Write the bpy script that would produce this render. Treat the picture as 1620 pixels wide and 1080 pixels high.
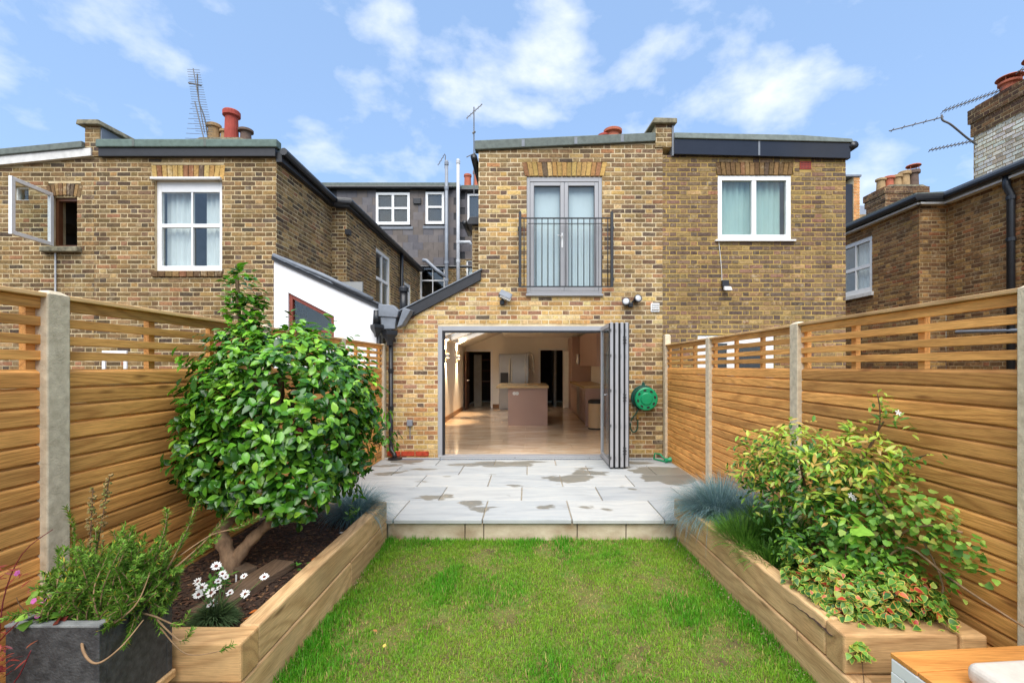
import bpy, bmesh, math, random
import numpy as np
from mathutils import Vector, Matrix, Quaternion

for o in list(bpy.data.objects):
    bpy.data.objects.remove(o)
sc = bpy.context.scene
COL = sc.collection
rnd = random.Random(7)
nrg = np.random.default_rng(11)
R = math.radians

# ------------------------------------------------------------------ camera
CAM = (0.0, 0.0, 1.46)
cd = bpy.data.cameras.new('camera')
cam = bpy.data.objects.new('camera', cd)
COL.objects.link(cam)
cam.location = CAM
cam.rotation_euler = (R(90), 0, 0)
cd.sensor_width = 36.0
cd.lens = 16.0
cd.shift_x = -25 / 1620
cd.shift_y = 40 / 1620
cd.clip_start = 0.05
cd.clip_end = 2000
sc.camera = cam

# ------------------------------------------------------------------ sky and sun
SUN_ELEV, SUN_AZ = 56.0, 186.0          # azimuth clockwise from +Y: behind the camera, hazy
w = bpy.data.worlds.new('World')
sc.world = w
w.use_nodes = True
nt = w.node_tree
nt.nodes.clear()
def N(nt, typ, **kw):
    n = nt.nodes.new(typ)
    for k, v in kw.items():
        setattr(n, k, v)
    return n
sky = N(nt, 'ShaderNodeTexSky', sky_type='NISHITA', sun_disc=False)
sky.sun_elevation = R(SUN_ELEV)
sky.sun_rotation = R(SUN_AZ)
sky.air_density = 1.0
sky.dust_density = 1.0
sky.ozone_density = 1.5
tc = N(nt, 'ShaderNodeTexCoord')
mp = N(nt, 'ShaderNodeMapping')
mp.inputs['Location'].default_value = (21.3, 4.4, 6.2)
mp.inputs['Scale'].default_value = (1.0, 1.0, 1.7)
nt.links.new(tc.outputs['Generated'], mp.inputs['Vector'])
no = N(nt, 'ShaderNodeTexNoise')
no.inputs['Scale'].default_value = 3.4
no.inputs['Detail'].default_value = 9
no.inputs['Roughness'].default_value = 0.54
no.inputs['Distortion'].default_value = 0.1
nt.links.new(mp.outputs[0], no.inputs['Vector'])
cr = N(nt, 'ShaderNodeValToRGB')
cr.color_ramp.elements[0].position = 0.50
cr.color_ramp.elements[0].color = (0, 0, 0, 1)
cr.color_ramp.elements[1].position = 0.70
cr.color_ramp.elements[1].color = (1, 1, 1, 1)
nt.links.new(no.outputs['Fac'], cr.inputs['Fac'])
hz = N(nt, 'ShaderNodeMix', data_type='RGBA')      # thin high veil over the blue
hz.inputs[0].default_value = 0.6
hz.inputs[7].default_value = (1.62, 2.55, 4.15, 1)
nt.links.new(sky.outputs[0], hz.inputs[6])
mx = N(nt, 'ShaderNodeMix', data_type='RGBA')
mx.inputs[7].default_value = (4.7, 4.85, 5.1, 1)
nt.links.new(cr.outputs[0], mx.inputs[0])
nt.links.new(hz.outputs[2], mx.inputs[6])
bg = N(nt, 'ShaderNodeBackground')
bg.inputs['Strength'].default_value = 0.07
nt.links.new(mx.outputs[2], bg.inputs['Color'])
wo = N(nt, 'ShaderNodeOutputWorld')
nt.links.new(bg.outputs[0], wo.inputs['Surface'])

sl = bpy.data.lights.new('sun', 'SUN')
sl.energy = 1.5
sl.angle = R(64)
sl.color = (1.0, 0.955, 0.89)
sun = bpy.data.objects.new('sun', sl)
COL.objects.link(sun)
a, e = R(SUN_AZ), R(SUN_ELEV)
sdir = Vector((math.sin(a) * math.cos(e), math.cos(a) * math.cos(e), math.sin(e)))
sun.rotation_euler = sdir.to_track_quat('Z', 'Y').to_euler()

vs = sc.view_settings
vs.view_transform = 'Standard'
vs.look = 'None'
vs.exposure = 1.9
vs.gamma = 1
vs.use_curve_mapping = False
sc.cycles.use_denoising = True
sc.cycles.max_bounces = 7
sc.cycles.diffuse_bounces = 4
sc.cycles.transparent_max_bounces = 10
sc.cycles.use_adaptive_sampling = True
sc.cycles.adaptive_threshold = 0.008
sc.cycles.adaptive_min_samples = 48
sc.cycles.denoising_prefilter = 'ACCURATE'
sc.cycles.glossy_bounces = 3
sc.cycles.caustics_reflective = False
sc.cycles.caustics_refractive = False
sc.cycles.sample_clamp_indirect = 2.5

# ------------------------------------------------------------------ helpers
def lin(c):
    return tuple(((x / 255) / 12.92 if x / 255 <= 0.04045 else ((x / 255 + 0.055) / 1.055) ** 2.4) for x in c)

LOC = {}
def thing(name, label, cat, loc=(0, 0, 0), group=None):
    o = bpy.data.objects.new(name, None)
    o.empty_display_size = 0.1
    COL.objects.link(o)
    o.location = loc
    LOC[o.name] = Vector(loc)
    o['label'] = label
    o['category'] = cat
    if group:
        o['group'] = group
    return o

def attach(o, parent):
    if parent is None:
        return
    o.parent = parent
    if parent.name in LOC:
        o.matrix_parent_inverse = Matrix.Translation(LOC[parent.name]).inverted()

def put(name, me, parent=None, matrix=None, label=None, kind=None):
    o = bpy.data.objects.new(name, me)
    COL.objects.link(o)
    attach(o, parent)
    if matrix is not None:
        o.matrix_basis = matrix
    if label:
        o['label'] = label
    if kind:
        o['kind'] = kind
    return o

def tag(o, label, cat, group=None):
    o['label'] = label
    o['category'] = cat
    if group:
        o['group'] = group
    return o

class MB:
    def __init__(self):
        self.v, self.f, self.c = [], [], []
    def add(self, vs_, fs, col=None):
        b = len(self.v)
        self.v += [tuple(p) for p in vs_]
        for f in fs:
            self.f.append(tuple(i + b for i in f))
            self.c.append(col)
        return self
    def box(self, x0, x1, y0, y1, z0, z1, col=None):
        p = [(x0, y0, z0), (x1, y0, z0), (x1, y1, z0), (x0, y1, z0), (x0, y0, z1), (x1, y0, z1), (x1, y1, z1), (x0, y1, z1)]
        return self.add(p, [(3, 2, 1, 0), (4, 5, 6, 7), (0, 1, 5, 4), (1, 2, 6, 5), (2, 3, 7, 6), (3, 0, 4, 7)], col)
    def mbox(self, m, sx, sy, sz, col=None):
        p = [m @ Vector((x * sx / 2, y * sy / 2, z * sz / 2)) for x, y, z in
             [(-1, -1, -1), (1, -1, -1), (1, 1, -1), (-1, 1, -1), (-1, -1, 1), (1, -1, 1), (1, 1, 1), (-1, 1, 1)]]
        return self.add(p, [(3, 2, 1, 0), (4, 5, 6, 7), (0, 1, 5, 4), (1, 2, 6, 5), (2, 3, 7, 6), (3, 0, 4, 7)], col)
    def prism(self, pts, d):                      # polygon extruded along vector d
        d = Vector(d)
        n = len(pts)
        a_ = [Vector(p) for p in pts]
        p = a_ + [q + d for q in a_]
        fs = [tuple(range(n)), tuple(range(2 * n - 1, n - 1, -1))]
        for i in range(n):
            j = (i + 1) % n
            fs.append((j, i, i + n, j + n))
        return self.add(p, fs)
    def tube(self, pts, rad, n=8, caps=True, col=None):
        pts = [Vector(p) for p in pts]
        if not hasattr(rad, '__len__'):
            rad = [rad] * len(pts)
        vv, ff = [], []
        t0 = (pts[1] - pts[0]).normalized()
        up = Vector((0, 0, 1)) if abs(t0.z) < 0.9 else Vector((1, 0, 0))
        x = t0.cross(up).normalized()
        for i, p in enumerate(pts):
            t = (pts[min(i + 1, len(pts) - 1)] - pts[max(i - 1, 0)]).normalized()
            x = (x - t * x.dot(t)).normalized()
            y = t.cross(x)
            for k in range(n):
                an = 2 * math.pi * k / n
                vv.append(p + (x * math.cos(an) + y * math.sin(an)) * rad[i])
        for i in range(len(pts) - 1):
            for k in range(n):
                k2 = (k + 1) % n
                ff.append((i * n + k, i * n + k2, (i + 1) * n + k2, (i + 1) * n + k))
        if caps:
            ff.append(tuple(range(n - 1, -1, -1)))
            ff.append(tuple((len(pts) - 1) * n + k for k in range(n)))
        return self.add(vv, ff, col)
    def lathe(self, prof, m=Matrix(), n=20, col=None):   # prof: (r, z) along local z
        vv, ff = [], []
        for r_, z_ in prof:
            for k in range(n):
                an = 2 * math.pi * k / n
                vv.append(m @ Vector((r_ * math.cos(an), r_ * math.sin(an), z_)))
        for i in range(len(prof) - 1):
            for k in range(n):
                k2 = (k + 1) % n
                ff.append((i * n + k, i * n + k2, (i + 1) * n + k2, (i + 1) * n + k))
        ff.append(tuple(range(n - 1, -1, -1)))
        ff.append(tuple((len(prof) - 1) * n + k for k in range(n)))
        return self.add(vv, ff, col)
    def mesh(self, name, mat=None, smooth=False, weld=False):
        me = bpy.data.meshes.new(name)
        v, f = self.v, self.f
        if weld:
            idx, nv, mp_ = {}, [], []
            for p in v:
                k = (round(p[0], 4), round(p[1], 4), round(p[2], 4))
                if k not in idx:
                    idx[k] = len(nv)
                    nv.append(p)
                mp_.append(idx[k])
            v = nv
            f = [tuple(dict.fromkeys(mp_[i] for i in q)) for q in f]
        me.from_pydata(v, [], f)
        if any(c is not None for c in self.c):
            at = me.color_attributes.new('Col', 'FLOAT_COLOR', 'CORNER')
            dat = []
            for q, c in zip(f, self.c):
                c = c or (0.5, 0.5, 0.5)
                dat += [c[0], c[1], c[2], 1.0] * len(q)
            at.data.foreach_set('color', dat)
        if mat:
            me.materials.append(mat)
        if smooth:
            me.polygons.foreach_set('use_smooth', [True] * len(me.polygons))
        me.update()
        return me
    def build(self, name, mat, parent=None, smooth=False, bevel=0, weld=False, kind=None, label=None, segs=2):
        o = put(name, self.mesh(name, mat, smooth, weld), parent, kind=kind, label=label)
        if bevel:
            m = o.modifiers.new('bevel', 'BEVEL')
            m.width = bevel
            m.segments = segs
            m.limit_method = 'ANGLE'
        return o

def B(x0, x1, y0, y1, z0, z1):
    return MB().box(x0, x1, y0, y1, z0, z1)

def smooth_path(pts, k=6):
    pts = [Vector(p) for p in pts]
    out = []
    for i in range(len(pts) - 1):
        p0, p1, p2, p3 = pts[max(i - 1, 0)], pts[i], pts[i + 1], pts[min(i + 2, len(pts) - 1)]
        for j in range(k):
            t = j / k
            out.append(0.5 * ((2 * p1) + (-p0 + p2) * t + (2 * p0 - 5 * p1 + 4 * p2 - p3) * t * t + (-p0 + 3 * p1 - 3 * p2 + p3) * t ** 3))
    out.append(pts[-1])
    return out

def project(p):
    y = max(p[1], 0.05)
    return (835 + p[0] * 720 / y, 580 - (p[2] - 1.46) * 720 / y)

# ------------------------------------------------------------------ materials
def new_mat(name):
    m = bpy.data.materials.new(name)
    m.use_nodes = True
    t = m.node_tree
    b = t.nodes['Principled BSDF']
    return m, t, b

def ramp(t, stops):
    c = t.nodes.new('ShaderNodeValToRGB')
    el = c.color_ramp.elements
    while len(el) < len(stops):
        el.new(0.5)
    for i, (p, col) in enumerate(stops):
        el[i].position = p
        el[i].color = (*col, 1)
    return c

def noise(t, vec, scale, detail=4, rough=0.55, dist=0.0):
    n = t.nodes.new('ShaderNodeTexNoise')
    n.inputs['Scale'].default_value = scale
    n.inputs['Detail'].default_value = detail
    n.inputs['Roughness'].default_value = rough
    n.inputs['Distortion'].default_value = dist
    if vec is not None:
        t.links.new(vec, n.inputs['Vector'])
    return n

def mapping(t, vec, scale=(1, 1, 1), loc=(0, 0, 0)):
    m = t.nodes.new('ShaderNodeMapping')
    m.inputs['Scale'].default_value = scale
    m.inputs['Location'].default_value = loc
    t.links.new(vec, m.inputs['Vector'])
    return m.outputs[0]

def mixc(t, fac, a_, b_, mode='MIX'):
    n = t.nodes.new('ShaderNodeMix')
    n.data_type = 'RGBA'
    n.blend_type = mode
    for sock, val in ((n.inputs[0], fac), (n.inputs[6], a_), (n.inputs[7], b_)):
        if hasattr(val, 'links') or isinstance(val, bpy.types.NodeSocket):
            t.links.new(val, sock)
        elif isinstance(val, (int, float)):
            sock.default_value = val
        else:
            sock.default_value = (*val[:3], 1)
    return n.outputs[2]

def math_(t, op, a_, b_=None, c_=None):
    n = t.nodes.new('ShaderNodeMath')
    n.operation = op
    for i, val in enumerate((a_, b_, c_)):
        if val is None:
            continue
        if isinstance(val, bpy.types.NodeSocket):
            t.links.new(val, n.inputs[i])
        else:
            n.inputs[i].default_value = val
    return n.outputs[0]

def position(t):
    return t.nodes.new('ShaderNodeNewGeometry').outputs['Position']

def bump(t, b, h, strength=0.3, dist=0.01):
    n = t.nodes.new('ShaderNodeBump')
    n.inputs['Strength'].default_value = strength
    n.inputs['Distance'].default_value = dist
    t.links.new(h, n.inputs['Height'])
    t.links.new(n.outputs[0], b.inputs['Normal'])

def plain(name, col, rough=0.6, var=0.12, scale=6.0, bmp=0.0, bscale=60, metal=0.0, spec=0.5, stretch=(1, 1, 1), dark=None):
    """paint, metal, stone: one colour with uneven tone, optional fine relief"""
    m, t, b = new_mat(name)
    pos = mapping(t, position(t), stretch)
    n1 = noise(t, pos, scale, 6)
    c = lin(col)
    d = lin(dark) if dark else tuple(x * (1 - 2 * var) for x in c)
    r = ramp(t, [(0.3, d), (0.68, c)])
    t.links.new(n1.outputs['Fac'], r.inputs['Fac'])
    t.links.new(r.outputs[0], b.inputs['Base Color'])
    b.inputs['Roughness'].default_value = rough
    b.inputs['Metallic'].default_value = metal
    b.inputs['Specular IOR Level'].default_value = spec
    if bmp:
        n2 = noise(t, pos, bscale, 4)
        bump(t, b, n2.outputs['Fac'], bmp, 0.005)
    return m

def soot(t, pos, c):
    """weather staining that runs across bricks and joints alike"""
    n = noise(t, mapping(t, pos, (1.0, 1.0, 0.55)), 1.25, 7, 0.62, 0.4)
    r = ramp(t, [(0.34, (0.74, 0.73, 0.72)), (0.50, (0.98, 0.98, 0.97)), (0.66, (1.10, 1.09, 1.06))])
    t.links.new(n.outputs['Fac'], r.inputs['Fac'])
    return mixc(t, 1.0, c, r.outputs[0], 'MULTIPLY')

def brick_mat(name, single):
    m, t, b = new_mat(name)
    if single:
        src = t.nodes.new('ShaderNodeObjectInfo').outputs['Color']
    else:
        at = t.nodes.new('ShaderNodeAttribute')
        at.attribute_name = 'Col'
        src = at.outputs['Color']
    pos = position(t)
    n1 = noise(t, pos, 28, 5, 0.65)
    r1 = ramp(t, [(0.30, (0.46, 0.44, 0.42)), (0.52, (1, 1, 1)), (0.75, (1.25, 1.22, 1.14))])
    t.links.new(n1.outputs['Fac'], r1.inputs['Fac'])
    c = mixc(t, 0.9, src, r1.outputs[0], 'MULTIPLY')
    n2 = noise(t, pos, 7, 5, 0.7)                       # soot and lime blotches
    r2 = ramp(t, [(0.58, (0, 0, 0)), (0.70, (1, 1, 1))])
    t.links.new(n2.outputs['Fac'], r2.inputs['Fac'])
    f = math_(t, 'MULTIPLY', r2.outputs[0], 0.35)
    c = mixc(t, f, c, lin((205, 190, 160)))
    c = soot(t, pos, c)
    t.links.new(c, b.inputs['Base Color'])
    b.inputs['Roughness'].default_value = 0.92
    b.inputs['Specular IOR Level'].default_value = 0.25
    n3 = noise(t, pos, 130, 5, 0.7)
    bump(t, b, n3.outputs['Fac'], 0.6, 0.006)
    return m
BRICK1, BRICKM = brick_mat('brick_single', True), brick_mat('brick_joined', False)

def mortar_mat(name, col, col2):
    m, t, b = new_mat(name)
    pos = position(t)
    n1 = noise(t, pos, 3.2, 8, 0.7)
    r1 = ramp(t, [(0.35, lin(col2)), (0.62, lin(col))])
    t.links.new(n1.outputs['Fac'], r1.inputs['Fac'])
    t.links.new(soot(t, pos, r1.outputs[0]), b.inputs['Base Color'])
    b.inputs['Roughness'].default_value = 0.95
    n3 = noise(t, pos, 160, 4, 0.7)
    bump(t, b, n3.outputs['Fac'], 0.5, 0.004)
    return m

def wood(name, light, dark, axis, ring=13.0, across=7.0, along=0.45, rough=0.62, knots=True, grey=None, spec=0.35):
    """sawn softwood: growth-ring figure running along one world axis, fibre streaks, knots"""
    m, t, b = new_mat(name)
    oi = t.nodes.new('ShaderNodeObjectInfo')
    cmb = t.nodes.new('ShaderNodeCombineXYZ')
    for i, k in enumerate((37.0, 53.0, 71.0)):
        t.links.new(math_(t, 'MULTIPLY', oi.outputs['Random'], k), cmb.inputs[i])
    va = t.nodes.new('ShaderNodeVectorMath')
    va.operation = 'ADD'
    t.links.new(position(t), va.inputs[0])
    t.links.new(cmb.outputs[0], va.inputs[1])
    sc_ = [across] * 3
    sc_[axis] = along
    p1 = mapping(t, va.outputs[0], sc_)
    n1 = noise(t, p1, 1.0, 1.5, 0.4, 0.12)
    s = math_(t, 'SINE', math_(t, 'MULTIPLY', n1.outputs['Fac'], ring * 6.28))
    s = math_(t, 'MULTIPLY_ADD', s, 0.5, 0.5)
    s = math_(t, 'POWER', s, 2.4)
    sc2 = [260.0] * 3
    sc2[axis] = 9.0
    n2 = noise(t, mapping(t, va.outputs[0], sc2), 1.0, 3, 0.6)
    n4 = noise(t, mapping(t, va.outputs[0], [across * 0.5 if i != axis else 0.9 for i in range(3)]), 1.0, 3, 0.6)
    L_, D_ = lin(light), lin(dark)
    mid = tuple(0.45 * x + 0.55 * y for x, y in zip(L_, D_))
    c = mixc(t, math_(t, 'MULTIPLY', s, 0.72), L_, mid)
    r2 = ramp(t, [(0.35, (0.66, 0.63, 0.58)), (0.60, (1.10, 1.10, 1.10))])
    t.links.new(n2.outputs['Fac'], r2.inputs['Fac'])
    c = mixc(t, 0.8, c, r2.outputs[0], 'MULTIPLY')
    r4 = ramp(t, [(0.35, (0.74, 0.72, 0.68)), (0.66, (1.12, 1.12, 1.12))])
    t.links.new(n4.outputs['Fac'], r4.inputs['Fac'])
    c = mixc(t, 0.85, c, r4.outputs[0], 'MULTIPLY')
    tone = ramp(t, [(0.0, (0.74, 0.72, 0.70)), (0.5, (1.0, 0.98, 0.95)), (1.0, (1.16, 1.12, 1.06))])
    t.links.new(oi.outputs['Random'], tone.inputs['Fac'])
    c = mixc(t, 1.0, c, tone.outputs[0], 'MULTIPLY')
    if knots:
        sc3 = [8.0] * 3
        sc3[axis] = 1.7
        vo = t.nodes.new('ShaderNodeTexVoronoi')
        vo.inputs['Scale'].default_value = 1.0
        t.links.new(mapping(t, va.outputs[0], sc3), vo.inputs['Vector'])
        rk = ramp(t, [(0.05, (1, 1, 1)), (0.13, (0, 0, 0))])
        t.links.new(vo.outputs['Distance'], rk.inputs['Fac'])
        c = mixc(t, math_(t, 'MULTIPLY', rk.outputs[0], 0.75), c, tuple(x * 0.45 for x in D_))
    if grey:
        n5 = noise(t, va.outputs[0], 2.3, 6, 0.7)
        rg = ramp(t, [(0.48, (0, 0, 0)), (0.72, (1, 1, 1))])
        t.links.new(n5.outputs['Fac'], rg.inputs['Fac'])
        c = mixc(t, math_(t, 'MULTIPLY', rg.outputs[0], 0.5), c, lin(grey))
    t.links.new(c, b.inputs['Base Color'])
    b.inputs['Roughness'].default_value = rough
    b.inputs['Specular IOR Level'].default_value = spec
    bump(t, b, math_(t, 'ADD', n2.outputs['Fac'], math_(t, 'MULTIPLY', s, 0.4)), 0.25, 0.003)
    return m

def leaf_mat(name, single, rough=0.35, trans=0.25, spec=0.5, under=1.25, attr=True, edge=None):
    m, t, b = new_mat(name)
    if single:
        src = t.nodes.new('ShaderNodeObjectInfo').outputs['Color']
    else:
        at = t.nodes.new('ShaderNodeAttribute')
        at.attribute_name = 'Col'
        src = at.outputs['Color']
    n1 = noise(t, position(t), 40, 3)
    r1 = ramp(t, [(0.3, (0.78, 0.78, 0.78)), (0.7, (1.15, 1.15, 1.1))])
    t.links.new(n1.outputs['Fac'], r1.inputs['Fac'])
    c = mixc(t, 0.8, src, r1.outputs[0], 'MULTIPLY')
    if edge:                                             # variegated margin carried by a mesh attribute (1 at the rim)
        ea = t.nodes.new('ShaderNodeAttribute')
        ea.attribute_name = 'rim'
        n2 = noise(t, position(t), 24, 2)
        re = ramp(t, [(0.42, lin(edge[0])), (0.55, lin(edge[1])), (0.68, lin(edge[2]))])
        t.links.new(n2.outputs['Fac'], re.inputs['Fac'])
        rr = ramp(t, [(0.64, (0, 0, 0)), (0.88, (1, 1, 1))])
        t.links.new(ea.outputs['Fac'], rr.inputs['Fac'])
        c = mixc(t, rr.outputs[0], c, re.outputs[0])
    t.links.new(c, b.inputs['Base Color'])
    b.inputs['Roughness'].default_value = rough
    b.inputs['Specular IOR Level'].default_value = spec
    tr = t.nodes.new('ShaderNodeBsdfTranslucent')
    t.links.new(mixc(t, 1.0, c, (1.3, 1.5, 0.6), 'MULTIPLY'), tr.inputs['Color'])
    ms = t.nodes.new('ShaderNodeMixShader')
    ms.inputs[0].default_value = trans
    out = t.nodes['Material Output']
    t.links.new(b.outputs[0], ms.inputs[1])
    t.links.new(tr.outputs[0], ms.inputs[2])
    t.links.new(ms.outputs[0], out.inputs['Surface'])
    return m

def glass_mat(name, tint=(0.92, 0.96, 0.95), refl=0.12, rough=0.0):
    m, t, b = new_mat(name)
    t.nodes.remove(b)
    tr = t.nodes.new('ShaderNodeBsdfTransparent')
    tr.inputs['Color'].default_value = (*tint, 1)
    gl = t.nodes.new('ShaderNodeBsdfGlossy')
    gl.inputs['Roughness'].default_value = rough
    lw = t.nodes.new('ShaderNodeFresnel')
    gb = t.nodes.new('ShaderNodeNewGeometry')
    t.links.new(math_(t, 'MULTIPLY_ADD', gb.outputs['Backfacing'], -0.8333, 1.5), lw.inputs['IOR'])
    f = math_(t, 'ADD', lw.outputs[0], refl)
    ms = t.nodes.new('ShaderNodeMixShader')
    t.links.new(f, ms.inputs[0])
    t.links.new(tr.outputs[0], ms.inputs[1])
    t.links.new(gl.outputs[0], ms.inputs[2])
    t.links.new(ms.outputs[0], t.nodes['Material Output'].inputs['Surface'])
    return m

M = {}
M['white_paint'] = plain('white_paint', (236, 236, 234), 0.45, 0.05)
M['old_white'] = plain('old_white_paint', (222, 220, 214), 0.6, 0.12, 9)
M['render'] = plain('white_render', (240, 240, 240), 0.85, 0.05, 3.0, 0.3, 90, stretch=(1.6, 1, 0.35))
M['aluminium'] = plain('grey_aluminium', (160, 160, 162), 0.38, 0.05, 3, metal=0.0, spec=0.6)
M['gasket'] = plain('black_gasket', (30, 30, 32), 0.5, 0.1)
M['black_plastic'] = plain('black_plastic', (34, 35, 38), 0.38, 0.15, 8)
M['black_gloss'] = plain('black_gloss_board', (38, 40, 48), 0.10, 0.1, 3)
M['black_wood'] = plain('black_painted_board', (38, 39, 43), 0.55, 0.15, 10, 0.2, 30)
M['felt'] = plain('mineral_felt', (112, 120, 114), 0.95, 0.16, 14, 0.6, 220)
M['felt_green'] = plain('green_mineral_felt', (108, 126, 118), 0.95, 0.15, 14, 0.6, 220)
M['lead'] = plain('lead_sheet', (122, 128, 136), 0.5, 0.14, 7, 0.1, 20)
M['stone_cap'] = plain('lichen_stone', (150, 142, 116), 0.95, 0.2, 12, 0.6, 60, dark=(84, 80, 68))
M['grey_pipe'] = plain('grey_pipe', (134, 140, 148), 0.4, 0.08)
M['pale_pipe'] = plain('pale_grey_pipe', (188, 190, 192), 0.4, 0.08)
M['terracotta'] = plain('terracotta', (186, 104, 76), 0.85, 0.14, 9, 0.3, 80)
M['red_clay'] = plain('red_clay', (170, 72, 58), 0.85, 0.14, 9, 0.3, 80)
M['buff_clay'] = plain('buff_clay', (176, 146, 104), 0.9, 0.18, 9, 0.3, 80)
M['sooty_clay'] = plain('sooty_clay', (112, 92, 80), 0.9, 0.2, 9, 0.3, 80)
M['aerial'] = plain('weathered_aluminium', (110, 108, 106), 0.5, 0.15)
M['concrete'] = plain('concrete_post', (224, 208, 178), 0.95, 0.14, 22, 0.6, 120, dark=(188, 172, 144))
M['iron'] = plain('dark_grey_iron', (38, 40, 44), 0.45, 0.1)
M['curtain'] = plain('white_curtain', (232, 234, 232), 0.9, 0.06, 4)
M['blind'] = plain('pale_green_blind', (172, 198, 190), 0.8, 0.05, 2)
M['room'] = plain('room_paint', (150, 150, 146), 0.9, 0.1)
M['voile'] = plain('grey_white_voile', (222, 230, 232), 0.9, 0.04, 2)
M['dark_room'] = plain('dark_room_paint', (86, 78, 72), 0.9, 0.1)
M['glass'] = glass_mat('window_glass', (0.93, 0.96, 0.955), 0.03)
M['glass_clear'] = glass_mat('clear_glass', (0.97, 0.98, 0.98), 0.0)
M['glass_sky'] = glass_mat('coated_glass', (0.94, 0.97, 0.965), 0.03)
M['red_frame'] = plain('red_brown_timber', (140, 66, 48), 0.5, 0.14, 8)
M['mortar_cream'] = mortar_mat('mortar_cream', (222, 206, 172), (188, 164, 122))
M['mortar_left'] = mortar_mat('mortar_weathered', (208, 190, 152), (172, 150, 110))
M['mortar_yellow'] = mortar_mat('mortar_yellow', (190, 160, 92), (150, 124, 72))
M['mortar_brown'] = mortar_mat('mortar_brown', (176, 152, 112), (130, 104, 74))

def window(parent, org, n, u0, u1, v0, v1, back=0.07, fw=0.055, mull=(), trans=(), fmat='white_paint', gmat='glass',
           sill=None, curtain=None, room='room', depth=0.06, head=0.0, stagger=0.0, mw=None):
    """a window in the wall plane through org with outward normal n; u runs along the wall, v up"""
    org, n = Vector(org), Vector(n)
    u = (-n).cross(Vector((0, 0, 1)))
    m = Matrix(((u.x, -n.x, 0, org.x), (u.y, -n.y, 0, org.y), (u.z, -n.z, 1, org.z), (0, 0, 0, 1)))
    def bx(mb, a0, a1, b0, b1, c0, c1):
        p = [m @ Vector(q) for q in [(a0, b0, c0), (a1, b0, c0), (a1, b1, c0), (a0, b1, c0), (a0, b0, c1), (a1, b0, c1), (a1, b1, c1), (a0, b1, c1)]]
        mb.add(p, [(3, 2, 1, 0), (4, 5, 6, 7), (0, 1, 5, 4), (1, 2, 6, 5), (2, 3, 7, 6), (3, 0, 4, 7)])
    f = MB()
    mw = mw or fw
    d0, d1 = back, back + depth
    bx(f, u0, u0 + fw, d0, d1, v0, v1)
    bx(f, u1 - fw, u1, d0, d1, v0, v1)
    bx(f, u0 + fw, u1 - fw, d0, d1, v0, v0 + fw * 1.2)
    bx(f, u0 + fw, u1 - fw, d0, d1, v1 - fw - head, v1)
    for q in mull:
        bx(f, q - mw * 0.5, q + mw * 0.5, d0 + 0.004, d1 - 0.004, v0 + fw * 1.2, v1 - fw - head)
    us = [u0 + fw] + [x for q in mull for x in (q - mw * 0.5, q + mw * 0.5)] + [u1 - fw]
    for q in trans:
        for i in range(0, len(us), 2):
            bx(f, us[i], us[i + 1], d0 + 0.006, d1 - 0.006, q - fw * 0.4, q + fw * 0.4)
    fr = f.build('window', M[fmat], parent, bevel=0.004)
    vs2 = [v0 + fw * 1.2] + [x for q in trans for x in (q - fw * 0.4, q + fw * 0.4)] + [v1 - fw - head]
    for i in range(0, len(us), 2):
        for j in range(0, len(vs2), 2):
            g = MB()
            k = d0 + depth * (0.62 if j == 0 else 0.62 - stagger)
            bx(g, us[i], us[i + 1], k, k + 0.006, vs2[j], vs2[j + 1])
            g.build('pane', M[gmat], fr)
    if sill:
        s = MB()
        bx(s, u0 - 0.05, u1 + 0.05, -0.05, back + 0.01, v0 - sill[0], v0 - 0.002)
        s.build('sill', sill[1], fr, bevel=0.005)
    if curtain:
        for c0, c1, mat in curtain:
            cm = MB()
            k = int((c1 - c0) / 0.03)
            pts = [(c0 + (c1 - c0) * i / k, d1 + 0.09 + 0.022 * math.sin(i * 1.9) + 0.01 * math.sin(i * 0.7)) for i in range(k + 1)]
            vv = [m @ Vector((p[0], p[1], z)) for z in (v0 - 0.05, v1 + 0.05) for p in pts]
            cm.add(vv, [(i, i + 1, k + 2 + i, k + 1 + i) for i in range(k)])
            cm.build('curtain', M[mat], fr, smooth=True)
    rm = MB()
    e = 0.25
    a0, a1, b0, b1, c0, c1 = u0 - e, u1 + e, 0.24, 1.6, v0 - e, v1 + e
    p = [m @ Vector(q) for q in [(a0, b0, c0), (a1, b0, c0), (a1, b1, c0), (a0, b1, c0), (a0, b0, c1), (a1, b0, c1), (a1, b1, c1), (a0, b1, c1)]]
    rm.add(p, [(3, 2, 1, 0), (4, 5, 6, 7), (1, 2, 6, 5), (2, 3, 7, 6), (3, 0, 4, 7)])
    rm.build('room_interior', M[room], fr)
    return fr

# ------------------------------------------------------------------ brickwork
BS, BH, BJ, BC, BV = 0.2120, 0.0995, 0.0130, 0.0750, 0.0165
def brick_geo(q, proud, rg, jit=0.005, ch=0.003):
    """q: four (u, v) corners ccw; returns verts in (u, depth, v) and faces"""
    cu = sum(p[0] for p in q) / 4
    cv = sum(p[1] for p in q) / 4
    vv = []
    back = [(p[0], 0.012, p[1]) for p in q]
    rim, frt = [], []
    for p in q:
        ju, jv = rg.uniform(-jit, jit), rg.uniform(-jit, jit)
        rim.append((p[0] + ju * 0.6, -proud + 0.0025, p[1] + jv * 0.6))
        su = 1 if p[0] < cu else -1
        sv = 1 if p[1] < cv else -1
        frt.append((p[0] + ju + su * ch, -proud + rg.uniform(-0.0015, 0.0015), p[1] + jv + sv * ch * 0.8))
    vv = back + rim + frt
    ff = [(8, 9, 10, 11)]
    for i in range(4):
        j = (i + 1) % 4
        ff += [(i, j, 4 + j, 4 + i), (4 + i, 4 + j, 8 + j, 8 + i)]
    return vv, ff

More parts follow.
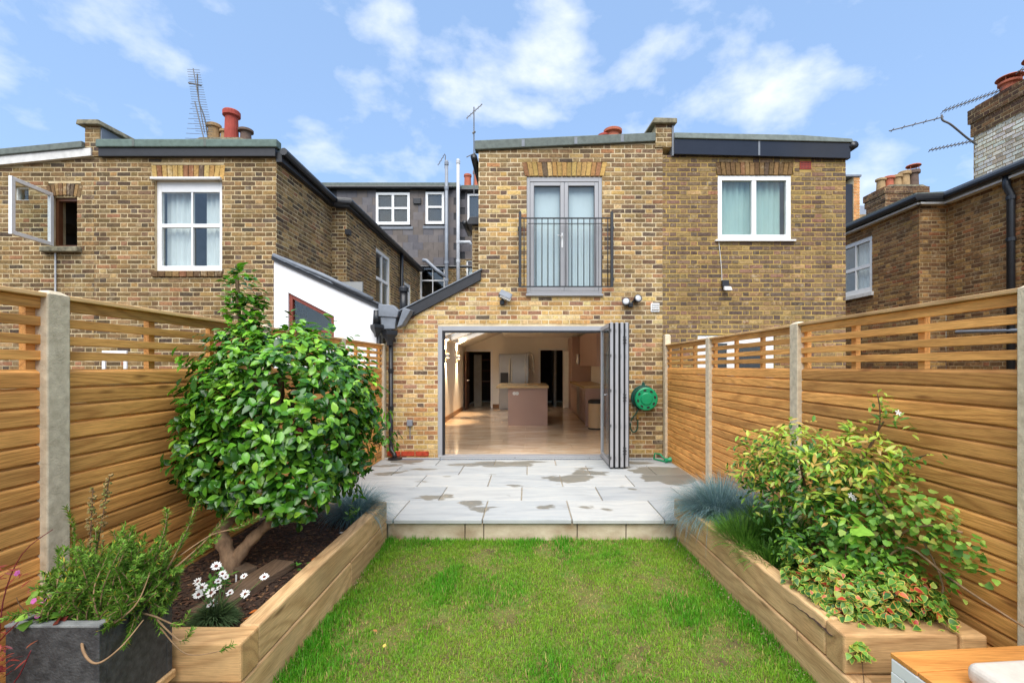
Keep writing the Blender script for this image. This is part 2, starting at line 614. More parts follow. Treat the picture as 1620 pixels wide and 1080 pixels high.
BVAR = {}
for kind, L_ in (('s', BS), ('h', BH)):
    for k in range(6):
        rg = random.Random(100 + k)
        h = BC - BV
        vv, ff = brick_geo([(-L_ / 2, -h / 2), (L_ / 2, -h / 2), (L_ / 2, h / 2), (-L_ / 2, h / 2)], 0.0045, rg)
        mb = MB()
        mb.add(vv, ff)
        BVAR[kind, k] = mb.mesh('brick', BRICK1)

def frame_of(org, n):
    org, n = Vector(org), Vector(n)
    u = (-n).cross(Vector((0, 0, 1)))
    return org, n, u

class Brickwork:
    def __init__(self, house, mortar, see=lambda c: True, seed=1):
        self.h, self.mortar, self.see = house, mortar, see
        self.recs = []
        self.rg = random.Random(seed)
    def wall(self, org, n, u0, u1, v0, v1, pal, holes=(), L=None, Rr=None, T=None, thick=0.22, phase=0.0, name='wall', bricks=True):
        org, n, u = frame_of(org, n)
        fL = L or (lambda v: u0)
        fR = Rr or (lambda v: u1)
        fT = T or (lambda uu: v1)
        rg = self.rg
        def W(p):
            return org + u * p[0] - n * p[1] + Vector((0, 0, p[2]))
        # mortar body in strips
        nc = int(math.ceil((v1 - v0) / (BC * 4)))
        br = {round(v0 + i * BC * 4, 4) for i in range(nc)} | {round(v1, 4)}
        for h in holes:
            br |= {round(x, 4) for x in (h[2], h[3]) if v0 < x < v1}
        if L:
            br |= {round(v0 + i * BC, 4) for i in range(nc * 4) if v0 + i * BC < v1}
        br = sorted(br)
        mb = MB()
        for va, vb in zip(br[:-1], br[1:]):
            iv = [(None, None)]
            hs = sorted((h for h in holes if h[2] < vb - 1e-4 and h[3] > va + 1e-4), key=lambda h: h[0])
            edges = []
            cur = 'L'
            for h in hs:
                edges.append((cur, h[0]))
                cur = h[1]
            edges.append((cur, 'R'))
            for ea, eb in edges:
                la, lb = (fL(va), fL(vb)) if ea == 'L' else (ea, ea)
                ra, rb = (fR(va), fR(vb)) if eb == 'R' else (eb, eb)
                if max(la, lb) >= max(ra, rb) - 1e-4:
                    continue
                q = [(la, min(va, fT(la))), (ra, min(va, fT(ra))), (rb, min(vb, fT(rb))), (lb, min(vb, fT(lb)))]
                if q[2][1] - q[1][1] < 1e-4 and q[3][1] - q[0][1] < 1e-4:
                    continue
                pp = [W((a_, 0, b_)) for a_, b_ in q] + [W((a_, thick, b_)) for a_, b_ in q]
                mb.add(pp, [(0, 1, 2, 3), (7, 6, 5, 4), (1, 0, 4, 5), (2, 1, 5, 6), (3, 2, 6, 7), (0, 3, 7, 4)])
        mb.build(name, self.mortar, self.h, weld=True)
        if not bricks:
            return
        i = 0
        per = BS + BH + 2 * BJ
        if phase == 'R':
            phase = (u1 - BS - BJ / 2) % per
        elif phase == 'L':
            phase = (u0 - BJ / 2) % per
        v = v0
        while v < v1 - 0.02:
            va, vb = v + BV / 2, min(v + BC - BV / 2, v1)
            start = u0 - 1.0 - ((u0 - 1.0) % per) + phase + (per / 2 if i % 2 else 0)
            x = start - per
            k = 0
            while x < u1 + 0.3:
                Lb = BS if k % 2 == 0 else BH
                a0, a1 = x + BJ / 2, x + Lb + BJ / 2
                x += Lb + BJ
                kd = 's' if k % 2 == 0 else 'h'
                k += 1
                segs = [(a0, a1)]
                for h in holes:
                    if h[2] < vb - 0.012 and h[3] > va + 0.012:
                        ns = []
                        for s0, s1 in segs:
                            if s1 <= h[0] or s0 >= h[1]:
                                ns.append((s0, s1))
                            else:
                                if s0 < h[0]:
                                    ns.append((s0, h[0]))
                                if s1 > h[1]:
                                    ns.append((h[1], s1))
                        segs = ns
                for s0, s1 in segs:
                    b0, b1 = max(s0, fL(va)), min(s1, fR(va))
                    c0, c1 = max(s0, fL(vb)), min(s1, fR(vb))
                    if b1 - b0 < 0.02 and c1 - c0 < 0.02:
                        continue
                    b1, c1 = max(b1, b0 + 0.004), max(c1, c0 + 0.004)
                    t0, t1 = min(vb, fT(c0)), min(vb, fT(c1))
                    if min(t0, t1) - va < 0.015:
                        continue
                    q = [(b0, va), (b1, va), (c1, t1), (c0, t0)]
                    full = abs(b1 - b0 - Lb) < 1e-3 and abs(c1 - c0 - Lb) < 1e-3 and abs(t0 - vb) < 1e-4 and abs(t1 - vb) < 1e-4
                    self.recs.append((q, kd if full else None, org, n, u, pal((s0 + s1) / 2, va, rg), False))
            v += BC
            i += 1
    def soldiers(self, org, n, u0, u1, v0, v1, pal, cnt, fan=0.03, rise=0.0):
        org, n, u = frame_of(org, n)
        for i in range(cnt):
            def e(k, top):
                x = u0 + (u1 - u0) * k / cnt
                f = (k / cnt - 0.5) * 2
                return x + (fan * f if top else 0)
            a0, a1 = e(i, 0) + 0.005, e(i + 1, 0) - 0.005
            b0, b1 = e(i, 1) + 0.005, e(i + 1, 1) - 0.005
            r0 = rise * (1 - ((i / cnt - 0.5) * 2) ** 2)
            r1 = rise * (1 - (((i + 1) / cnt - 0.5) * 2) ** 2)
            self.recs.append(([(a0, v0 + r0 + 0.004), (a1, v0 + r1 + 0.004), (b1, v1 + r1 - 0.005), (b0, v1 + r0 - 0.005)], None, org, n, u, pal(0, 0, self.rg), True))
    def finish(self, limit=300):
        cand = []
        for i, (q, kd, org, n, u, col, force) in enumerate(self.recs):
            cu, cv = sum(p[0] for p in q) / 4, sum(p[1] for p in q) / 4
            c = org + u * cu + Vector((0, 0, cv))
            x, y = project(c)
            if force:
                cand.append((1e9, i, c))
                continue
            if kd is None or not (4 < x < 1616 and 4 < y < 1076) or not self.see(c):
                continue
            d = Vector(CAM) - c
            cosv = d.normalized().dot(n)
            if cosv <= 0.02:
                continue
            cand.append(((q[1][0] - q[0][0]) * cosv / d.length_squared, i, c))
        cand.sort(key=lambda z: (-round(z[0], 4), z[1]))
        pick = {i for _, i, _ in cand[:limit]}
        mass = MB()
        for i, (q, kd, org, n, u, col, force) in enumerate(self.recs):
            rg = self.rg
            if i in pick:
                cu, cv = sum(p[0] for p in q) / 4, sum(p[1] for p in q) / 4
                c = org + u * cu + Vector((0, 0, cv))
                m = Matrix(((u.x, -n.x, 0, c.x), (u.y, -n.y, 0, c.y), (u.z, -n.z, 1, c.z), (0, 0, 0, 1)))
                if kd:
                    me = BVAR[kd, rg.randrange(6)]
                else:
                    mb = MB()
                    vv, ff = brick_geo([(p[0] - cu, p[1] - cv) for p in q], 0.005, rg)
                    mb.add(vv, ff)
                    me = mb.mesh('brick', BRICK1)
                m = m @ Matrix.Translation((0, rg.uniform(-0.0015, 0.001), 0)) @ Matrix.Rotation(rg.uniform(-0.008, 0.008), 4, 'Y')
                o = put('brick', me, self.h, m)
                o.color = (*col, 1)
            else:
                vv, ff = brick_geo(q, rg.uniform(0.003, 0.006), rg)
                mass.add([org + u * p[0] - n * p[1] + Vector((0, 0, p[2])) for p in vv], ff, col)
        if mass.v:
            mass.build('brickwork', BRICKM, self.h, kind='stuff')

def palette(table):
    cols = [lin(c) for c, _ in table]
    ws = [w_ for _, w_ in table]
    def pick(u, v, rg):
        c = rg.choices(cols, ws)[0]
        k = rg.uniform(0.82, 1.16)
        return tuple(min(1, x * k * rg.uniform(0.95, 1.05)) for x in c)
    return pick
PAL_NEW = palette([((198, 164, 106), 30), ((184, 146, 92), 24), ((176, 128, 88), 12), ((208, 180, 128), 18), ((144, 108, 82), 9), ((106, 88, 76), 7), ((166, 126, 98), 8)])
PAL_OLD = palette([((150, 124, 87), 28), ((137, 111, 79), 26), ((119, 97, 75), 16), ((170, 140, 95), 16), ((101, 86, 73), 7), ((153, 114, 83), 6)])
PAL_LEFT = palette([((134, 108, 72), 28), ((120, 96, 65), 26), ((104, 84, 61), 20), ((152, 122, 79), 17), ((86, 72, 58), 10), ((152, 108, 77), 4)])
PAL_RIGHT = palette([((124, 103, 82), 26), ((114, 94, 78), 26), ((135, 112, 80), 20), ((102, 85, 74), 12), ((148, 121, 82), 10), ((136, 104, 86), 5)])
PAL_FAR = palette([((146, 112, 72), 24), ((128, 94, 60), 26), ((110, 82, 56), 20), ((166, 128, 78), 14), ((148, 98, 64), 8)])
PAL_SOLD = palette([((186, 152, 92), 30), ((170, 132, 82), 24), ((194, 164, 106), 14), ((156, 110, 78), 8), ((104, 86, 70), 6)])
PAL_SOLD_D = palette([((142, 112, 74), 30), ((120, 94, 64), 24), ((156, 110, 78), 8), ((98, 80, 64), 10)])
PAL_WHITE = palette([((230, 226, 214), 30), ((216, 210, 194), 24), ((190, 180, 160), 10)])
PAL_STACK = palette([((112, 84, 62), 24), ((92, 70, 56), 24), ((134, 98, 68), 14)])
# ================================================================== ground
def struct(o):
    o['kind'] = 'structure'
    return o
M['earth'] = plain('bare_earth', (96, 82, 60), 0.95, 0.2, 3, 0.5, 40)
struct(MB().add([(-400, -400, -0.30), (400, -400, -0.30), (400, 400, -0.30), (-400, 400, -0.30)], [(0, 1, 2, 3)]).build('ground', M['earth']))

# ================================================================== our house (double-storey outrigger + side return)
FY = 7.40
HA = thing('brick_house', 'yellow brick rear of a house with wide open folding doors and a railed upper door', 'house', (0, FY, 0))
BA = Brickwork(HA, M['mortar_cream'], lambda c: True, 3)
def pal_a(u, v, rg):
    # reclaimed brick round the new openings, old sooty stock above and towards the party wall
    f = 1.0
    if v > 2.75:
        f = 0.42 if 1.3 > u > -0.5 else 0.18
        if v > 4.7:
            f = 0.08
    if u > 1.55:
        f = min(f, 0.45 if v < 2.75 else 0.08)
    if u > 1.95:
        f *= 0.5
    return PAL_NEW(u, v, rg) if rg.random() < f else PAL_OLD(u, v, rg)
def LA(v):
    if v <= 2.02:
        return -2.31
    if v <= 2.86:
        return -2.31 + (v - 2.02) * (1.51 / 0.84)
    return -0.80
TA = lambda u: 4.96 + (u + 0.8) * 0.048
DOOR = (-1.46, 1.52, 0.0, 2.12)
UPD = (-0.02, 1.21, 2.64, 4.55)
BA.wall((0, FY, 0), (0, -1, 0), -2.31, 2.19, -0.1, 5.12, pal_a, [(-1.46, 1.52, -0.1, 2.12), UPD, (-0.07, 1.26, 4.55, 4.79)], L=LA, T=TA)
BA.soldiers((0, FY, 0), (0, -1, 0), -0.05, 1.24, 4.555, 4.785, PAL_SOLD, 17, 0.05)
BA.wall((0, FY + 0.03, 0), (0, -1, 0), -0.07, 1.26, 4.55, 4.79, pal_a, bricks=False, thick=0.19, name='lintel')
# small stepped-out bay behind the corner
BA.wall((0, 9.5, 0), (0, -1, 0), -1.155, -0.80, 2.80, 4.42, PAL_LEFT)
BA.wall((-1.16, 0, 0), (-1, 0, 0), -10.2, -9.506, 2.80, 4.42, PAL_LEFT, bricks=False)
BA.finish(300)
bl = MB()
for (x0, x1) in ((-2.28, -2.07), (-2.055, -1.84), (-1.825, -1.61)):
    o = B(x0, x1, FY - 0.022, FY + 0.01, 0.012, 0.088).build('brick', BRICK1, HA, bevel=0.006)
    o.color = (*lin((186, 74, 50)), 1)
    o['label'] = 'bright red engineering brick'
# roof edge: felt coping sloping up to the party wall
pts = [(-0.86, FY - 0.05, 4.965), (2.07, FY - 0.05, 5.105), (2.07, FY - 0.05, 5.245), (-0.86, FY - 0.05, 5.115)]
MB().prism(pts, (0, 0.16, 0)).build('roof_edge', M['felt'], HA, bevel=0.012)
MB().prism([(-0.80, FY + 0.10, 5.00), (2.19, FY + 0.10, 5.14), (2.19, FY + 0.10, 5.20), (-0.80, FY + 0.10, 5.07)], (0, 6.4, 0)).build('flat_roof', M['felt'], HA)
B(-0.79, 2.18, FY + 0.23, FY + 0.25, 2.75, 4.9).build('inner_lining', M['room'], HA) if False else None
MB().prism([(-0.80, FY + 0.2, 2.75), (-0.80, 13.8, 2.75), (-0.80, 13.8, 5.0), (-0.80, FY + 0.2, 5.0)], (0.12, 0, 0)).build('side_wall', M['mortar_left'], HA)
B(-1.22, -0.90, FY + 0.02, 9.5, 4.80, 4.95).build('eaves_board', M['black_wood'], HA) if False else None
MB().tube([(-0.875, FY - 0.02, 4.86), (-0.875, 9.4, 4.82)], 0.055, 10).build('gutter', M['black_plastic'], HA, smooth=True)
MB().prism([(-1.28, 9.40, 4.40), (-0.81, 9.40, 4.40), (-0.81, 9.40, 4.56), (-1.20, 9.40, 4.56)], (0, 0.8, 0)).build('eaves', M['black_wood'], HA, bevel=0.01)
MB().tube([(-1.30, 9.36, 4.42), (-1.30, 10.2, 4.42)], 0.055, 10).build('gutter', M['black_plastic'], HA, smooth=True)
# verge board and roof of the side return
vb = [(-2.20, FY - 0.045, 2.10), (-0.76, FY - 0.045, 2.86), (-0.76, FY - 0.045, 3.02), (-2.20, FY - 0.045, 2.28)]
MB().prism(vb, (0, 0.06, 0)).build('verge_board', M['black_wood'], HA, bevel=0.006)
MB().prism([(-2.24, FY - 0.06, 2.275), (-0.74, FY - 0.06, 3.03), (-0.74, FY - 0.06, 3.05), (-2.24, FY - 0.06, 2.295)], (0, 0.14, 0)).build('verge_capping', M['lead'], HA)
# stacked party-wall pier with stone cap
PW = thing('party_wall_parapet', 'brick parapet stub with a tilted stone cap between the two flat roofs', 'parapet', (2.2, FY, 4.9))
BPW = Brickwork(PW, M['mortar_cream'], seed=8)
BPW.wall((0, FY - 0.03, 0), (0, -1, 0), 2.07, 2.33, 5.02, 5.38, PAL_OLD, thick=0.5)
BPW.finish()
MB().prism([(1.99, FY - 0.10, 5.37), (2.40, FY - 0.10, 5.37), (2.40, FY - 0.10, 5.45), (2.03, FY - 0.10, 5.46)], (-0.02, 1.2, 0.12)).build('cap_stone', M['stone_cap'], PW, bevel=0.012)
MB().prism([(2.331, FY - 0.05, 4.87), (2.36, FY - 0.05, 4.87), (2.36, FY - 0.05, 5.36), (2.331, FY - 0.05, 5.36)], (0, 0.4, 0)).build('flashing', M['lead'], PW)

for x_ in (-0.1, 0.75, 1.5):
    za = 4.965 + (x_ + 0.86) * 0.0478
    B(x_, x_ + 0.05, FY - 0.054, FY - 0.0495, za + 0.012, za + 0.125).build('felt_lap', M['lead'], HA)
# ---------------- upper doors with railing
def frame_rect(mb, x0, x1, z0, z1, y0, y1, fw, fb=None, ft=None):
    fb = fb or fw
    ft = ft or fw
    mb.box(x0, x0 + fw, y0, y1, z0, z1)
    mb.box(x1 - fw, x1, y0, y1, z0, z1)
    mb.box(x0 + fw, x1 - fw, y0, y1, z0, z0 + fb)
    mb.box(x0 + fw, x1 - fw, y0, y1, z1 - ft, z1)
ud = MB()
x0, x1, z0, z1 = UPD
frame_rect(ud, x0, x1, z0, z1, FY + 0.02, FY + 0.10, 0.055, 0.05, 0.075)
udo = ud.build('door_frame', M['aluminium'], HA, bevel=0.004)
B(x0 - 0.01, x1 + 0.01, FY - 0.06, FY + 0.03, z0 - 0.035, z0 - 0.002).build('sill', M['aluminium'], udo, bevel=0.005)
xm = (x0 + x1) / 2
for i, (a0, a1) in enumerate(((x0 + 0.058, xm - 0.002), (xm + 0.002, x1 - 0.058))):
    d = MB()
    frame_rect(d, a0, a1, z0 + 0.053, z1 - 0.078, FY + 0.028, FY + 0.085, 0.062, 0.075, 0.06)
    dl = d.build('glazed_door', M['aluminium'], HA, bevel=0.005)
    g_ = MB()
    frame_rect(g_, a0 + 0.062, a1 - 0.062, z0 + 0.128, z1 - 0.138, FY + 0.04, FY + 0.075, 0.008)
    g_.build('gasket', M['gasket'], dl)
    B(a0 + 0.07, a1 - 0.07, FY + 0.055, FY + 0.063, z0 + 0.136, z1 - 0.146).build('pane', M['glass_sky'], dl)
    if i == 0:
        hd = MB().tube([(a1 - 0.03, FY + 0.03, 3.58), (a1 - 0.03, FY - 0.025, 3.58), (a1 - 0.11, FY - 0.03, 3.585)], 0.009, 8)
        hd.box(a1 - 0.045, a1 - 0.018, FY + 0.018, FY + 0.03, 3.40, 3.64)
        hd.build('handle', M['white_paint'], dl, smooth=False)
cu = MB()
k = 50
pp = [(x0 + (x1 - x0) * i / k, FY + 0.15 + 0.002 * math.sin(i * 1.7)) for i in range(k + 1)]
cu.add([(p[0], p[1], z) for z in (z0, z1) for p in pp], [(i, i + 1, k + 2 + i, k + 1 + i) for i in range(k)])
cu.build('curtain', M['voile'], udo, smooth=True)
MB().box(x0 - 0.3, x1 + 0.3, FY + 0.6, FY + 0.62, z0 - 0.2, z1 + 0.2).build('room_interior', M['room'], udo)
rl = MB()
RY = FY - 0.115
for x in (-0.125, 1.345):
    rl.box(x - 0.022, x + 0.022, RY - 0.022, RY + 0.022, 2.735, 3.92)
rlo = rl.build('balcony_railing', M['iron'], HA, bevel=0.003, label='dark iron railing across the upper doors')
for z in (2.742, 3.835):
    B(-0.103, 1.323, RY - 0.012, RY + 0.012, z - 0.009, z + 0.009).build('rail', M['iron'], rlo)
B(-0.0, 1.22, RY - 0.010, RY + 0.010, 3.745, 3.753).build('rail', M['iron'], rlo)
nb = 15
bar = MB().tube([(0, 0, -0.54), (0, 0, 0.54)], 0.0085, 6).mesh('baluster', M['iron'], True)
for i in range(nb):
    x = -0.06 + i * (1.34 / (nb - 1))
    put('baluster', bar, rlo, Matrix.Translation((x, RY, 3.288)))
for x in (-0.16, 1.38):
    for z in (2.86, 3.68):
        s = -1 if x < 0 else 1
        B(min(x, x - s * 0.035), max(x, x - s * 0.035) + 0.0, RY - 0.01, FY + 0.005, z - 0.02, z + 0.02).build('bracket', M['iron'], rlo)
for x in (-0.125, 1.345):
    MB().lathe([(0.0, 0.022), (0.018, 0.018), (0.022, 0.005), (0.016, -0.006)][::-1], Matrix.Translation((x, RY, 3.922)), 10).build('finial', M['iron'], rlo, smooth=True)

# ---------------- folding doors on the ground floor
fo = MB()
x0, x1, z0, z1 = DOOR
fo.box(x0, x0 + 0.07, FY - 0.012, FY + 0.09, z0, z1)
fo.box(x1 - 0.07, x1, FY - 0.012, FY + 0.09, z0, z1)
fo.box(x0 + 0.07, x1 - 0.07, FY - 0.012, FY + 0.09, z1 - 0.075, z1)
foo = fo.build('door_frame', M['aluminium'], HA, bevel=0.004)
gk = MB()
gk.box(x0 + 0.072, x0 + 0.105, FY + 0.0, FY + 0.07, 0.03, z1 - 0.077)
gk.box(x0 + 0.105, x1 - 0.072, FY + 0.0, FY + 0.07, z1 - 0.105, z1 - 0.077)
gk.build('gasket', M['gasket'], foo)
B(x0 + 0.01, x1 - 0.01, FY - 0.05, FY + 0.11, -0.004, 0.022).build('threshold', M['aluminium'], foo, bevel=0.003)
LH = (0.025, 2.095)
def leaf_door(xc, y0, y1, first):
    d = MB()
    t_ = 0.023
    fw = 0.062
    d.box(xc - t_, xc + t_, y0, y0 + fw, *LH)
    d.box(xc - t_, xc + t_, y1 - fw, y1, *LH)
    d.box(xc - t_, xc + t_, y0 + fw, y1 - fw, LH[0], LH[0] + 0.07)
    d.box(xc - t_, xc + t_, y0 + fw, y1 - fw, LH[1] - 0.065, LH[1])
    lf = d.build('folding_door', M['aluminium'], HA, bevel=0.005)
    B(xc - 0.004, xc + 0.004, y0 + fw, y1 - fw, LH[0] + 0.07, LH[1] - 0.065).build('pane', M['glass'], lf)
    g_ = MB()
    g_.box(xc + t_ + 0.001, xc + t_ + 0.010, y0 - 0.004, y0 + 0.05, LH[0] + 0.01, LH[1] - 0.01)
    g_.box(xc - t_ - 0.010, xc - t_ - 0.001, y0 - 0.004, y0 + 0.05, LH[0] + 0.01, LH[1] - 0.01)
    g_.build('gasket', M['gasket'], lf)
    for z in (0.16, 0.62, 1.12, 1.62, 1.98):
        MB().tube([(xc - 0.012, y0 - 0.006, z - 0.02), (xc - 0.012, y0 - 0.006, z + 0.02)], 0.006, 8).build('hinge', M['gasket'] if first else M['aluminium'], lf)
    if first:
        h = MB().tube([(xc - t_, y0 + 0.2, 1.05), (xc - t_ - 0.05, y0 + 0.2, 1.05), (xc - t_ - 0.055, y0 + 0.09, 1.05)], 0.009, 8)
        h.build('handle', M['aluminium'], lf, smooth=True)
    return lf
leaf_door(1.198, 6.50, 7.36, True)
leaf_door(1.272, 6.50, 7.30, False)
leaf_door(1.346, 6.50, 7.30, False)
leaf_door(1.420, 6.52, 7.30, False)
for z in (0.26, 1.02, 1.84):
    mb = MB()
    for s in (-1, 1):
        mb.tube([(1.361, 6.492, z - 0.05), (1.405, 6.492, z), (1.361, 6.492, z + 0.05)] if s < 0 else [(1.405, 6.488, z - 0.05), (1.361, 6.488, z), (1.405, 6.488, z + 0.05)], 0.006, 6)
    mb.build('hinge_stay', M['gasket'], HA)

# ---------------- kitchen inside
KL, KR, KB, KC = -2.19, 2.08, 16.2, 2.50
M['kitchen_white'] = plain('kitchen_wall_paint', (242, 237, 228), 0.8, 0.03, 2)
M['travertine'], t, b = new_mat('travertine')
n1 = noise(t, mapping(t, position(t), (0.8, 2.6, 1)), 1.6, 9, 0.65, 0.6)
r1 = ramp(t, [(0.32, lin((190, 158, 124))), (0.52, lin((218, 192, 162))), (0.70, lin((234, 216, 192)))])
t.links.new(n1.outputs['Fac'], r1.inputs['Fac'])
oi = t.nodes.new('ShaderNodeObjectInfo')
tn = ramp(t, [(0, (0.9, 0.9, 0.9)), (1, (1.05, 1.04, 1.02))])
t.links.new(oi.outputs['Random'], tn.inputs['Fac'])
t.links.new(mixc(t, 1.0, r1.outputs[0], tn.outputs[0], 'MULTIPLY'), b.inputs['Base Color'])
b.inputs['Roughness'].default_value = 0.12
b.inputs['Specular IOR Level'].default_value = 0.6
M['taupe'] = plain('taupe_cabinet', (184, 152, 138), 0.35, 0.03, 2)
M['worktop'] = plain('cream_worktop', (206, 176, 128), 0.25, 0.08, 20)
M['steel'] = plain('brushed_steel', (170, 164, 156), 0.28, 0.06, 3, metal=0.9)
M['skirting'] = plain('stone_skirting', (150, 106, 66), 0.4, 0.14, 6)
M['dark_wood_door'] = plain('dark_wood_door', (96, 58, 34), 0.45, 0.15, 6)
kf = struct(B(KL - 0.1, KR + 0.1, FY + 0.095, KB + 3.2, -0.09, -0.012).build('kitchen_floor', M['mortar_cream']))
tw, td = 0.86, 0.58
iy, y = 0, FY + 0.115
tile = MB().box(-tw / 2, tw / 2, -td / 2, td / 2, -0.012, 0).mesh('floor_tile', M['travertine'])
while y < KB + 0.1:
    x = KL - 0.02 - (tw / 2 if iy % 2 else 0)
    while x < KR:
        c0, c1 = max(x, KL - 0.02), min(x + tw, KR + 0.02)
        if c1 - c0 > 0.05:
            if c1 - c0 > tw - 0.01:
                put('floor_tile', tile, kf, Matrix.Translation((x + tw / 2, y + td / 2, 0.0)))
            else:
                B(c0, c1, y, y + td, -0.012, 0).build('floor_tile', M['travertine'], kf)
        x += tw + 0.003
    y += td + 0.003
    iy += 1
B(KL - 0.12, KL, FY + 0.225, KB, 0.0, 2.16).build('kitchen_wall', M['kitchen_white'], HA)
B(KR, KR + 0.1, FY + 0.225, KB, 0.0, KC + 0.1).build('kitchen_wall', M['kitchen_white'], HA)
B(KL, DOOR[0] - 0.0, FY + 0.222, FY + 0.24, 0.0, 2.3).build('kitchen_wall', M['kitchen_white'], HA)
bw = MB()                                   # back wall with two doorways
for x0_, x1_, z0_, z1_ in ((KL, -2.10, 0, 2.5), (-1.32, 0.45, 0, 2.5), (1.25, KR, 0, 2.5), (-2.10, -1.32, 2.0, 2.5), (0.45, 1.25, 2.05, 2.5)):
    bw.box(x0_, x1_, KB, KB + 0.12, z0_, z1_ + 0.3)
bw.build('kitchen_wall', M['kitchen_white'], HA, weld=True)
for x0_, x1_, h_ in ((-2.10, -1.32, 2.0), (0.45, 1.25, 2.05)):
    a_ = MB()
    a_.box(x0_ - 0.07, x0_, KB - 0.018, KB - 0.001, 0, h_ + 0.07)
    a_.box(x1_, x1_ + 0.07, KB - 0.018, KB - 0.001, 0, h_ + 0.07)
    a_.box(x0_, x1_, KB - 0.018, KB - 0.001, h_, h_ + 0.07)
    a_.build('architrave', M['white_paint'], HA)
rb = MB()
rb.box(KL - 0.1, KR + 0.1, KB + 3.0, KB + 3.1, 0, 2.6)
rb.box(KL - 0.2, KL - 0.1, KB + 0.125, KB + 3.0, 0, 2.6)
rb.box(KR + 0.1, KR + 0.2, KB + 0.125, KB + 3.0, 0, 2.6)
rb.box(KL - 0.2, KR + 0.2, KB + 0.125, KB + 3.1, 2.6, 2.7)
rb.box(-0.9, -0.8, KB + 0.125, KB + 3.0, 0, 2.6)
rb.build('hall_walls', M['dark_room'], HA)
hs = MB()
hs.box(-2.0, -1.72, KB + 0.7, KB + 0.75, 0, 1.9)
hs.box(0.95, 1.05, KB + 0.5, KB + 2.0, 0, 2.2)
hs.build('hall_partition', M['room'], HA)
for z_ in (0.9, 1.3, 1.7):
    B(-1.70, -1.34, KB + 0.6, KB + 0.9, z_, z_ + 0.03).build('hall_shelf', M['dark_wood_door'], HA)
B(-0.80, KR + 0.1, FY + 0.225, KB, KC, KC + 0.1).build('ceiling', M['kitchen_white'], HA)
# sloping ceiling over the side return, with four roof lights
sx0, sz0, sx1, sz1 = -2.27, 2.13, -0.80, 2.70
def slope(x):
    return sz0 + (x - sx0) * (sz1 - sz0) / (sx1 - sx0)
def slope_slab(mb, xa, xb, ya, yb, th=0.12):
    mb.prism([(xa, ya, slope(xa)), (xb, ya, slope(xb)), (xb, ya, slope(xb) + th), (xa, ya, slope(xa) + th)], (0, yb - ya, 0))
sl_ = MB()
ys = [(8.60, 9.85), (10.0, 11.25), (11.4, 12.65), (12.8, 14.05)]
slope_slab(sl_, sx0, -2.12, FY + 0.225, KB)
slope_slab(sl_, -0.93, sx1, FY + 0.225, KB)
prev = FY + 0.225
for ya, yb in ys + [(KB, KB)]:
    if ya > prev:
        slope_slab(sl_, -2.12, -0.93, prev, ya)
    prev = yb
slo = sl_.build('sloping_ceiling', M['kitchen_white'], HA, weld=True)
for ya, yb in ys:
    g_ = MB()
    g_.prism([(-2.12, ya, slope(-2.12) + 0.09), (-0.93, ya, slope(-0.93) + 0.09), (-0.93, ya, slope(-0.93) + 0.1), (-2.12, ya, slope(-2.12) + 0.1)], (0, yb - ya, 0))
    g_.build('roof_light', M['glass_clear'], slo)
B(-0.80, -0.70, FY + 0.225, KB, KC - 0.001, 2.95).build('kitchen_wall', M['kitchen_white'], HA)
sr = MB()                                  # slates of the side return beyond the verge, left open over the roof lights
slope2 = lambda x: 2.26 + (x + 2.27) * 0.50
for xa, xb, ya, yb in ((-2.27, -2.14, FY, KB), (-0.90, -0.80, FY, KB), (-2.14, -0.90, FY, 8.55), (-2.14, -0.90, 14.1, KB)):
    sr.prism([(xa, ya, slope2(xa)), (xb, ya, slope2(xb)), (xb, ya, slope2(xb) + 0.03), (xa, ya, slope2(xa) + 0.03)], (0, yb - ya, 0))
sr.build('side_return_roof', M['lead'], HA, weld=True)
B(KL, KL + 0.018, FY + 0.25, 15.2, 0.002, 0.13).build('skirting', M['skirting'], HA)
B(-1.25, -0.98, KB - 0.02, KB - 0.001, 0.002, 0.13).build('skirting', M['skirting'], HA)
od = B(-2.12, -2.07, 15.35, 16.1, 0.01, 1.98).build('interior_door', M['dark_wood_door'], HA, label='brown door standing open at the far end of the kitchen')
MB().tube([(-2.07, 15.42, 1.0), (-2.0, 15.42, 1.0), (-2.0, 15.55, 1.0)], 0.012, 8).build('handle', M['steel'], od)
# white panelled door, ajar
dm = Matrix.Translation((1.28, 16.1, 0)) @ Matrix.Rotation(R(-52), 4, 'Z')
wd = MB()
wd.mbox(dm @ Matrix.Translation((0.36, 0, 1.01)), 0.72, 0.04, 1.98)
for cx, cz, sx_, sz_ in ((0.2, 0.5, 0.22, 0.6), (0.52, 0.5, 0.22, 0.6), (0.2, 1.4, 0.22, 0.85), (0.52, 1.4, 0.22, 0.85)):
    wd.mbox(dm @ Matrix.Translation((cx, -0.022, cz)), sx_, 0.012, sz_)
wdo = wd.build('interior_door', M['white_paint'], HA, bevel=0.006, label='white panelled door standing ajar')
MB().mbox(dm @ Matrix.Translation((0.66, -0.05, 1.0)), 0.03, 0.06, 0.1).build('handle', M['steel'], wdo)

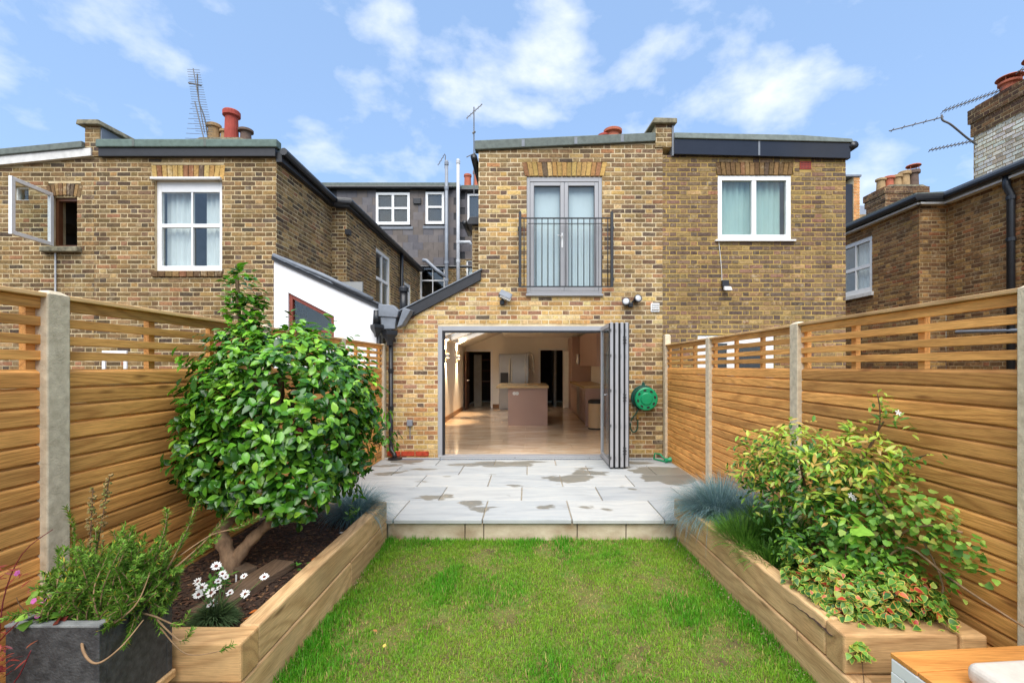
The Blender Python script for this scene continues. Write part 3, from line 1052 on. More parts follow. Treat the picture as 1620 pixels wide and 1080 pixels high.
isl = thing('kitchen_island', 'taupe kitchen island with a cream worktop standing alone on the stone floor', 'island', (0, 11.6, 0))
B(-0.49, 0.49, 11.3, 12.0, 0.0, 0.93).build('cabinet', M['taupe'], isl, bevel=0.003)
B(-0.45, 0.47, 12.0, 13.1, 0.06, 0.93).build('cabinet', M['dark_room'], isl)
B(-0.78, 0.52, 11.24, 13.2, 0.932, 0.985).build('worktop', M['worktop'], isl, bevel=0.004)
for dx in (-0.035, 0.035):
    MB().lathe([(0.0, 0), (0.045, 0), (0.045, 0.008), (0.0, 0.012)], Matrix.Translation((-0.30 + dx, 11.297, 0.80)) @ Matrix.Rotation(R(90), 4, 'X'), 16).build('socket', M['white_paint'], isl)
tp = MB().tube(smooth_path([(-0.06, 12.3, 0.985), (-0.06, 12.3, 1.72), (0.02, 12.3, 1.84), (0.12, 12.3, 1.80), (0.15, 12.3, 1.66), (0.15, 12.3, 1.30)], 5), 0.014, 8)
tp.tube([(-0.13, 12.3, 1.42), (0.15, 12.3, 1.42)], 0.01, 8)
tp.build('tap', M['steel'], isl, smooth=True)
fr = thing('fridge_freezer', 'steel double-door fridge behind the kitchen island with a dark ice dispenser', 'fridge', (-0.5, 15.8, 0))
B(-0.98, -0.60, 15.46, 16.1, 0.05, 1.82).build('freezer_door', M['steel'], fr, bevel=0.01)
B(-0.59, 0.02, 15.46, 16.1, 0.05, 1.82).build('fridge_door', M['steel'], fr, bevel=0.01)
B(-0.99, 0.03, 15.6, 16.14, 0.0, 1.90).build('casing', M['steel'], fr, bevel=0.006)
B(-0.93, -0.66, 15.445, 15.458, 0.85, 1.26).build('dispenser', M['gasket'], fr)
for x in (-0.625, -0.545):
    MB().tube([(x, 15.42, 0.5), (x, 15.42, 1.7)], 0.013, 8).build('handle', M['steel'], fr)
ku = thing('kitchen_unit', 'run of taupe base units with a cream worktop along the kitchen wall', 'cabinet', (1.8, 12, 0))
B(1.42, 2.07, 11.2, 11.25, 0.0, 0.93).build('end_panel', M['taupe'], ku)
for i in range(5):
    d = B(1.44, 1.46, 11.27 + i * 0.72, 11.27 + i * 0.72 + 0.71, 0.1, 0.91).build('cabinet_door', M['taupe'] if i != 2 else M['steel'], ku, bevel=0.003)
    MB().tube([(1.42, 11.35 + i * 0.72, 0.8), (1.42, 11.9 + i * 0.72, 0.8)], 0.008, 6).build('handle', M['steel'], d)
B(1.46, 2.07, 11.25, 14.9, 0.02, 0.93).build('carcass', M['taupe'], ku)
B(1.38, 2.075, 11.17, 14.9, 0.932, 0.985).build('worktop', M['worktop'], ku, bevel=0.004)
wu = thing('wall_cupboard', 'tall taupe wall cupboards hung above the kitchen worktop', 'cupboard', (1.9, 12.5, 1.5))
for i in range(4):
    B(1.66, 2.07, 11.0 + i * 0.9, 11.0 + i * 0.9 + 0.893, 1.48, 2.42).build('cupboard_door', M['taupe'], wu, bevel=0.003)
tu = thing('tall_unit', 'floor to ceiling taupe larder unit at the end of the worktop', 'cabinet', (1.8, 15.4, 0))
B(1.45, 2.07, 14.92, 15.5, 0.0, 2.44).build('cabinet_door', M['taupe'], tu, bevel=0.004)
B(1.42, 2.07, 15.51, 16.1, 0.0, 2.44).build('cabinet_door', M['taupe'], tu, bevel=0.004)
hdd = thing('cooker_hood', 'small chrome canister hood on the wall cupboards', 'hood', (1.62, 13.4, 1.5))
MB().lathe([(0.0, 0), (0.06, 0), (0.06, 0.3), (0.0, 0.3)], Matrix.Translation((1.58, 14.3, 1.55)), 16).build('canister', M['steel'], hdd, smooth=False)
bn = thing('kitchen_bin', 'cream metal bin with a black rim beside the folded doors', 'bin', (1.5, 10.6, 0))
M['cream_metal'] = plain('cream_enamel', (206, 178, 140), 0.3, 0.03)
MB().lathe([(0.0, 0.02), (0.19, 0.02), (0.19, 0.60), (0.0, 0.60)], Matrix.Translation((1.62, 10.75, 0)), 28).build('body', M['cream_metal'], bn, smooth=False)
MB().lathe([(0.0, 0.602), (0.198, 0.602), (0.198, 0.66), (0.15, 0.69), (0.0, 0.70)], Matrix.Translation((1.62, 10.75, 0)), 28).build('lid', M['black_plastic'], bn, smooth=False)
MB().lathe([(0.0, 0.0), (0.198, 0.0), (0.198, 0.03), (0.0, 0.03)], Matrix.Translation((1.62, 10.75, 0)), 28).build('base', M['black_plastic'], bn)
M['lamp_glow'], t, b = new_mat('lamp_glow')
b.inputs['Emission Color'].default_value = (1.0, 0.62, 0.28, 1)
b.inputs['Emission Strength'].default_value = 12
for i, (yy, lab) in enumerate(((12.1, 'lit up-and-down wall light nearer the open folding doors'), (14.0, 'lit up-and-down wall light nearer the brown kitchen door'))):
    wl = thing('wall_light', lab, 'wall light', (KL, yy, 1.75), 'wall lights in the kitchen')
    B(KL + 0.001, KL + 0.11, yy - 0.05, yy + 0.05, 1.70, 1.80).build('housing', M['white_paint'], wl, bevel=0.004)
    for z_, dz in ((1.803, 1), (1.697, -1)):
        B(KL + 0.03, KL + 0.09, yy - 0.03, yy + 0.03, min(z_, z_ + dz * 0.003), max(z_, z_ + dz * 0.003)).build('bulb', M['lamp_glow'], wl)
        ld = bpy.data.lights.new('wall_light_lamp', 'SPOT')
        ld.energy = 75
        ld.color = (1.0, 0.74, 0.46)
        ld.spot_size = R(60)
        ld.spot_blend = 0.6
        ld.shadow_soft_size = 0.02
        lo = bpy.data.objects.new('lamp', ld)
        COL.objects.link(lo)
        attach(lo, wl)
        lo.location = (KL + 0.06, yy, z_ + dz * 0.01)
        lo.rotation_euler = (R(180) if dz > 0 else 0, 0, 0)

# ================================================================== right neighbour
HB = thing('brick_house', 'dark sooty brick house rear with yellow mortar and a white two-pane window', 'house', (3.7, FY, 0))
BB = Brickwork(HB, M['mortar_yellow'], lambda c: c[2] > 1.9, 5)
def pal_b(u, v, rg):
    return PAL_OLD(u, v, rg) if rg.random() < (0.25 if v < 2.6 else 0.12) else PAL_RIGHT(u, v, rg)
WB = (3.09, 4.29, 3.52, 4.57)
DB = (2.76, 4.02, -0.1, 1.98)
TB = lambda u: 4.90 - (u - 2.2) * 0.025
BB.wall((0, FY + 0.004, 0), (0, -1, 0), 2.192, 5.17, -0.1, 4.90, pal_b, [WB, DB, (3.06, 4.32, 4.57, 4.79), (4.42, 4.61, 4.665, 4.80)], T=TB, phase='R')
BB.soldiers((0, FY + 0.004, 0), (0, -1, 0), 3.08, 4.30, 4.575, 4.785, PAL_SOLD_D, 16, 0.03)
BB.wall((0, FY + 0.034, 0), (0, -1, 0), 3.06, 4.32, 4.57, 4.79, pal_b, bricks=False, thick=0.19, name='lintel')
BB.finish(300)
window(HB, (0, FY + 0.004, 0), (0, -1, 0), *WB[:2], *WB[2:], back=0.015, fw=0.075, mull=(3.69,), gmat='glass_sky', sill=(0.03, M['white_paint']), curtain=[(3.0, 4.2, 'blind')])
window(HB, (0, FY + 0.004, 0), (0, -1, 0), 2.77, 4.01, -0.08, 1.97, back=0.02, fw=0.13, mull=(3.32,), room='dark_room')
ab = B(4.425, 4.605, FY - 0.004, FY + 0.05, 4.67, 4.795).build('air_brick', M['red_clay'], HB, label='red perforated air brick')
for i in range(7):
    for j in range(4):
        B(4.438 + i * 0.024, 4.45 + i * 0.024, FY - 0.007, FY - 0.003, 4.682 + j * 0.028, 4.694 + j * 0.028).build('air_hole', M['gasket'], ab)
MB().prism([(2.36, FY - 0.07, 4.885), (5.20, FY - 0.07, 4.815), (5.20, FY - 0.07, 5.06), (2.36, FY - 0.07, 5.13)], (0, 0.08, 0)).build('fascia', M['black_gloss'], HB, bevel=0.004)
B(3.71, 3.74, FY - 0.076, FY - 0.071, 4.86, 5.09).build('fascia_joint', M['lead'], HB)
MB().prism([(2.36, FY - 0.10, 5.13), (5.24, FY - 0.10, 5.06), (5.22, FY - 0.08, 5.13), (4.4, FY - 0.06, 5.20), (2.36, FY - 0.06, 5.24)], (0, 6.0, 0)).build('roof_edge', M['felt'], HB, bevel=0.015)
MB().tube([(5.25, FY - 0.10, 5.02), (5.25, 13, 5.0)], 0.06, 10).build('gutter', M['black_plastic'], HB, smooth=True)
MB().prism([(5.17, FY + 0.23, -0.1), (5.17, 13.4, -0.1), (5.17, 13.4, 4.8), (5.17, FY + 0.23, 4.8)], (-0.12, 0, 0)).build('side_wall', M['mortar_brown'], HB)
cb = MB().tube(smooth_path([(3.10, FY - 0.008, 3.50), (3.13, FY - 0.014, 3.2), (3.15, FY - 0.01, 2.95), (3.15, FY - 0.012, 2.80)]), 0.005, 6)
LB = thing('security_light', 'small black bulkhead lamp with a white lens on the dark brick wall', 'light', (3.19, FY, 2.75))
cb.build('cable', M['old_white'], LB)
B(3.14, 3.25, FY - 0.06, FY - 0.008, 2.76, 2.86).build('housing', M['black_plastic'], LB, bevel=0.008)
B(3.15, 3.20, FY - 0.06, FY - 0.008, 2.715, 2.758).build('sensor', M['black_plastic'], LB, bevel=0.005)
MB().prism([(3.15, FY - 0.065, 2.70), (3.27, FY - 0.065, 2.70), (3.25, FY - 0.065, 2.755), (3.16, FY - 0.065, 2.755)], (0, -0.07, -0.02)).build('lamp_head', M['white_paint'], LB, bevel=0.006)

# ================================================================== left neighbour
HD = thing('brick_house', 'brown brick house rear with a white sash window and a receding gabled flank', 'house', (-5.5, FY, 0))
BD = Brickwork(HD, M['mortar_left'], lambda c: c[2] > 1.95, 9)
WD = (-6.07, -4.97, 3.02, 4.49)
def pal_d(u, v, rg):
    return PAL_OLD(u, v, rg) if rg.random() < 0.3 else PAL_LEFT(u, v, rg)
BD.wall((0, FY, 0), (0, -1, 0), -7.05, -4.098, -0.1, 4.86, pal_d, [WD, (-6.10, -4.94, 4.49, 4.74)], phase='R')
BD.soldiers((0, FY, 0), (0, -1, 0), -6.10, -4.94, 4.495, 4.735, PAL_SOLD, 14, 0.03)
BD.wall((0, FY + 0.03, 0), (0, -1, 0), -6.10, -4.94, 4.49, 4.74, pal_d, bricks=False, thick=0.19, name='lintel')
BD.wall((-4.09, 0, 0), (1, 0, 0), FY + 0.006, 9.5, 2.2, 4.84, pal_d, phase='L')
BD.wall((0, 9.5, 0), (0, -1, 0), -4.088, -3.798, 2.0, 4.82, pal_d, phase='R')
WS1, WS2 = (11.35, 12.55, 3.0, 4.46), (13.95, 14.75, 2.75, 4.1)
BD.wall((-3.79, 0, 0), (1, 0, 0), 9.506, 15.85, 2.0, 4.82, pal_d, [WS1, WS2], phase='L')
BD.finish(300)
window(HD, (0, FY, 0), (0, -1, 0), *WD[:2], *WD[2:], back=0.05, fw=0.075, mull=(-5.50,), trans=(3.77,), head=0.10, stagger=0.3, mw=0.028,
       curtain=[(-6.02, -5.56, 'curtain'), (-5.36, -5.0, 'curtain')])
B(WD[0] - 0.04, WD[1] + 0.0, FY - 0.05, FY + 0.02, 4.49, 4.53).build('window_head', M['old_white'], HD, bevel=0.006)
for i in range(10):
    x = -6.10 + i * 0.115
    o = B(x, x + 0.105, FY - 0.035, FY + 0.05, 2.92, 3.012).build('brick', BRICK1, HD, bevel=0.006)
    o.color = (*PAL_LEFT(0, 0, rnd), 1)
window(HD, (-3.79, 0, 0), (1, 0, 0), *WS1[:2], *WS1[2:], back=0.03, fw=0.09, mull=(11.95,), trans=(3.72,), mw=0.03, sill=(0.08, M['old_white']))
window(HD, (-3.79, 0, 0), (1, 0, 0), *WS2[:2], *WS2[2:], back=0.03, fw=0.09, trans=(3.4,), sill=(0.06, M['old_white']))
B(-6.92, -4.07, FY - 0.07, FY + 0.02, 4.85, 4.985).build('fascia', M['black_wood'], HD, bevel=0.005)
B(-6.94, -4.03, FY - 0.10, FY + 0.05, 4.987, 5.115).build('roof_edge', M['felt_green'], HD, bevel=0.014)
for x_ in (-6.35, -5.2):
    B(x_, x_ + 0.04, FY - 0.104, FY - 0.0995, 4.995, 5.105).build('felt_lap', M['felt'], HD)
B(-7.0, -4.10, FY + 0.05, 15.8, 4.9, 5.05).build('flat_roof', M['felt'], HD)
B(-4.08, -3.99, FY - 0.02, 9.45, 4.78, 4.94).build('eaves_board', M['black_wood'], HD)
B(-4.0, -3.69, 9.38, 15.85, 4.76, 4.92).build('eaves_board', M['black_wood'], HD)
gt = MB().tube([(-3.94, FY - 0.06, 4.93), (-3.94, 9.30, 4.87), (-3.66, 9.34, 4.86), (-3.64, 15.8, 4.80)], 0.06, 10)
gt.build('gutter', M['black_plastic'], HD, smooth=False)
MB().box(-3.78, -3.70, 9.40, 9.55, 4.2, 4.3).build('eaves_bracket', M['black_wood'], HD)
dpn = MB().tube([(-3.70, 13.35, 4.82), (-3.70, 13.35, 2.2)], 0.05, 10)
dpn.build('downpipe', M['black_plastic'], HD, smooth=True)
# white rendered side return with sloping verge and red-brown framed window
zr = lambda x: 3.20 - (x + 4.09) * 0.455
SY = FY - 0.05
wx0, wx1, wz0 = -3.87, -3.13, 1.80
wt = lambda x: 2.66 - (x + 3.87) * 0.52
rn = MB()
def xz(mb, poly, y0, d):
    mb.prism([(p[0], y0, p[1]) for p in poly], (0, d, 0))
xz(rn, [(-4.10, -0.1), (wx0, -0.1), (wx0, zr(wx0)), (-4.10, zr(-4.10))], SY, 0.2)
xz(rn, [(wx1, -0.1), (-2.40, -0.1), (-2.40, zr(-2.40)), (wx1, zr(wx1))], SY, 0.2)
xz(rn, [(wx0, -0.1), (wx1, -0.1), (wx1, wz0), (wx0, wz0)], SY, 0.2)
xz(rn, [(wx0, wt(wx0)), (wx1, wt(wx1)), (wx1, zr(wx1)), (wx0, zr(wx0))], SY, 0.2)
rn.build('rendered_wall', M['render'], HD, weld=True, label='smooth white rendered end wall of the side return')
wf = MB()
f_ = 0.055
xz(wf, [(wx0, wz0), (wx0 + f_, wz0), (wx0 + f_, wt(wx0 + f_)), (wx0, wt(wx0))], SY + 0.03, 0.07)
xz(wf, [(wx1 - f_, wz0), (wx1, wz0), (wx1, wt(wx1)), (wx1 - f_, wt(wx1 - f_))], SY + 0.03, 0.07)
xz(wf, [(wx0 + f_, wt(wx0 + f_) - 0.07), (wx1 - f_, wt(wx1 - f_) - 0.07), (wx1 - f_, wt(wx1 - f_)), (wx0 + f_, wt(wx0 + f_))], SY + 0.03, 0.07)
xz(wf, [(wx0 + f_, wz0), (wx1 - f_, wz0), (wx1 - f_, wz0 + 0.06), (wx0 + f_, wz0 + 0.06)], SY + 0.03, 0.07)
xz(wf, [(wx0 + f_, 1.99), (wx1 - f_, 1.99), (wx1 - f_, 2.05), (wx0 + f_, 2.05)], SY + 0.032, 0.06)
wfo = wf.build('window', M['red_frame'], HD, bevel=0.004, label='lopsided window with a red-brown timber frame')
pn = MB()
xz(pn, [(wx0 + f_, wz0 + 0.06), (wx1 - f_, wz0 + 0.06), (wx1 - f_, wt(wx1 - f_) - 0.07), (wx0 + f_, wt(wx0 + f_) - 0.07)], SY + 0.07, 0.006)
pn.build('pane', M['glass'], wfo)
MB().box(-4.0, -3.0, SY + 0.9, SY + 0.95, 1.2, 3.0).build('room_interior', M['room'], wfo)
vr = MB()
xz(vr, [(-4.12, zr(-4.12) - 0.035), (-2.36, zr(-2.36) - 0.035), (-2.36, zr(-2.36) + 0.02), (-4.12, zr(-4.12) + 0.02)], SY - 0.035, 0.06)
vr.build('verge_board', M['black_wood'], HD)
for i in range(9):
    xa = -4.10 + i * 0.19
    tl = MB()
    xz(tl, [(xa, zr(xa) + 0.022 + 0.012), (xa + 0.215, zr(xa + 0.215) + 0.022), (xa + 0.215, zr(xa + 0.215) + 0.034), (xa, zr(xa) + 0.046)], SY - 0.06, 0.45)
    tl.build('roof_tile', M['lead'] if i < 5 else M['black_wood'], HD)
rr_ = MB()
xz(rr_, [(-4.09, zr(-4.09) - 0.01), (-2.40, zr(-2.40) - 0.01), (-2.40, zr(-2.40) + 0.03), (-4.09, zr(-4.09) + 0.03)], SY + 0.2, 8.0)
rr_.build('side_return_roof', M['lead'], HD)
MB().tube([(-4.10, SY - 0.02, zr(-4.10) + 0.05), (-3.3, SY - 0.03, zr(-3.3) + 0.09), (-2.5, SY - 0.02, zr(-2.5) + 0.07)], 0.035, 8).build('lead_roll', M['lead'], HD, smooth=True)
# patio window of the left neighbour seen through the trellis
window(HD, (0, FY, 0), (0, -1, 0), -6.9, -6.5, 1.2, 1.72, back=-0.03, fw=0.05, room='dark_room')
window(HD, (0, FY, 0), (0, -1, 0), -5.05, -4.3, 0.6, 1.9, back=-0.03, fw=0.09, fmat='red_frame', room='dark_room')

PD = thing('party_wall_parapet', 'stone-capped parapet stub above the brown house beside its green felt edge', 'parapet', (-7.05, FY, 4.9))
BPD = Brickwork(PD, M['mortar_left'], seed=12)
BPD.wall((0, FY - 0.03, 0), (0, -1, 0), -7.17, -6.93, 4.87, 5.36, PAL_OLD, thick=0.5)
BPD.finish()
MB().prism([(-7.26, FY - 0.10, 5.35), (-6.88, FY - 0.10, 5.35), (-6.90, FY - 0.10, 5.43), (-7.24, FY - 0.10, 5.43)], (0.12, 1.5, 0.0)).build('cap_stone', M['stone_cap'], PD, bevel=0.012)
MB().prism([(-6.929, FY - 0.02, 5.116), (-6.929, FY + 1.4, 5.116), (-6.929, FY + 1.4, 5.34), (-6.929, FY - 0.02, 5.34)], (0.02, 0, 0)).build('flashing', M['lead'], PD)

# ---------------- next house along, casement swung open
HE = thing('brick_house', 'brown brick house at the picture edge with a white casement window hanging open', 'house', (-8.6, FY, 0))
BE = Brickwork(HE, M['mortar_left'], lambda c: c[2] > 1.95, 15)
WE = (-7.74, -7.33, 3.40, 4.22)
WV = (-8.38, -8.12, 4.16, 4.40)
TE = lambda u: 4.86 - (-7.05 - u) * 0.10
BE.wall((0, FY + 0.004, 0), (0, -1, 0), -10.2, -7.052, -0.1, 4.86, pal_d, [WE, WV, (-7.80, -7.27, 4.22, 4.44)], T=TE)
BE.soldiers((0, FY + 0.004, 0), (0, -1, 0), -7.79, -7.28, 4.20, 4.40, PAL_SOLD_D, 9, 0.05, 0.05)
BE.wall((0, FY + 0.03, 0), (0, -1, 0), -7.80, -7.27, 4.22, 4.44, pal_d, bricks=False, thick=0.19, name='lintel')
BE.finish(300)
MB().prism([(-10.2, FY - 0.06, 4.55), (-7.05, FY - 0.06, 4.865), (-7.05, FY - 0.06, 4.99), (-10.2, FY - 0.06, 4.70)], (0, 0.08, 0)).build('fascia', M['old_white'], HE)
MB().prism([(-10.2, FY - 0.09, 4.70), (-7.17, FY - 0.09, 4.985), (-7.17, FY - 0.09, 5.09), (-10.2, FY - 0.09, 4.80)], (0, 4, 0)).build('roof_edge', M['felt'], HE, bevel=0.01)
we = MB()
frame_rect(we, WE[0], WE[1], WE[2], WE[3], FY + 0.06, FY + 0.13, 0.05)
weo = we.build('window', M['dark_wood_door'], HE)
MB().box(-10.4, -6.9, FY + 1.0, FY + 1.05, 2.6, 5.4).build('room_interior', M['dark_room'], weo)
B(WE[0] - 0.12, WE[1] + 0.08, FY - 0.09, FY + 0.05, 3.31, 3.398).build('sill', M['stone_cap'], weo, bevel=0.015)
cm = Matrix.Translation((WE[0], FY + 0.01, 3.42)) @ Matrix.Rotation(R(-82), 4, 'Z')
cs = MB()
CW, CH = 0.70, 0.86
for (x_, z_, sx_, sz_) in ((0.03, CH / 2, 0.06, CH), (CW - 0.03, CH / 2, 0.06, CH), (CW / 2, 0.03, CW - 0.12, 0.06), (CW / 2, CH - 0.03, CW - 0.12, 0.06)):
    cs.mbox(cm @ Matrix.Translation((x_, 0, z_)), sx_, 0.045, sz_)
cso = cs.build('casement', M['white_paint'], HE, bevel=0.004, label='white casement swung wide open')
MB().mbox(cm @ Matrix.Translation((CW / 2, 0, CH / 2)), CW - 0.12, 0.006, CH - 0.12).build('pane', M['glass'], cso)
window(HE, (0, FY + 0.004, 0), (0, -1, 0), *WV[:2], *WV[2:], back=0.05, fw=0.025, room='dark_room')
MB().tube([(-7.66, FY - 0.02, 3.35), (-7.66, FY - 0.02, 1.9)], 0.012, 6).build('waste_pipe', M['pale_pipe'], HE)

# ================================================================== next house to the right: flank wall and chimneys
HC = thing('brick_house', 'brown brick flank wall with a white sash window under a long dark gutter', 'house', (8.2, 8, 0))
BCk = Brickwork(HC, M['mortar_brown'], lambda c: c[2] > 1.9, 21)
WC = (-11.25, -10.15, 3.14, 4.40)
BCk.wall((8.2, 0, 0), (-1, 0, 0), -8.92, -7.35, -0.1, 4.66, PAL_FAR, phase='L')
BCk.wall((0, 8.92, 0), (0, -1, 0), 7.688, 8.198, -0.1, 4.66, PAL_FAR, phase='L')
BCk.wall((7.68, 0, 0), (-1, 0, 0), -14.5, -8.926, -0.1, 4.66, PAL_FAR, [WC], phase='R')
BCk.finish(300)
window(HC, (7.68, 0, 0), (-1, 0, 0), *WC[:2], *WC[2:], back=0.02, fw=0.10, mull=(-10.7,), trans=(3.75,), mw=0.03, sill=(0.09, M['old_white']), curtain=[(-10.9, -10.3, 'curtain')])
B(8.06, 8.19, 7.3, 8.86, 4.61, 4.65).build('eaves_board', M['old_white'], HC)
B(7.56, 7.67, 8.84, 14.5, 4.61, 4.65).build('eaves_board', M['old_white'], HC)
B(7.60, 8.30, 8.80, 8.92, 4.61, 4.65).build('eaves_board', M['old_white'], HC)
MB().tube([(8.02, 7.3, 4.73), (8.02, 8.74, 4.73), (7.52, 8.76, 4.73), (7.52, 14.5, 4.73)], 0.065, 10).build('gutter', M['black_plastic'], HC)
MB().prism([(8.02, 7.3, 4.78), (12.0, 7.3, 5.0), (12.0, 7.3, 5.05), (8.02, 7.3, 4.83)], (0, 7.2, 0)).build('flat_roof', M['lead'], HC)
MB().prism([(7.50, 8.8, 4.79), (8.3, 8.8, 4.83), (8.3, 8.8, 4.86), (7.50, 8.8, 4.82)], (0, 5.7, 0)).build('flat_roof', M['felt'], HC)
MB().prism([(8.2, 7.35, -0.1), (12.0, 7.35, -0.1), (12.0, 7.35, 4.75), (8.2, 7.35, 4.75)], (0, 0.2, 0)).build('end_wall', M['mortar_brown'], HC)
hp = MB()
hp.tube([(8.08, 7.68, 4.72), (8.08, 7.68, 4.50), (8.13, 7.66, 4.36), (8.13, 7.66, -0.1)], 0.055, 10)
hpo = hp.build('downpipe', M['black_plastic'], HC, smooth=True)
for z in (2.6, 3.6, 4.3):
    MB().tube([(8.13, 7.66, z - 0.03), (8.13, 7.66, z + 0.03)], 0.066, 10).build('pipe_collar', M['black_plastic'], hpo)
MB().tube([(8.1, 7.3, 2.05), (8.1, 8.6, 2.12)], 0.03, 8).build('waste_pipe', M['grey_pipe'], HC)

def pot(parent, x, y, z, r, h, mat, flare=1.15, n=18, cowl=False):
    prof = [(r * 1.05, 0), (r * 0.95, h * 0.1), (r * 0.86, h * 0.75), (r * 0.86, h * 0.8), (r * flare, h * 0.84), (r * flare, h * 0.97), (r * flare * 0.9, h), (r * 0.7, h), (r * 0.68, h * 0.8)]
    o = MB().lathe(prof, Matrix.Translation((x, y, z)), n).build('chimney_pot', M[mat], parent, smooth=False)
    if cowl:
        c = MB()
        for k in range(4):
            an = k * math.pi / 2 + 0.4
            c.tube([(x + r * math.cos(an), y + r * math.sin(an), z + h), (x + r * math.cos(an), y + r * math.sin(an), z + h * 1.22)], 0.01, 5)
        c.lathe([(r * 1.35, h * 1.2), (r * 1.3, h * 1.24), (0.02, h * 1.32)], Matrix.Translation((x, y, z)), n)
        c.build('cowl', M['terracotta'], o)
    return o

def chimney(name, label, x0, x1, y0, y1, z0, z1, pal, mortar, pots, capz=0.3, seed=1, pal2=None, see=lambda c: True):
    h = thing(name, label, 'chimney', ((x0 + x1) / 2, (y0 + y1) / 2, z0))
    bk = Brickwork(h, mortar, see, seed)
    zc = z1 - capz
    bk.wall((0, y0, 0), (0, -1, 0), x0 + 0.006, x1, z0, zc, pal, thick=0.1)
    bk.wall((x0, 0, 0), (-1, 0, 0), -y1, -y0 - 0.006, z0, zc, pal, thick=0.09)
    p2 = pal2 or pal
    k = int(capz / 0.075)
    for i, g in ((0, 0.03), (1, 0.06)):
        za, zb = zc + i * capz / 2, zc + (i + 1) * capz / 2
        bk.wall((0, y0 - g, 0), (0, -1, 0), x0 - g + 0.006, x1 + g, za, zb, p2, thick=0.12, phase=0.1 * i)
        bk.wall((x0 - g, 0, 0), (-1, 0, 0), -(y1 + g), -(y0 - g) - 0.006, za, zb, p2, thick=0.11)
    bk.finish(300)
    B(x0 + 0.1, x1 - 0.02, y0 + 0.1, y1 - 0.02, z0, z1 - 0.01).build('core', mortar, h)
    MB().prism([(x0 - 0.03, y0 - 0.03, z1), (x1 + 0.03, y0 - 0.03, z1), (x1 - 0.12, y0 - 0.03, z1 + 0.07), (x0 + 0.12, y0 - 0.03, z1 + 0.07)], (0, y1 - y0 + 0.06, 0)).build('flaunching', M['stone_cap'], h)
    for a_ in pots:
        pot(h, *a_[:3], *a_[3:])
    return h
CH1 = chimney('chimney_stack', 'broad chimney stack with whitewashed brick flank and sooty brick crown', 8.62, 9.6, 6.9, 8.80, 4.75, 6.42, PAL_WHITE, M['mortar_brown'],
        [(8.95, 8.45, 6.45, 0.15, 0.30, 'terracotta', 1.12, 18, True), (8.95, 7.95, 6.45, 0.17, 0.34, 'terracotta', 1.12, 18, True), (8.95, 7.4, 6.45, 0.16, 0.32, 'terracotta')], 0.52, 31, PAL_STACK)
CH2 = chimney('chimney_stack', 'square brick chimney stack with a row of five buff pots', 11.0, 12.25, 14.0, 14.8, 5.6, 6.98, PAL_STACK, M['mortar_brown'],
        [(11.17, 14.4, 7.0, 0.13, 0.40, 'buff_clay'), (11.42, 14.4, 7.0, 0.14, 0.46, 'terracotta'), (11.67, 14.4, 7.0, 0.14, 0.5, 'buff_clay'), (11.92, 14.4, 7.0, 0.15, 0.62, 'buff_clay'), (12.2, 14.4, 7.0, 0.15, 0.66, 'sooty_clay', 1.2, 18, True)], 0.4, 33)
CH3 = chimney('chimney_stack', 'chimney behind the green felt roof edge with one tall red pot among buff ones', -8.75, -7.45, 12.0, 12.6, 5.2, 7.42, PAL_STACK, M['mortar_brown'],
        [(-8.48, 12.3, 7.44, 0.16, 0.56, 'buff_clay', 1.12), (-8.2, 12.35, 7.44, 0.13, 0.42, 'buff_clay'), (-7.94, 12.2, 7.44, 0.18, 0.86, 'red_clay', 1.18), (-7.62, 12.3, 7.44, 0.15, 0.42, 'sooty_clay', 1.25)], 0.3, 35, see=lambda c: False)
CH4 = chimney('chimney_stack', 'pair of squat terracotta pots peeping above the felt roof beside the parapet', 1.75, 2.5, 11.0, 11.6, 5.6, 6.84, PAL_STACK, M['mortar_brown'],
        [(1.90, 11.3, 6.84, 0.15, 0.36, 'red_clay'), (2.1, 11.25, 6.84, 0.19, 0.46, 'terracotta', 1.2)], 0.3, 37, see=lambda c: False)

# far slate roof and brick tower between the houses on the right
FT = thing('brick_tower', 'slim orange brick corner of a modern block beyond the dark brick house', 'building', (16, 22, 0))
BF = Brickwork(FT, M['mortar_cream'], lambda c: c[2] > 8, 41)
PAL_ORANGE = palette([((206, 140, 78), 10), ((196, 128, 68), 8), ((216, 152, 92), 6)])
BF.wall((0, 22.0, 0), (0, -1, 0), 15.75, 16.05, 6.0, 10.62, PAL_ORANGE, thick=2.0)
BF.finish(0)
B(15.40, 15.74, 22.05, 24, 6.0, 10.3).build('window_strip', M['black_gloss'], FT)
B(15.35, 16.10, 21.95, 24, 10.63, 10.72).build('parapet_cap', M['lead'], FT)
FS = thing('slate_roof_house', 'pale grey slate roof just visible behind the flank wall', 'building', (17, 24, 0))
MB().prism([(16.2, 23.0, 5.0), (20.5, 23.0, 5.0), (20.5, 23.0, 9.15), (16.2, 23.0, 9.15)], (0, 0.3, 0)).build('wall', M['mortar_brown'], FS)
MB().add([(16.0, 22.8, 8.7), (21, 22.8, 8.7), (21, 25, 10.3), (16.0, 25, 10.3)], [(0, 1, 2, 3)]).build('roof', M['lead'], FS)

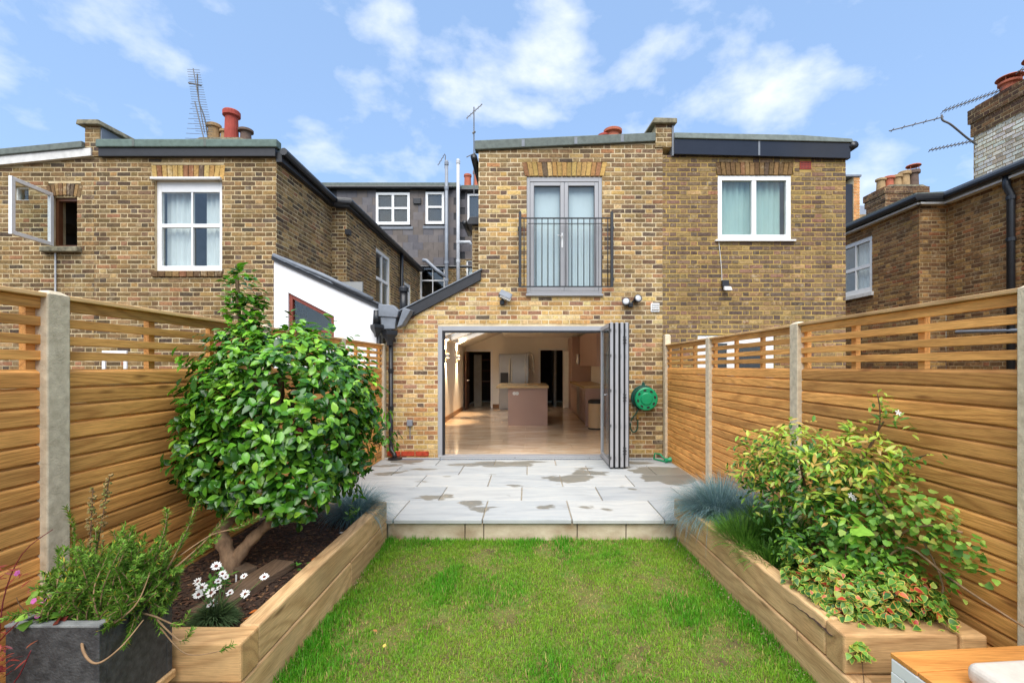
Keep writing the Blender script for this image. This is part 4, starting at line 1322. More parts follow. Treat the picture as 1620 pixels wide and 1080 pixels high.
# ================================================================== terrace behind: slate-hung dormer
GY = 16.0
HG = thing('dormer_house', 'main terrace behind with a slate-hung loft dormer and grey soil pipes', 'house', (-4, GY, 0))
BG = Brickwork(HG, M['mortar_left'], lambda c: c[2] > 2.5, 51)
WG = (-3.80, -2.91, 3.85, 5.22)
WG2 = (-2.17, -1.55, 3.7, 5.22)
BG.wall((0, GY, 0), (0, -1, 0), -4.6, -0.7, 2.95, 4.82 + 0.42, PAL_LEFT, [WG, WG2])
BG.finish(200)
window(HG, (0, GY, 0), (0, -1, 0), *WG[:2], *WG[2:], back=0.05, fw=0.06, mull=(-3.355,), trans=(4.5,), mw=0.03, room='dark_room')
window(HG, (0, GY, 0), (0, -1, 0), *WG2[:2], *WG2[2:], back=0.05, fw=0.06, trans=(4.5,), curtain=[(-2.1, -1.6, 'curtain')])
dz0, dz1 = 4.98, 7.66
dm_ = B(-7.2, -2.42, GY - 0.10, GY + 3, dz0 + 0.02, dz1).build('dormer', M['black_wood'], HG)
dm2 = B(-2.40, 0.6, GY + 0.10, GY + 3, dz0 + 0.10, dz1).build('dormer', M['black_wood'], HG)
M['slate_tile'] = plain('slate_tile', (96, 94, 98), 0.6, 0.12, 5, 0.3, 50)
m_, t, b = new_mat('hung_slate')
oi = t.nodes.new('ShaderNodeObjectInfo')
r1 = ramp(t, [(0.0, lin((84, 80, 84))), (0.4, lin((100, 96, 98))), (0.75, lin((106, 96, 90))), (1.0, lin((92, 82, 74)))])
t.links.new(oi.outputs['Random'], r1.inputs['Fac'])
n1 = noise(t, position(t), 6, 5)
r2 = ramp(t, [(0.3, (0.8, 0.8, 0.8)), (0.7, (1.1, 1.1, 1.1))])
t.links.new(n1.outputs['Fac'], r2.inputs['Fac'])
t.links.new(mixc(t, 1.0, r1.outputs[0], r2.outputs[0], 'MULTIPLY'), b.inputs['Base Color'])
b.inputs['Roughness'].default_value = 0.55
M['hung_slate'] = m_
W1, W2, W3 = (-5.29, -4.11, 6.40, 7.52), (-3.56, -2.91, 6.42, 7.54), (-2.13, -1.6, 6.55, 7.55)
sw, sh = 0.355, 0.262
slate = MB().prism([(-sw / 2, 0, -sh / 2), (sw / 2, 0, -sh / 2), (sw / 2, 0, sh / 2 + 0.02), (-sw / 2, 0, sh / 2 + 0.02)], (0, 0.012, 0)).mesh('slate', M['hung_slate'])
for dorm, xa, xb, y_, wins in ((dm_, -7.2, -2.42, GY - 0.10, (W1, W2)), (dm2, -2.40, -1.2, GY + 0.10, (W3,))):
    i = 0
    z = dz0 + 0.14
    while z + sh / 2 < dz1:
        x = xa + sw / 2 + (sw / 2 if i % 2 else 0)
        while x < xb:
            l, r_ = x - sw / 2 + 0.004, min(x + sw / 2 - 0.004, xb)
            segs = [(l, r_)]
            for q in wins:
                if q[2] < z + sh / 2 - 0.03 and q[3] > z - sh / 2 + 0.03:
                    ns = []
                    for s0, s1 in segs:
                        if s1 <= q[0] or s0 >= q[1]:
                            ns.append((s0, s1))
                        else:
                            if s0 < q[0] - 0.02: ns.append((s0, q[0]))
                            if s1 > q[1] + 0.02: ns.append((q[1], s1))
                    segs = ns
            for s0, s1 in segs:
                if s1 - s0 < 0.03 or s1 < -6.6:
                    continue
                m4 = Matrix.Translation(((s0 + s1) / 2, y_ - 0.022, z)) @ Matrix.Rotation(0.035 + rnd.uniform(-0.006, 0.006), 4, 'X') @ Matrix.Diagonal(((s1 - s0) / sw, 1, 0.985, 1))
                put('slate', slate, dorm, m4)
            x += sw
        z += sh
        i += 1
for q, mull, tr in ((W1, (-4.70,), (6.98,)), (W2, (), (7.02,))):
    window(HG, (0, GY - 0.10, 0), (0, -1, 0), *q[:2], *q[2:], back=-0.06, fw=0.085, mull=mull, trans=tr, curtain=[(q[0] + 0.05, q[1] - 0.05, 'curtain')], sill=(0.05, M['white_paint']), depth=0.08)
    B(q[0] - 0.1, q[1] + 0.1, GY - 0.15, GY - 0.105, q[2] - 0.15, q[2] - 0.055).build('apron_flashing', M['lead'], HG)
window(HG, (0, GY + 0.10, 0), (0, -1, 0), *W3[:2], *W3[2:], back=-0.06, fw=0.07, curtain=[(-2.1, -1.65, 'curtain')], depth=0.08)
B(-3.98, -3.72, GY - 0.19, GY - 0.12, 7.12, 7.32).build('extractor_vent', M['black_plastic'], HG, bevel=0.01)
B(-7.3, -2.36, GY - 0.25, GY + 3, 7.68, 7.84).build('dormer_roof', M['felt'], HG, bevel=0.02)
B(-2.35, 0.6, GY - 0.02, GY + 3, 7.70, 7.84).build('dormer_roof', M['felt'], HG, bevel=0.02)
MB().tube([(-7.3, GY - 0.28, 7.66), (-2.6, GY - 0.28, 7.66)], 0.05, 8).build('gutter', M['black_plastic'], HG)
MB().tube([(-2.4, GY - 0.05, 7.66), (0.6, GY - 0.05, 7.66)], 0.05, 8).build('gutter', M['black_plastic'], HG)
MB().tube([(-4.4, GY - 0.28, 4.92), (-0.8, GY - 0.24, 4.92)], 0.05, 8).build('gutter', M['black_plastic'], HG)
sp = MB().tube([(-2.80, GY - 0.32, 2.4), (-2.80, GY - 0.32, 8.55)], 0.06, 12)
sp.tube([(-2.80, GY - 0.32, 4.55), (-3.15, GY - 0.32, 4.80), (-3.50, GY - 0.32, 5.12), (-3.62, GY - 0.3, 5.14)], 0.06, 12)
spo = sp.build('soil_pipe', M['grey_pipe'], HG, smooth=True)
for z in (4.45, 5.05, 7.6, 8.45):
    MB().tube([(-2.80, GY - 0.32, z - 0.05), (-2.80, GY - 0.32, z + 0.05)], 0.075, 12).build('pipe_collar', M['grey_pipe'], spo)
sp = MB().tube([(-2.40, GY - 0.32, 3.0), (-2.40, GY - 0.32, 8.6)], 0.06, 12)
sp.tube([(-2.40, GY - 0.32, 5.75), (-2.0, GY - 0.32, 5.75), (-1.95, GY - 0.32, 5.65)], 0.055, 12)
spo = sp.build('soil_pipe', M['pale_pipe'], HG, smooth=True)
for z in (5.1, 5.75, 8.5):
    MB().tube([(-2.40, GY - 0.32, z - 0.05), (-2.40, GY - 0.32, z + 0.05)], 0.072, 12).build('pipe_collar', M['pale_pipe'], spo)
CH5 = thing('chimney_stack', 'pair of plain terracotta pots above the far dormer roof', 'chimney', (-2.6, 20, 6))
B(-2.9, -2.0, 20, 20.8, 6.0, 9.40).build('stack', M['mortar_brown'], CH5)
pot(CH5, -2.68, 20.3, 9.40, 0.17, 0.62, 'terracotta', 1.02)
pot(CH5, -2.25, 20.3, 9.40, 0.2, 0.78, 'terracotta', 1.02)
# ================================================================== aerials, wall fittings, drainage
def aerial(label, mast, boom0, boom1, n_el, el_len, tilt=(1, 0, 0), extra=()):
    a0 = Vector(mast[0])
    h = thing('tv_aerial', label, 'aerial', a0)
    MB().tube(mast, 0.016, 6).build('mast', M['aerial'], h)
    b0, b1 = Vector(boom0), Vector(boom1)
    bo = MB().tube([b0, b1], 0.011, 6).build('boom', M['aerial'], h)
    d = Vector(tilt).normalized()
    for i in range(n_el):
        p = b0.lerp(b1, (i + 0.5) / n_el)
        L_ = el_len * (1 - 0.3 * i / n_el)
        MB().tube([p - d * L_ / 2, p + d * L_ / 2], 0.006, 5).build('element', M['aerial'], bo)
    for pa, pb, r_ in extra:
        MB().tube([pa, pb], r_, 6).build('reflector', M['aerial'], h)
    return h
aerial('tall spiky aerial leaning beside the buff chimney pots', smooth_path([(-8.55, 12.2, 7.4), (-8.66, 12.2, 8.1), (-8.82, 12.2, 8.6), (-8.86, 12.2, 9.3)], 4),
       (-8.56, 12.05, 7.65), (-8.86, 12.05, 9.35), 26, 0.46, (1, 0, -0.06), [((-9.02, 12.1, 9.0), (-8.68, 12.1, 8.93), 0.02)])
ex = []
for i in range(9):
    z = 7.35 + i * 0.13
    ex.append(((-9.05 + 0.02 * i, 12.0, z), (-8.3 - 0.02 * i, 12.0, z - 0.03), 0.006))
lh = thing('tv_aerial', 'second low aerial with wide prongs just above the buff pots', 'aerial', (-8.5, 12, 7.4))
MB().tube([(-8.50, 12.0, 7.30), (-8.78, 12.0, 8.45)], 0.014, 6).build('boom', M['aerial'], lh)
for pa, pb, r_ in ex:
    MB().tube([pa, pb], r_, 5).build('element', M['aerial'], lh)
aerial('thin mast aerial standing beyond the felt roof corner', [(-1.42, 12, 6.0), (-1.42, 12, 8.3)], (-1.62, 12, 8.0), (-1.2, 12, 8.38), 6, 0.14, (0, 0.3, 1),
       [((-1.62, 12, 6.98), (-1.32, 12, 7.12), 0.012), ((-1.45, 12, 7.6), (-1.39, 12, 7.66), 0.03)])
aerial('small aerial tilted on top of the grey soil pipe', [(-2.86, GY - 0.3, 8.3), (-2.84, GY - 0.3, 8.75)], (-3.1, GY - 0.3, 8.4), (-2.86, GY - 0.3, 8.8), 4, 0.12, (1, 0, 0.4))
def yagi(label, base, b0, b1, n_el, el, extra=None):
    h = thing('tv_aerial', label, 'aerial', base)
    if extra:
        MB().tube(extra, 0.017, 8).build('bracket_arm', M['aerial'], h, smooth=True)
    bo = MB().tube([b0, b1], 0.011, 6).build('boom', M['aerial'], h)
    for i in range(n_el):
        p = Vector(b0).lerp(Vector(b1), (i + 0.3) / n_el)
        MB().tube([p + Vector((-0.01, -el / 2, el * 0.12)), p + Vector((0.01, el / 2, -el * 0.12))], 0.006, 5).build('element', M['aerial'], bo)
    return h
yagi('long aerial reaching out on a curved arm from the whitewashed chimney', (8.5, 8.5, 6.0), (6.75, 8.5, 5.86), (7.76, 8.5, 6.12), 5, 0.10,
     smooth_path([(8.56, 8.7, 5.72), (8.3, 8.6, 5.78), (7.9, 8.5, 5.98), (7.75, 8.5, 6.06), (7.73, 8.5, 6.16)], 5))
yagi('toothed aerial pointing up past the cowled chimney pots', (8.9, 8.4, 6.4), (7.75, 8.5, 6.23), (9.2, 8.5, 6.75), 20, 0.16, [(9.0, 8.5, 6.40), (9.0, 8.5, 6.67)])
yagi('short toothed aerial fixed low on the whitewashed chimney flank', (8.5, 8.6, 5.6), (7.5, 8.5, 5.50), (8.35, 8.5, 5.68), 12, 0.12, [(8.3, 8.5, 5.66), (8.58, 8.7, 5.70)])
yagi('aerial tip poking in high above the cowled chimney pots', (9.4, 8.0, 6.9), (8.62, 8.0, 6.65), (9.4, 8.0, 6.95), 9, 0.14)

sf = thing('floodlight', 'single grey floodlight on the yellow bricks above the folding doors', 'light', (-0.42, FY, 2.55))
B(-0.45, -0.38, FY - 0.05, FY - 0.008, 2.46, 2.54).build('sensor', M['black_plastic'], sf, bevel=0.01)
MB().mbox(Matrix.Translation((-0.36, FY - 0.10, 2.60)) @ Matrix.Rotation(R(24), 4, 'Y') @ Matrix.Rotation(R(-25), 4, 'X'), 0.20, 0.10, 0.11).build('lamp_head', M['lead'], sf, bevel=0.012)
MB().mbox(Matrix.Translation((-0.35, FY - 0.145, 2.575)) @ Matrix.Rotation(R(24), 4, 'Y') @ Matrix.Rotation(R(-25), 4, 'X'), 0.17, 0.02, 0.09).build('lens', M['glass_sky'], sf)
MB().tube([(-0.42, FY - 0.01, 2.53), (-0.40, FY - 0.09, 2.57)], 0.014, 8).build('bracket', M['black_plastic'], sf)
tf = thing('floodlight', 'twin round spotlights on a black bracket beside the small wall vent', 'light', (1.66, FY, 2.5))
B(1.62, 1.70, FY - 0.06, FY - 0.008, 2.42, 2.50).build('sensor', M['black_plastic'], tf, bevel=0.012)
for x, z, s in ((1.575, 2.50, -1), (1.76, 2.55, 1)):
    m4 = Matrix.Translation((x, FY - 0.10, z)) @ Matrix.Rotation(R(78), 4, 'X') @ Matrix.Rotation(R(12 * s), 4, 'Y')
    l_ = MB().lathe([(0.02, -0.09), (0.04, -0.08), (0.062, 0.0), (0.064, 0.03), (0.056, 0.032)], m4, 18).build('lamp_head', M['black_plastic'], tf)
    MB().lathe([(0.0, 0.026), (0.056, 0.026), (0.045, 0.036), (0.0, 0.04)], m4, 18).build('lens', M['pale_pipe'], l_, smooth=True)
    MB().tube([(1.66, FY - 0.03, 2.48), (1.66 + s * 0.05, FY - 0.06, 2.52), (x, FY - 0.08, z)], 0.014, 8).build('arm', M['black_plastic'], tf)
vt = thing('wall_vent', 'small square white louvred vent on the brick wall', 'vent', (2.07, FY, 2.42))
B(1.995, 2.135, FY - 0.02, FY - 0.008, 2.35, 2.49).build('back_plate', M['white_paint'], vt, bevel=0.003)
for i in range(3):
    MB().mbox(Matrix.Translation((2.065, FY - 0.032, 2.385 + i * 0.036)) @ Matrix.Rotation(R(-35), 4, 'X'), 0.116, 0.035, 0.006).build('slat', M['white_paint'], vt)
sk = thing('outdoor_socket', 'grey weatherproof socket box low on the yellow brick wall', 'socket', (-1.91, FY, 0.55))
B(-1.955, -1.865, FY - 0.065, FY - 0.008, 0.50, 0.60).build('box', M['grey_pipe'], sk, bevel=0.01)
MB().tube([(-1.91, FY - 0.02, 0.50), (-1.91, FY - 0.02, 0.29)], 0.007, 6).build('cable', M['grey_pipe'], sk)

dp = thing('downpipe', 'black downpipe with a funnel hopper running down beside the timber fence', 'drainpipe', (-2.24, FY - 0.1, 0))
px = -2.20
MB().tube([(px, FY - 0.09, 1.86), (px, FY - 0.09, 0.22), (px + 0.01, FY - 0.11, 0.13), (px + 0.08, FY - 0.17, 0.07), (px + 0.10, FY - 0.2, 0.015)], 0.036, 12).build('pipe', M['black_plastic'], dp, smooth=True)
MB().lathe([(0.045, 0), (0.05, 0.06), (0.10, 0.14), (0.13, 0.17), (0.13, 0.24), (0.12, 0.24), (0.10, 0.15)], Matrix.Translation((px - 0.01, FY - 0.13, 1.80)), 4).build('hopper', M['black_plastic'], dp, bevel=0.006)
MB().lathe([(0.0, 0), (0.11, 0.0), (0.11, 0.012), (0.05, 0.02), (0, 0.02)], Matrix.Translation((px + 0.10, FY - 0.2, 0.004)), 16).build('gully_collar', M['black_plastic'], dp)
for z in (0.24, 0.8, 1.4):
    MB().tube([(px, FY - 0.09, z - 0.03), (px, FY - 0.09, z + 0.03)], 0.045, 12).build('pipe_collar', M['black_plastic'], dp)
dq = thing('downpipe', 'short black hopper and pipe on the white rendered wall', 'drainpipe', (-2.42, FY - 0.1, 1))
MB().lathe([(0.04, 0), (0.05, 0.05), (0.10, 0.12), (0.11, 0.15), (0.11, 0.2), (0.1, 0.2)], Matrix.Translation((-2.40, FY - 0.16, 1.93)), 4).build('hopper', M['black_plastic'], dq, bevel=0.006)
MB().tube([(-2.38, FY - 0.14, 1.95), (-2.38, FY - 0.14, 0.0)], 0.034, 10).build('pipe', M['black_plastic'], dq, smooth=True)
MB().tube([(-2.42, FY - 0.12, 2.13), (-2.42, FY - 0.12, 2.36)], [0.06, 0.045], 10).build('gutter_end', M['black_plastic'], dq, smooth=True)
lv = thing('lead_hopper', 'dented sheet-lead valley outlet where the two sloping roofs meet', 'roof outlet', (-2.2, FY - 0.1, 2.1))
MB().prism([(-2.38, FY - 0.16, 2.26), (-2.08, FY - 0.17, 2.24), (-2.05, FY - 0.17, 2.35), (-2.14, FY - 0.16, 2.44), (-2.38, FY - 0.16, 2.46)], (0.0, 0.14, 0)).build('apron', M['lead'], lv, bevel=0.012)
MB().prism([(-2.33, FY - 0.14, 2.06), (-2.12, FY - 0.15, 2.06), (-2.10, FY - 0.15, 2.24), (-2.35, FY - 0.14, 2.26)], (0, 0.12, 0)).build('spout', M['lead'], lv, bevel=0.01)
MB().prism([(-2.08, FY - 0.18, 2.08), (-2.00, FY - 0.18, 2.12), (-1.86, FY - 0.18, 2.36), (-1.98, FY - 0.18, 2.40)], (0.03, 0.13, 0)).build('flap', M['lead'], lv, bevel=0.008)
vp = thing('vent_pipe', 'stubby black capped vent pipe standing in the roof valley', 'vent pipe', (-2.2, 8.2, 2.3))
MB().tube([(-2.18, 8.0, 2.3), (-2.18, 8.0, 2.78)], 0.065, 14).build('pipe', M['black_plastic'], vp, smooth=True)
MB().lathe([(0.0, 0.0), (0.085, 0.0), (0.085, 0.06), (0.06, 0.09), (0, 0.09)], Matrix.Translation((-2.18, 8.0, 2.78)), 16).build('cap', M['black_plastic'], vp)

# hose reel
M['green_plastic'] = plain('green_plastic', (14, 150, 98), 0.35, 0.06)
M['dark_green_plastic'] = plain('dark_green_plastic', (18, 84, 72), 0.4, 0.1)
M['hose'] = plain('green_hose', (22, 74, 58), 0.45, 0.1)
M['brass'] = plain('brass', (190, 150, 80), 0.35, 0.08, metal=0.8)
hr = thing('hose_reel', 'round green hose reel hung on the brick wall by the folded doors', 'hose reel', (1.88, FY, 0.95))
hc = Matrix.Translation((1.86, FY - 0.02, 0.965)) @ Matrix.Rotation(R(90), 4, 'X')
MB().lathe([(0.0, 0), (0.17, 0), (0.195, 0.02), (0.20, 0.06), (0.19, 0.075), (0.0, 0.075)], hc, 40).build('back_flange', M['dark_green_plastic'], hr)
coil = MB()
for i in range(3):
    pts = [hc @ Vector((0.165 * math.cos(a_ / 20 * math.pi), 0.165 * math.sin(a_ / 20 * math.pi), 0.088 + i * 0.02)) for a_ in range(41)]
    coil.tube(pts, 0.011, 8, False)
coil.build('hose_coil', M['hose'], hr, smooth=True)
hc2 = hc @ Matrix.Translation((0.022, -0.015, 0))
dsk = MB().lathe([(0.0, 0.13), (0.165, 0.13), (0.182, 0.14), (0.182, 0.158), (0.165, 0.168), (0.10, 0.168), (0.09, 0.175), (0.085, 0.185), (0.0, 0.188)], hc2, 40).build('drum_face', M['green_plastic'], hr)
for k_ in range(8):
    an = k_ * math.pi / 4 + 0.2
    m4 = hc2 @ Matrix.Rotation(an, 4, 'Z') @ Matrix.Translation((0.137, 0, 0.167)) @ Matrix.Diagonal((0.75, 1.25, 1, 1))
    MB().lathe([(0.0, 0.0), (0.021, 0.0), (0.021, 0.004), (0.0, 0.004)], m4, 14).build('cut_out', M['gasket'], dsk)
MB().prism([(1.84, FY - 0.06, 1.15), (1.90, FY - 0.06, 1.15), (1.88, FY - 0.06, 1.215), (1.855, FY - 0.06, 1.215)], (0, 0.04, 0)).build('hook', M['dark_green_plastic'], hr, bevel=0.004)
MB().tube(smooth_path([(1.79, FY - 0.1, 0.82), (1.74, FY - 0.1, 0.72), (1.66, FY - 0.09, 0.60), (1.65, FY - 0.08, 0.48), (1.70, FY - 0.08, 0.41), (1.76, FY - 0.08, 0.46), (1.77, FY - 0.08, 0.58), (1.765, FY - 0.08, 0.66)], 6), 0.011, 8).build('hose_tail', M['hose'], hr, smooth=True)
MB().tube([(1.765, FY - 0.08, 0.62), (1.765, FY - 0.08, 0.69)], 0.016, 10).build('connector', M['brass'], hr)
tp = thing('garden_tap', 'small brass tap with a black connector under the hose reel', 'tap', (1.62, FY, 0.7))
MB().tube([(1.615, FY + 0.0, 0.72), (1.615, FY - 0.08, 0.72), (1.615, FY - 0.09, 0.64)], 0.015, 10).build('body', M['steel'], tp, smooth=True)
MB().tube([(1.615, FY - 0.09, 0.66), (1.62, FY - 0.09, 0.58)], 0.021, 10).build('connector', M['black_plastic'], tp)
MB().tube([(1.635, FY - 0.09, 0.76), (1.635, FY - 0.09, 0.84)], 0.016, 10).build('lever', M['brass'], tp)
MB().tube([(1.615, FY - 0.09, 0.60), (1.665, FY - 0.09, 0.565)], 0.018, 10).build('coupling', M['steel'], tp)
gg = thing('hose_guide', 'green plastic hose guide lying on the paving by the fence post', 'hose guide', (2.08, 7.0, 0))
MB().tube([(1.98, 7.15, 0.02), (2.0, 7.16, 0.10), (2.06, 7.1, 0.10), (2.12, 6.98, 0.03)], 0.012, 8).build('loop', M['green_plastic'], gg, smooth=True)
MB().tube([(1.98, 7.15, 0.015), (2.10, 6.95, 0.015)], 0.012, 8).build('bar', M['green_plastic'], gg)
MB().lathe([(0.0, -0.05), (0.04, -0.05), (0.03, 0.0), (0.04, 0.05), (0.0, 0.05)], Matrix.Translation((2.13, 6.92, 0.045)) @ Matrix.Rotation(R(80), 4, 'Y'), 14).build('roller', M['green_plastic'], gg)

# ================================================================== patio
m_, t, b = new_mat('sandstone_slab')
pos = position(t)
oi = t.nodes.new('ShaderNodeObjectInfo')
n1 = noise(t, mapping(t, pos, (1.2, 5.0, 1)), 1.7, 8, 0.62, 0.5)
r1 = ramp(t, [(0.28, lin((160, 162, 162))), (0.52, lin((176, 178, 176))), (0.74, lin((187, 186, 180)))])
t.links.new(n1.outputs['Fac'], r1.inputs['Fac'])
tn = ramp(t, [(0, (0.84, 0.86, 0.88)), (0.5, (0.97, 0.98, 0.98)), (1, (1.08, 1.06, 1.02))])
t.links.new(oi.outputs['Random'], tn.inputs['Fac'])
c = mixc(t, 1.0, r1.outputs[0], tn.outputs[0], 'MULTIPLY')
# drying rain patches: wetter towards the far corners, sharp edged
sx = t.nodes.new('ShaderNodeSeparateXYZ')
t.links.new(pos, sx.inputs[0])
n2 = noise(t, mapping(t, pos, (1.0, 1.5, 1), (4.3, 2.1, 0)), 1.5, 5, 0.5, 0.2)
def gauss(x0, y0, rx, ry):
    dx = math_(t, 'DIVIDE', math_(t, 'SUBTRACT', sx.outputs[0], x0), rx)
    dy = math_(t, 'DIVIDE', math_(t, 'SUBTRACT', sx.outputs[1], y0), ry)
    d = math_(t, 'ADD', math_(t, 'MULTIPLY', dx, dx), math_(t, 'MULTIPLY', dy, dy))
    return math_(t, 'DIVIDE', 1.0, math_(t, 'ADD', 1.0, d))
wet = math_(t, 'ADD', n2.outputs['Fac'], math_(t, 'MULTIPLY', gauss(2.0, 6.3, 0.55, 0.55), 0.26))
wet = math_(t, 'ADD', wet, math_(t, 'MULTIPLY', gauss(-1.9, 7.0, 0.4, 0.35), 0.18))
wet = math_(t, 'ADD', wet, math_(t, 'MULTIPLY', gauss(-0.1, 6.9, 0.5, 0.2), 0.16))
wet = math_(t, 'ADD', wet, math_(t, 'MULTIPLY', gauss(0.75, 6.0, 0.9, 0.12), 0.13))
wet = math_(t, 'ADD', wet, math_(t, 'MULTIPLY', gauss(0.2, 4.75, 0.28, 0.10), 0.13))
rw = ramp(t, [(0.640, (0, 0, 0)), (0.665, (1, 1, 1))])
t.links.new(wet, rw.inputs['Fac'])
c = mixc(t, math_(t, 'MULTIPLY', rw.outputs[0], 0.92), c, mixc(t, 1.0, c, (0.50, 0.46, 0.39), 'MULTIPLY'))
t.links.new(c, b.inputs['Base Color'])
rr = ramp(t, [(0, (0.78,) * 3), (1, (0.38,) * 3)])
t.links.new(rw.outputs[0], rr.inputs['Fac'])
t.links.new(rr.outputs[0], b.inputs['Roughness'])
n3 = noise(t, mapping(t, pos, (1, 3, 1)), 14, 6, 0.6)
bump(t, b, n3.outputs['Fac'], 0.35, 0.006)
M['slab'] = m_
M['joint'] = plain('sandy_joint', (172, 158, 134), 0.95, 0.18, 9, 0.4, 120)
M['riser'] = plain('stained_stone', (202, 188, 162), 0.9, 0.2, 3.5, 0.5, 50, dark=(142, 118, 88), stretch=(1, 1, 1.4))
PE = 4.36
pt = struct(B(-2.36, 2.24, PE + 0.05, FY - 0.01, -0.26, -0.014).build('patio', M['joint']))
rows = [(4.345, 4.985, [-1.60, -1.29, -0.435, 0.424, 1.31, 1.70]),
        (4.995, 5.56, [-2.30, -1.86, -0.98, -0.07, 0.82, 1.74, 2.19]),
        (5.57, 6.155, [-2.30, -1.36, -0.49, 0.43, 1.31, 2.19]),
        (6.165, 6.745, [-2.30, -1.85, -0.94, -0.01, 0.85, 1.75, 2.19]),
        (6.755, 7.155, [-2.30, -1.37, -0.50, 0.42, 1.31, 2.19])]
for y0, y1, xs in rows:
    for a0, a1 in zip(xs[:-1], xs[1:]):
        q = MB().box(a0 + 0.006, a1 - 0.006, y0 + rnd.uniform(0, 0.005), y1 - rnd.uniform(0, 0.004), -0.04, rnd.uniform(-0.002, 0.001))
        q.build('paving_slab', M['slab'], pt, bevel=0.006)
for a0, a1 in zip([-1.345, -0.60, -0.42, 0.48, 0.95], [-0.605, -0.425, 0.475, 0.945, 1.42]):
    B(a0, a1 - 0.004, PE + 0.018, PE + 0.049, -0.22, -0.045).build('riser_stone', M['riser'], pt, bevel=0.005)
for a0, a1 in zip([-2.30, -1.4, -0.2, 1.0], [-1.41, -0.21, 0.99, 2.19]):
    B(a0, a1, 7.265, FY - 0.055, -0.03, -0.002).build('paving_slab', M['slab'], pt, bevel=0.004)
dr = thing('drain_channel', 'slotted grey drain channel along the foot of the doors', 'drain', (0, 7.2, 0))
ch = MB()
ch.box(-2.2, 1.98, 7.166, 7.178, -0.04, 0.001)
ch.box(-2.2, 1.98, 7.242, 7.254, -0.04, 0.001)
ch.build('edge_rails', M['grey_pipe'], dr)
B(-2.2, 1.98, 7.178, 7.242, -0.04, -0.03).build('trough', M['gasket'], dr)
ch = MB()
x = -2.19
while x < 1.97:
    ch.box(x, x + 0.012, 7.178, 7.242, -0.012, -0.001)
    x += 0.024
ch.build('grating', M['grey_pipe'], dr, kind='stuff')

# ================================================================== fences
WOODF = wood('fence_softwood', (238, 176, 100), (160, 96, 42), 1, ring=20.0, across=4.6, along=0.30)
WOODC = wood('fence_capping', (232, 192, 138), (182, 132, 80), 1, knots=False)
BOARD = 0.0885
def lap_board(y0, y1, s):
    """shiplap board profile extruded along Y; s=+1 faces +X"""
    prof = [(0, -0.001), (0.0, BOARD - 0.002), (0.003, BOARD - 0.002), (0.006, BOARD * 0.90), (0.014, BOARD * 0.86), (0.019, BOARD * 0.80), (0.0205, BOARD * 0.72), (0.0205, 0.005), (0.018, 0.0), (0.004, -0.001)]
    pts = [(s * p[0], y0, p[1]) for p in prof]
    return MB().prism(pts if s < 0 else pts[::-1], (0, y1 - y0, 0))
def fence(label, X, s, posts, labels_post, tall=None):
    f = thing('timber_fence', label, 'fence', (X, (posts[0] + posts[-1]) / 2, -0.2))
    for i, y in enumerate(posts):
        top = 1.83 if not (tall and i == len(posts) - 1) else tall
        p = MB()
        hw = 0.055
        p.box(X - 0.045, X + 0.045, y - hw, y + hw, -0.25, top - 0.02)
        p.add([(X - 0.045, y - hw, top - 0.02), (X + 0.045, y - hw, top - 0.02), (X + 0.045, y + hw, top - 0.02), (X - 0.045, y + hw, top - 0.02),
               (X - 0.02, y - 0.025, top), (X + 0.02, y - 0.025, top), (X + 0.02, y + 0.025, top), (X - 0.02, y + 0.025, top)],
              [(0, 1, 5, 4), (1, 2, 6, 5), (2, 3, 7, 6), (3, 0, 4, 7), (4, 5, 6, 7)])
        p.build('fence_post', M['concrete'], f, bevel=0.006, weld=True, label='pale concrete slotted post')
    for a0, a1 in zip(posts[:-1], posts[1:]):
        y0, y1 = a0 + 0.045, a1 - 0.045
        cap = MB().box(X - 0.04, X + 0.04, y0, y1, 1.792, 1.814)
        pn = cap.build('fence_panel', WOODC, f, bevel=0.004)
        xs0, xs1 = X - s * 0.012, X + s * 0.012
        lo_, hi_ = min(xs0, xs1), max(xs0, xs1)
        for z0, z1 in ((1.738, 1.790), (1.655, 1.700), (1.568, 1.613), (1.492, 1.537)):
            B(lo_, hi_, y0 - 0.005, y1 + 0.005, z0, z1).build('slat', WOODF, pn, bevel=0.003)
        k = 3
        for j in range(k + 1):
            yy = y0 + 0.03 + (y1 - y0 - 0.06) * j / k
            bx0, bx1 = X - s * 0.045, X - s * 0.0135
            B(min(bx0, bx1), max(bx0, bx1), yy - 0.022, yy + 0.022, -0.2, 1.79).build('batten', WOODF, pn)
        lb = lap_board(y0 - 0.005, y1 + 0.005, s)
        me = lb.mesh('board', WOODF)
        for j in range(19):
            z = 1.45 - (j + 1) * BOARD
            put('board', me, pn, Matrix.Translation((X - s * 0.012, rnd.uniform(-0.002, 0.002), z)))
    return f
fence('honey-coloured slatted fence with concrete posts behind the glossy camellia', -2.335, 1, [0.35, 2.225, 4.0, 5.68, 7.31], None)
fence('honey-coloured slatted fence with concrete posts behind the jasmine bed', 2.235, -1, [0.2, 1.985, 3.755, 5.56, 7.31], None, 1.98)

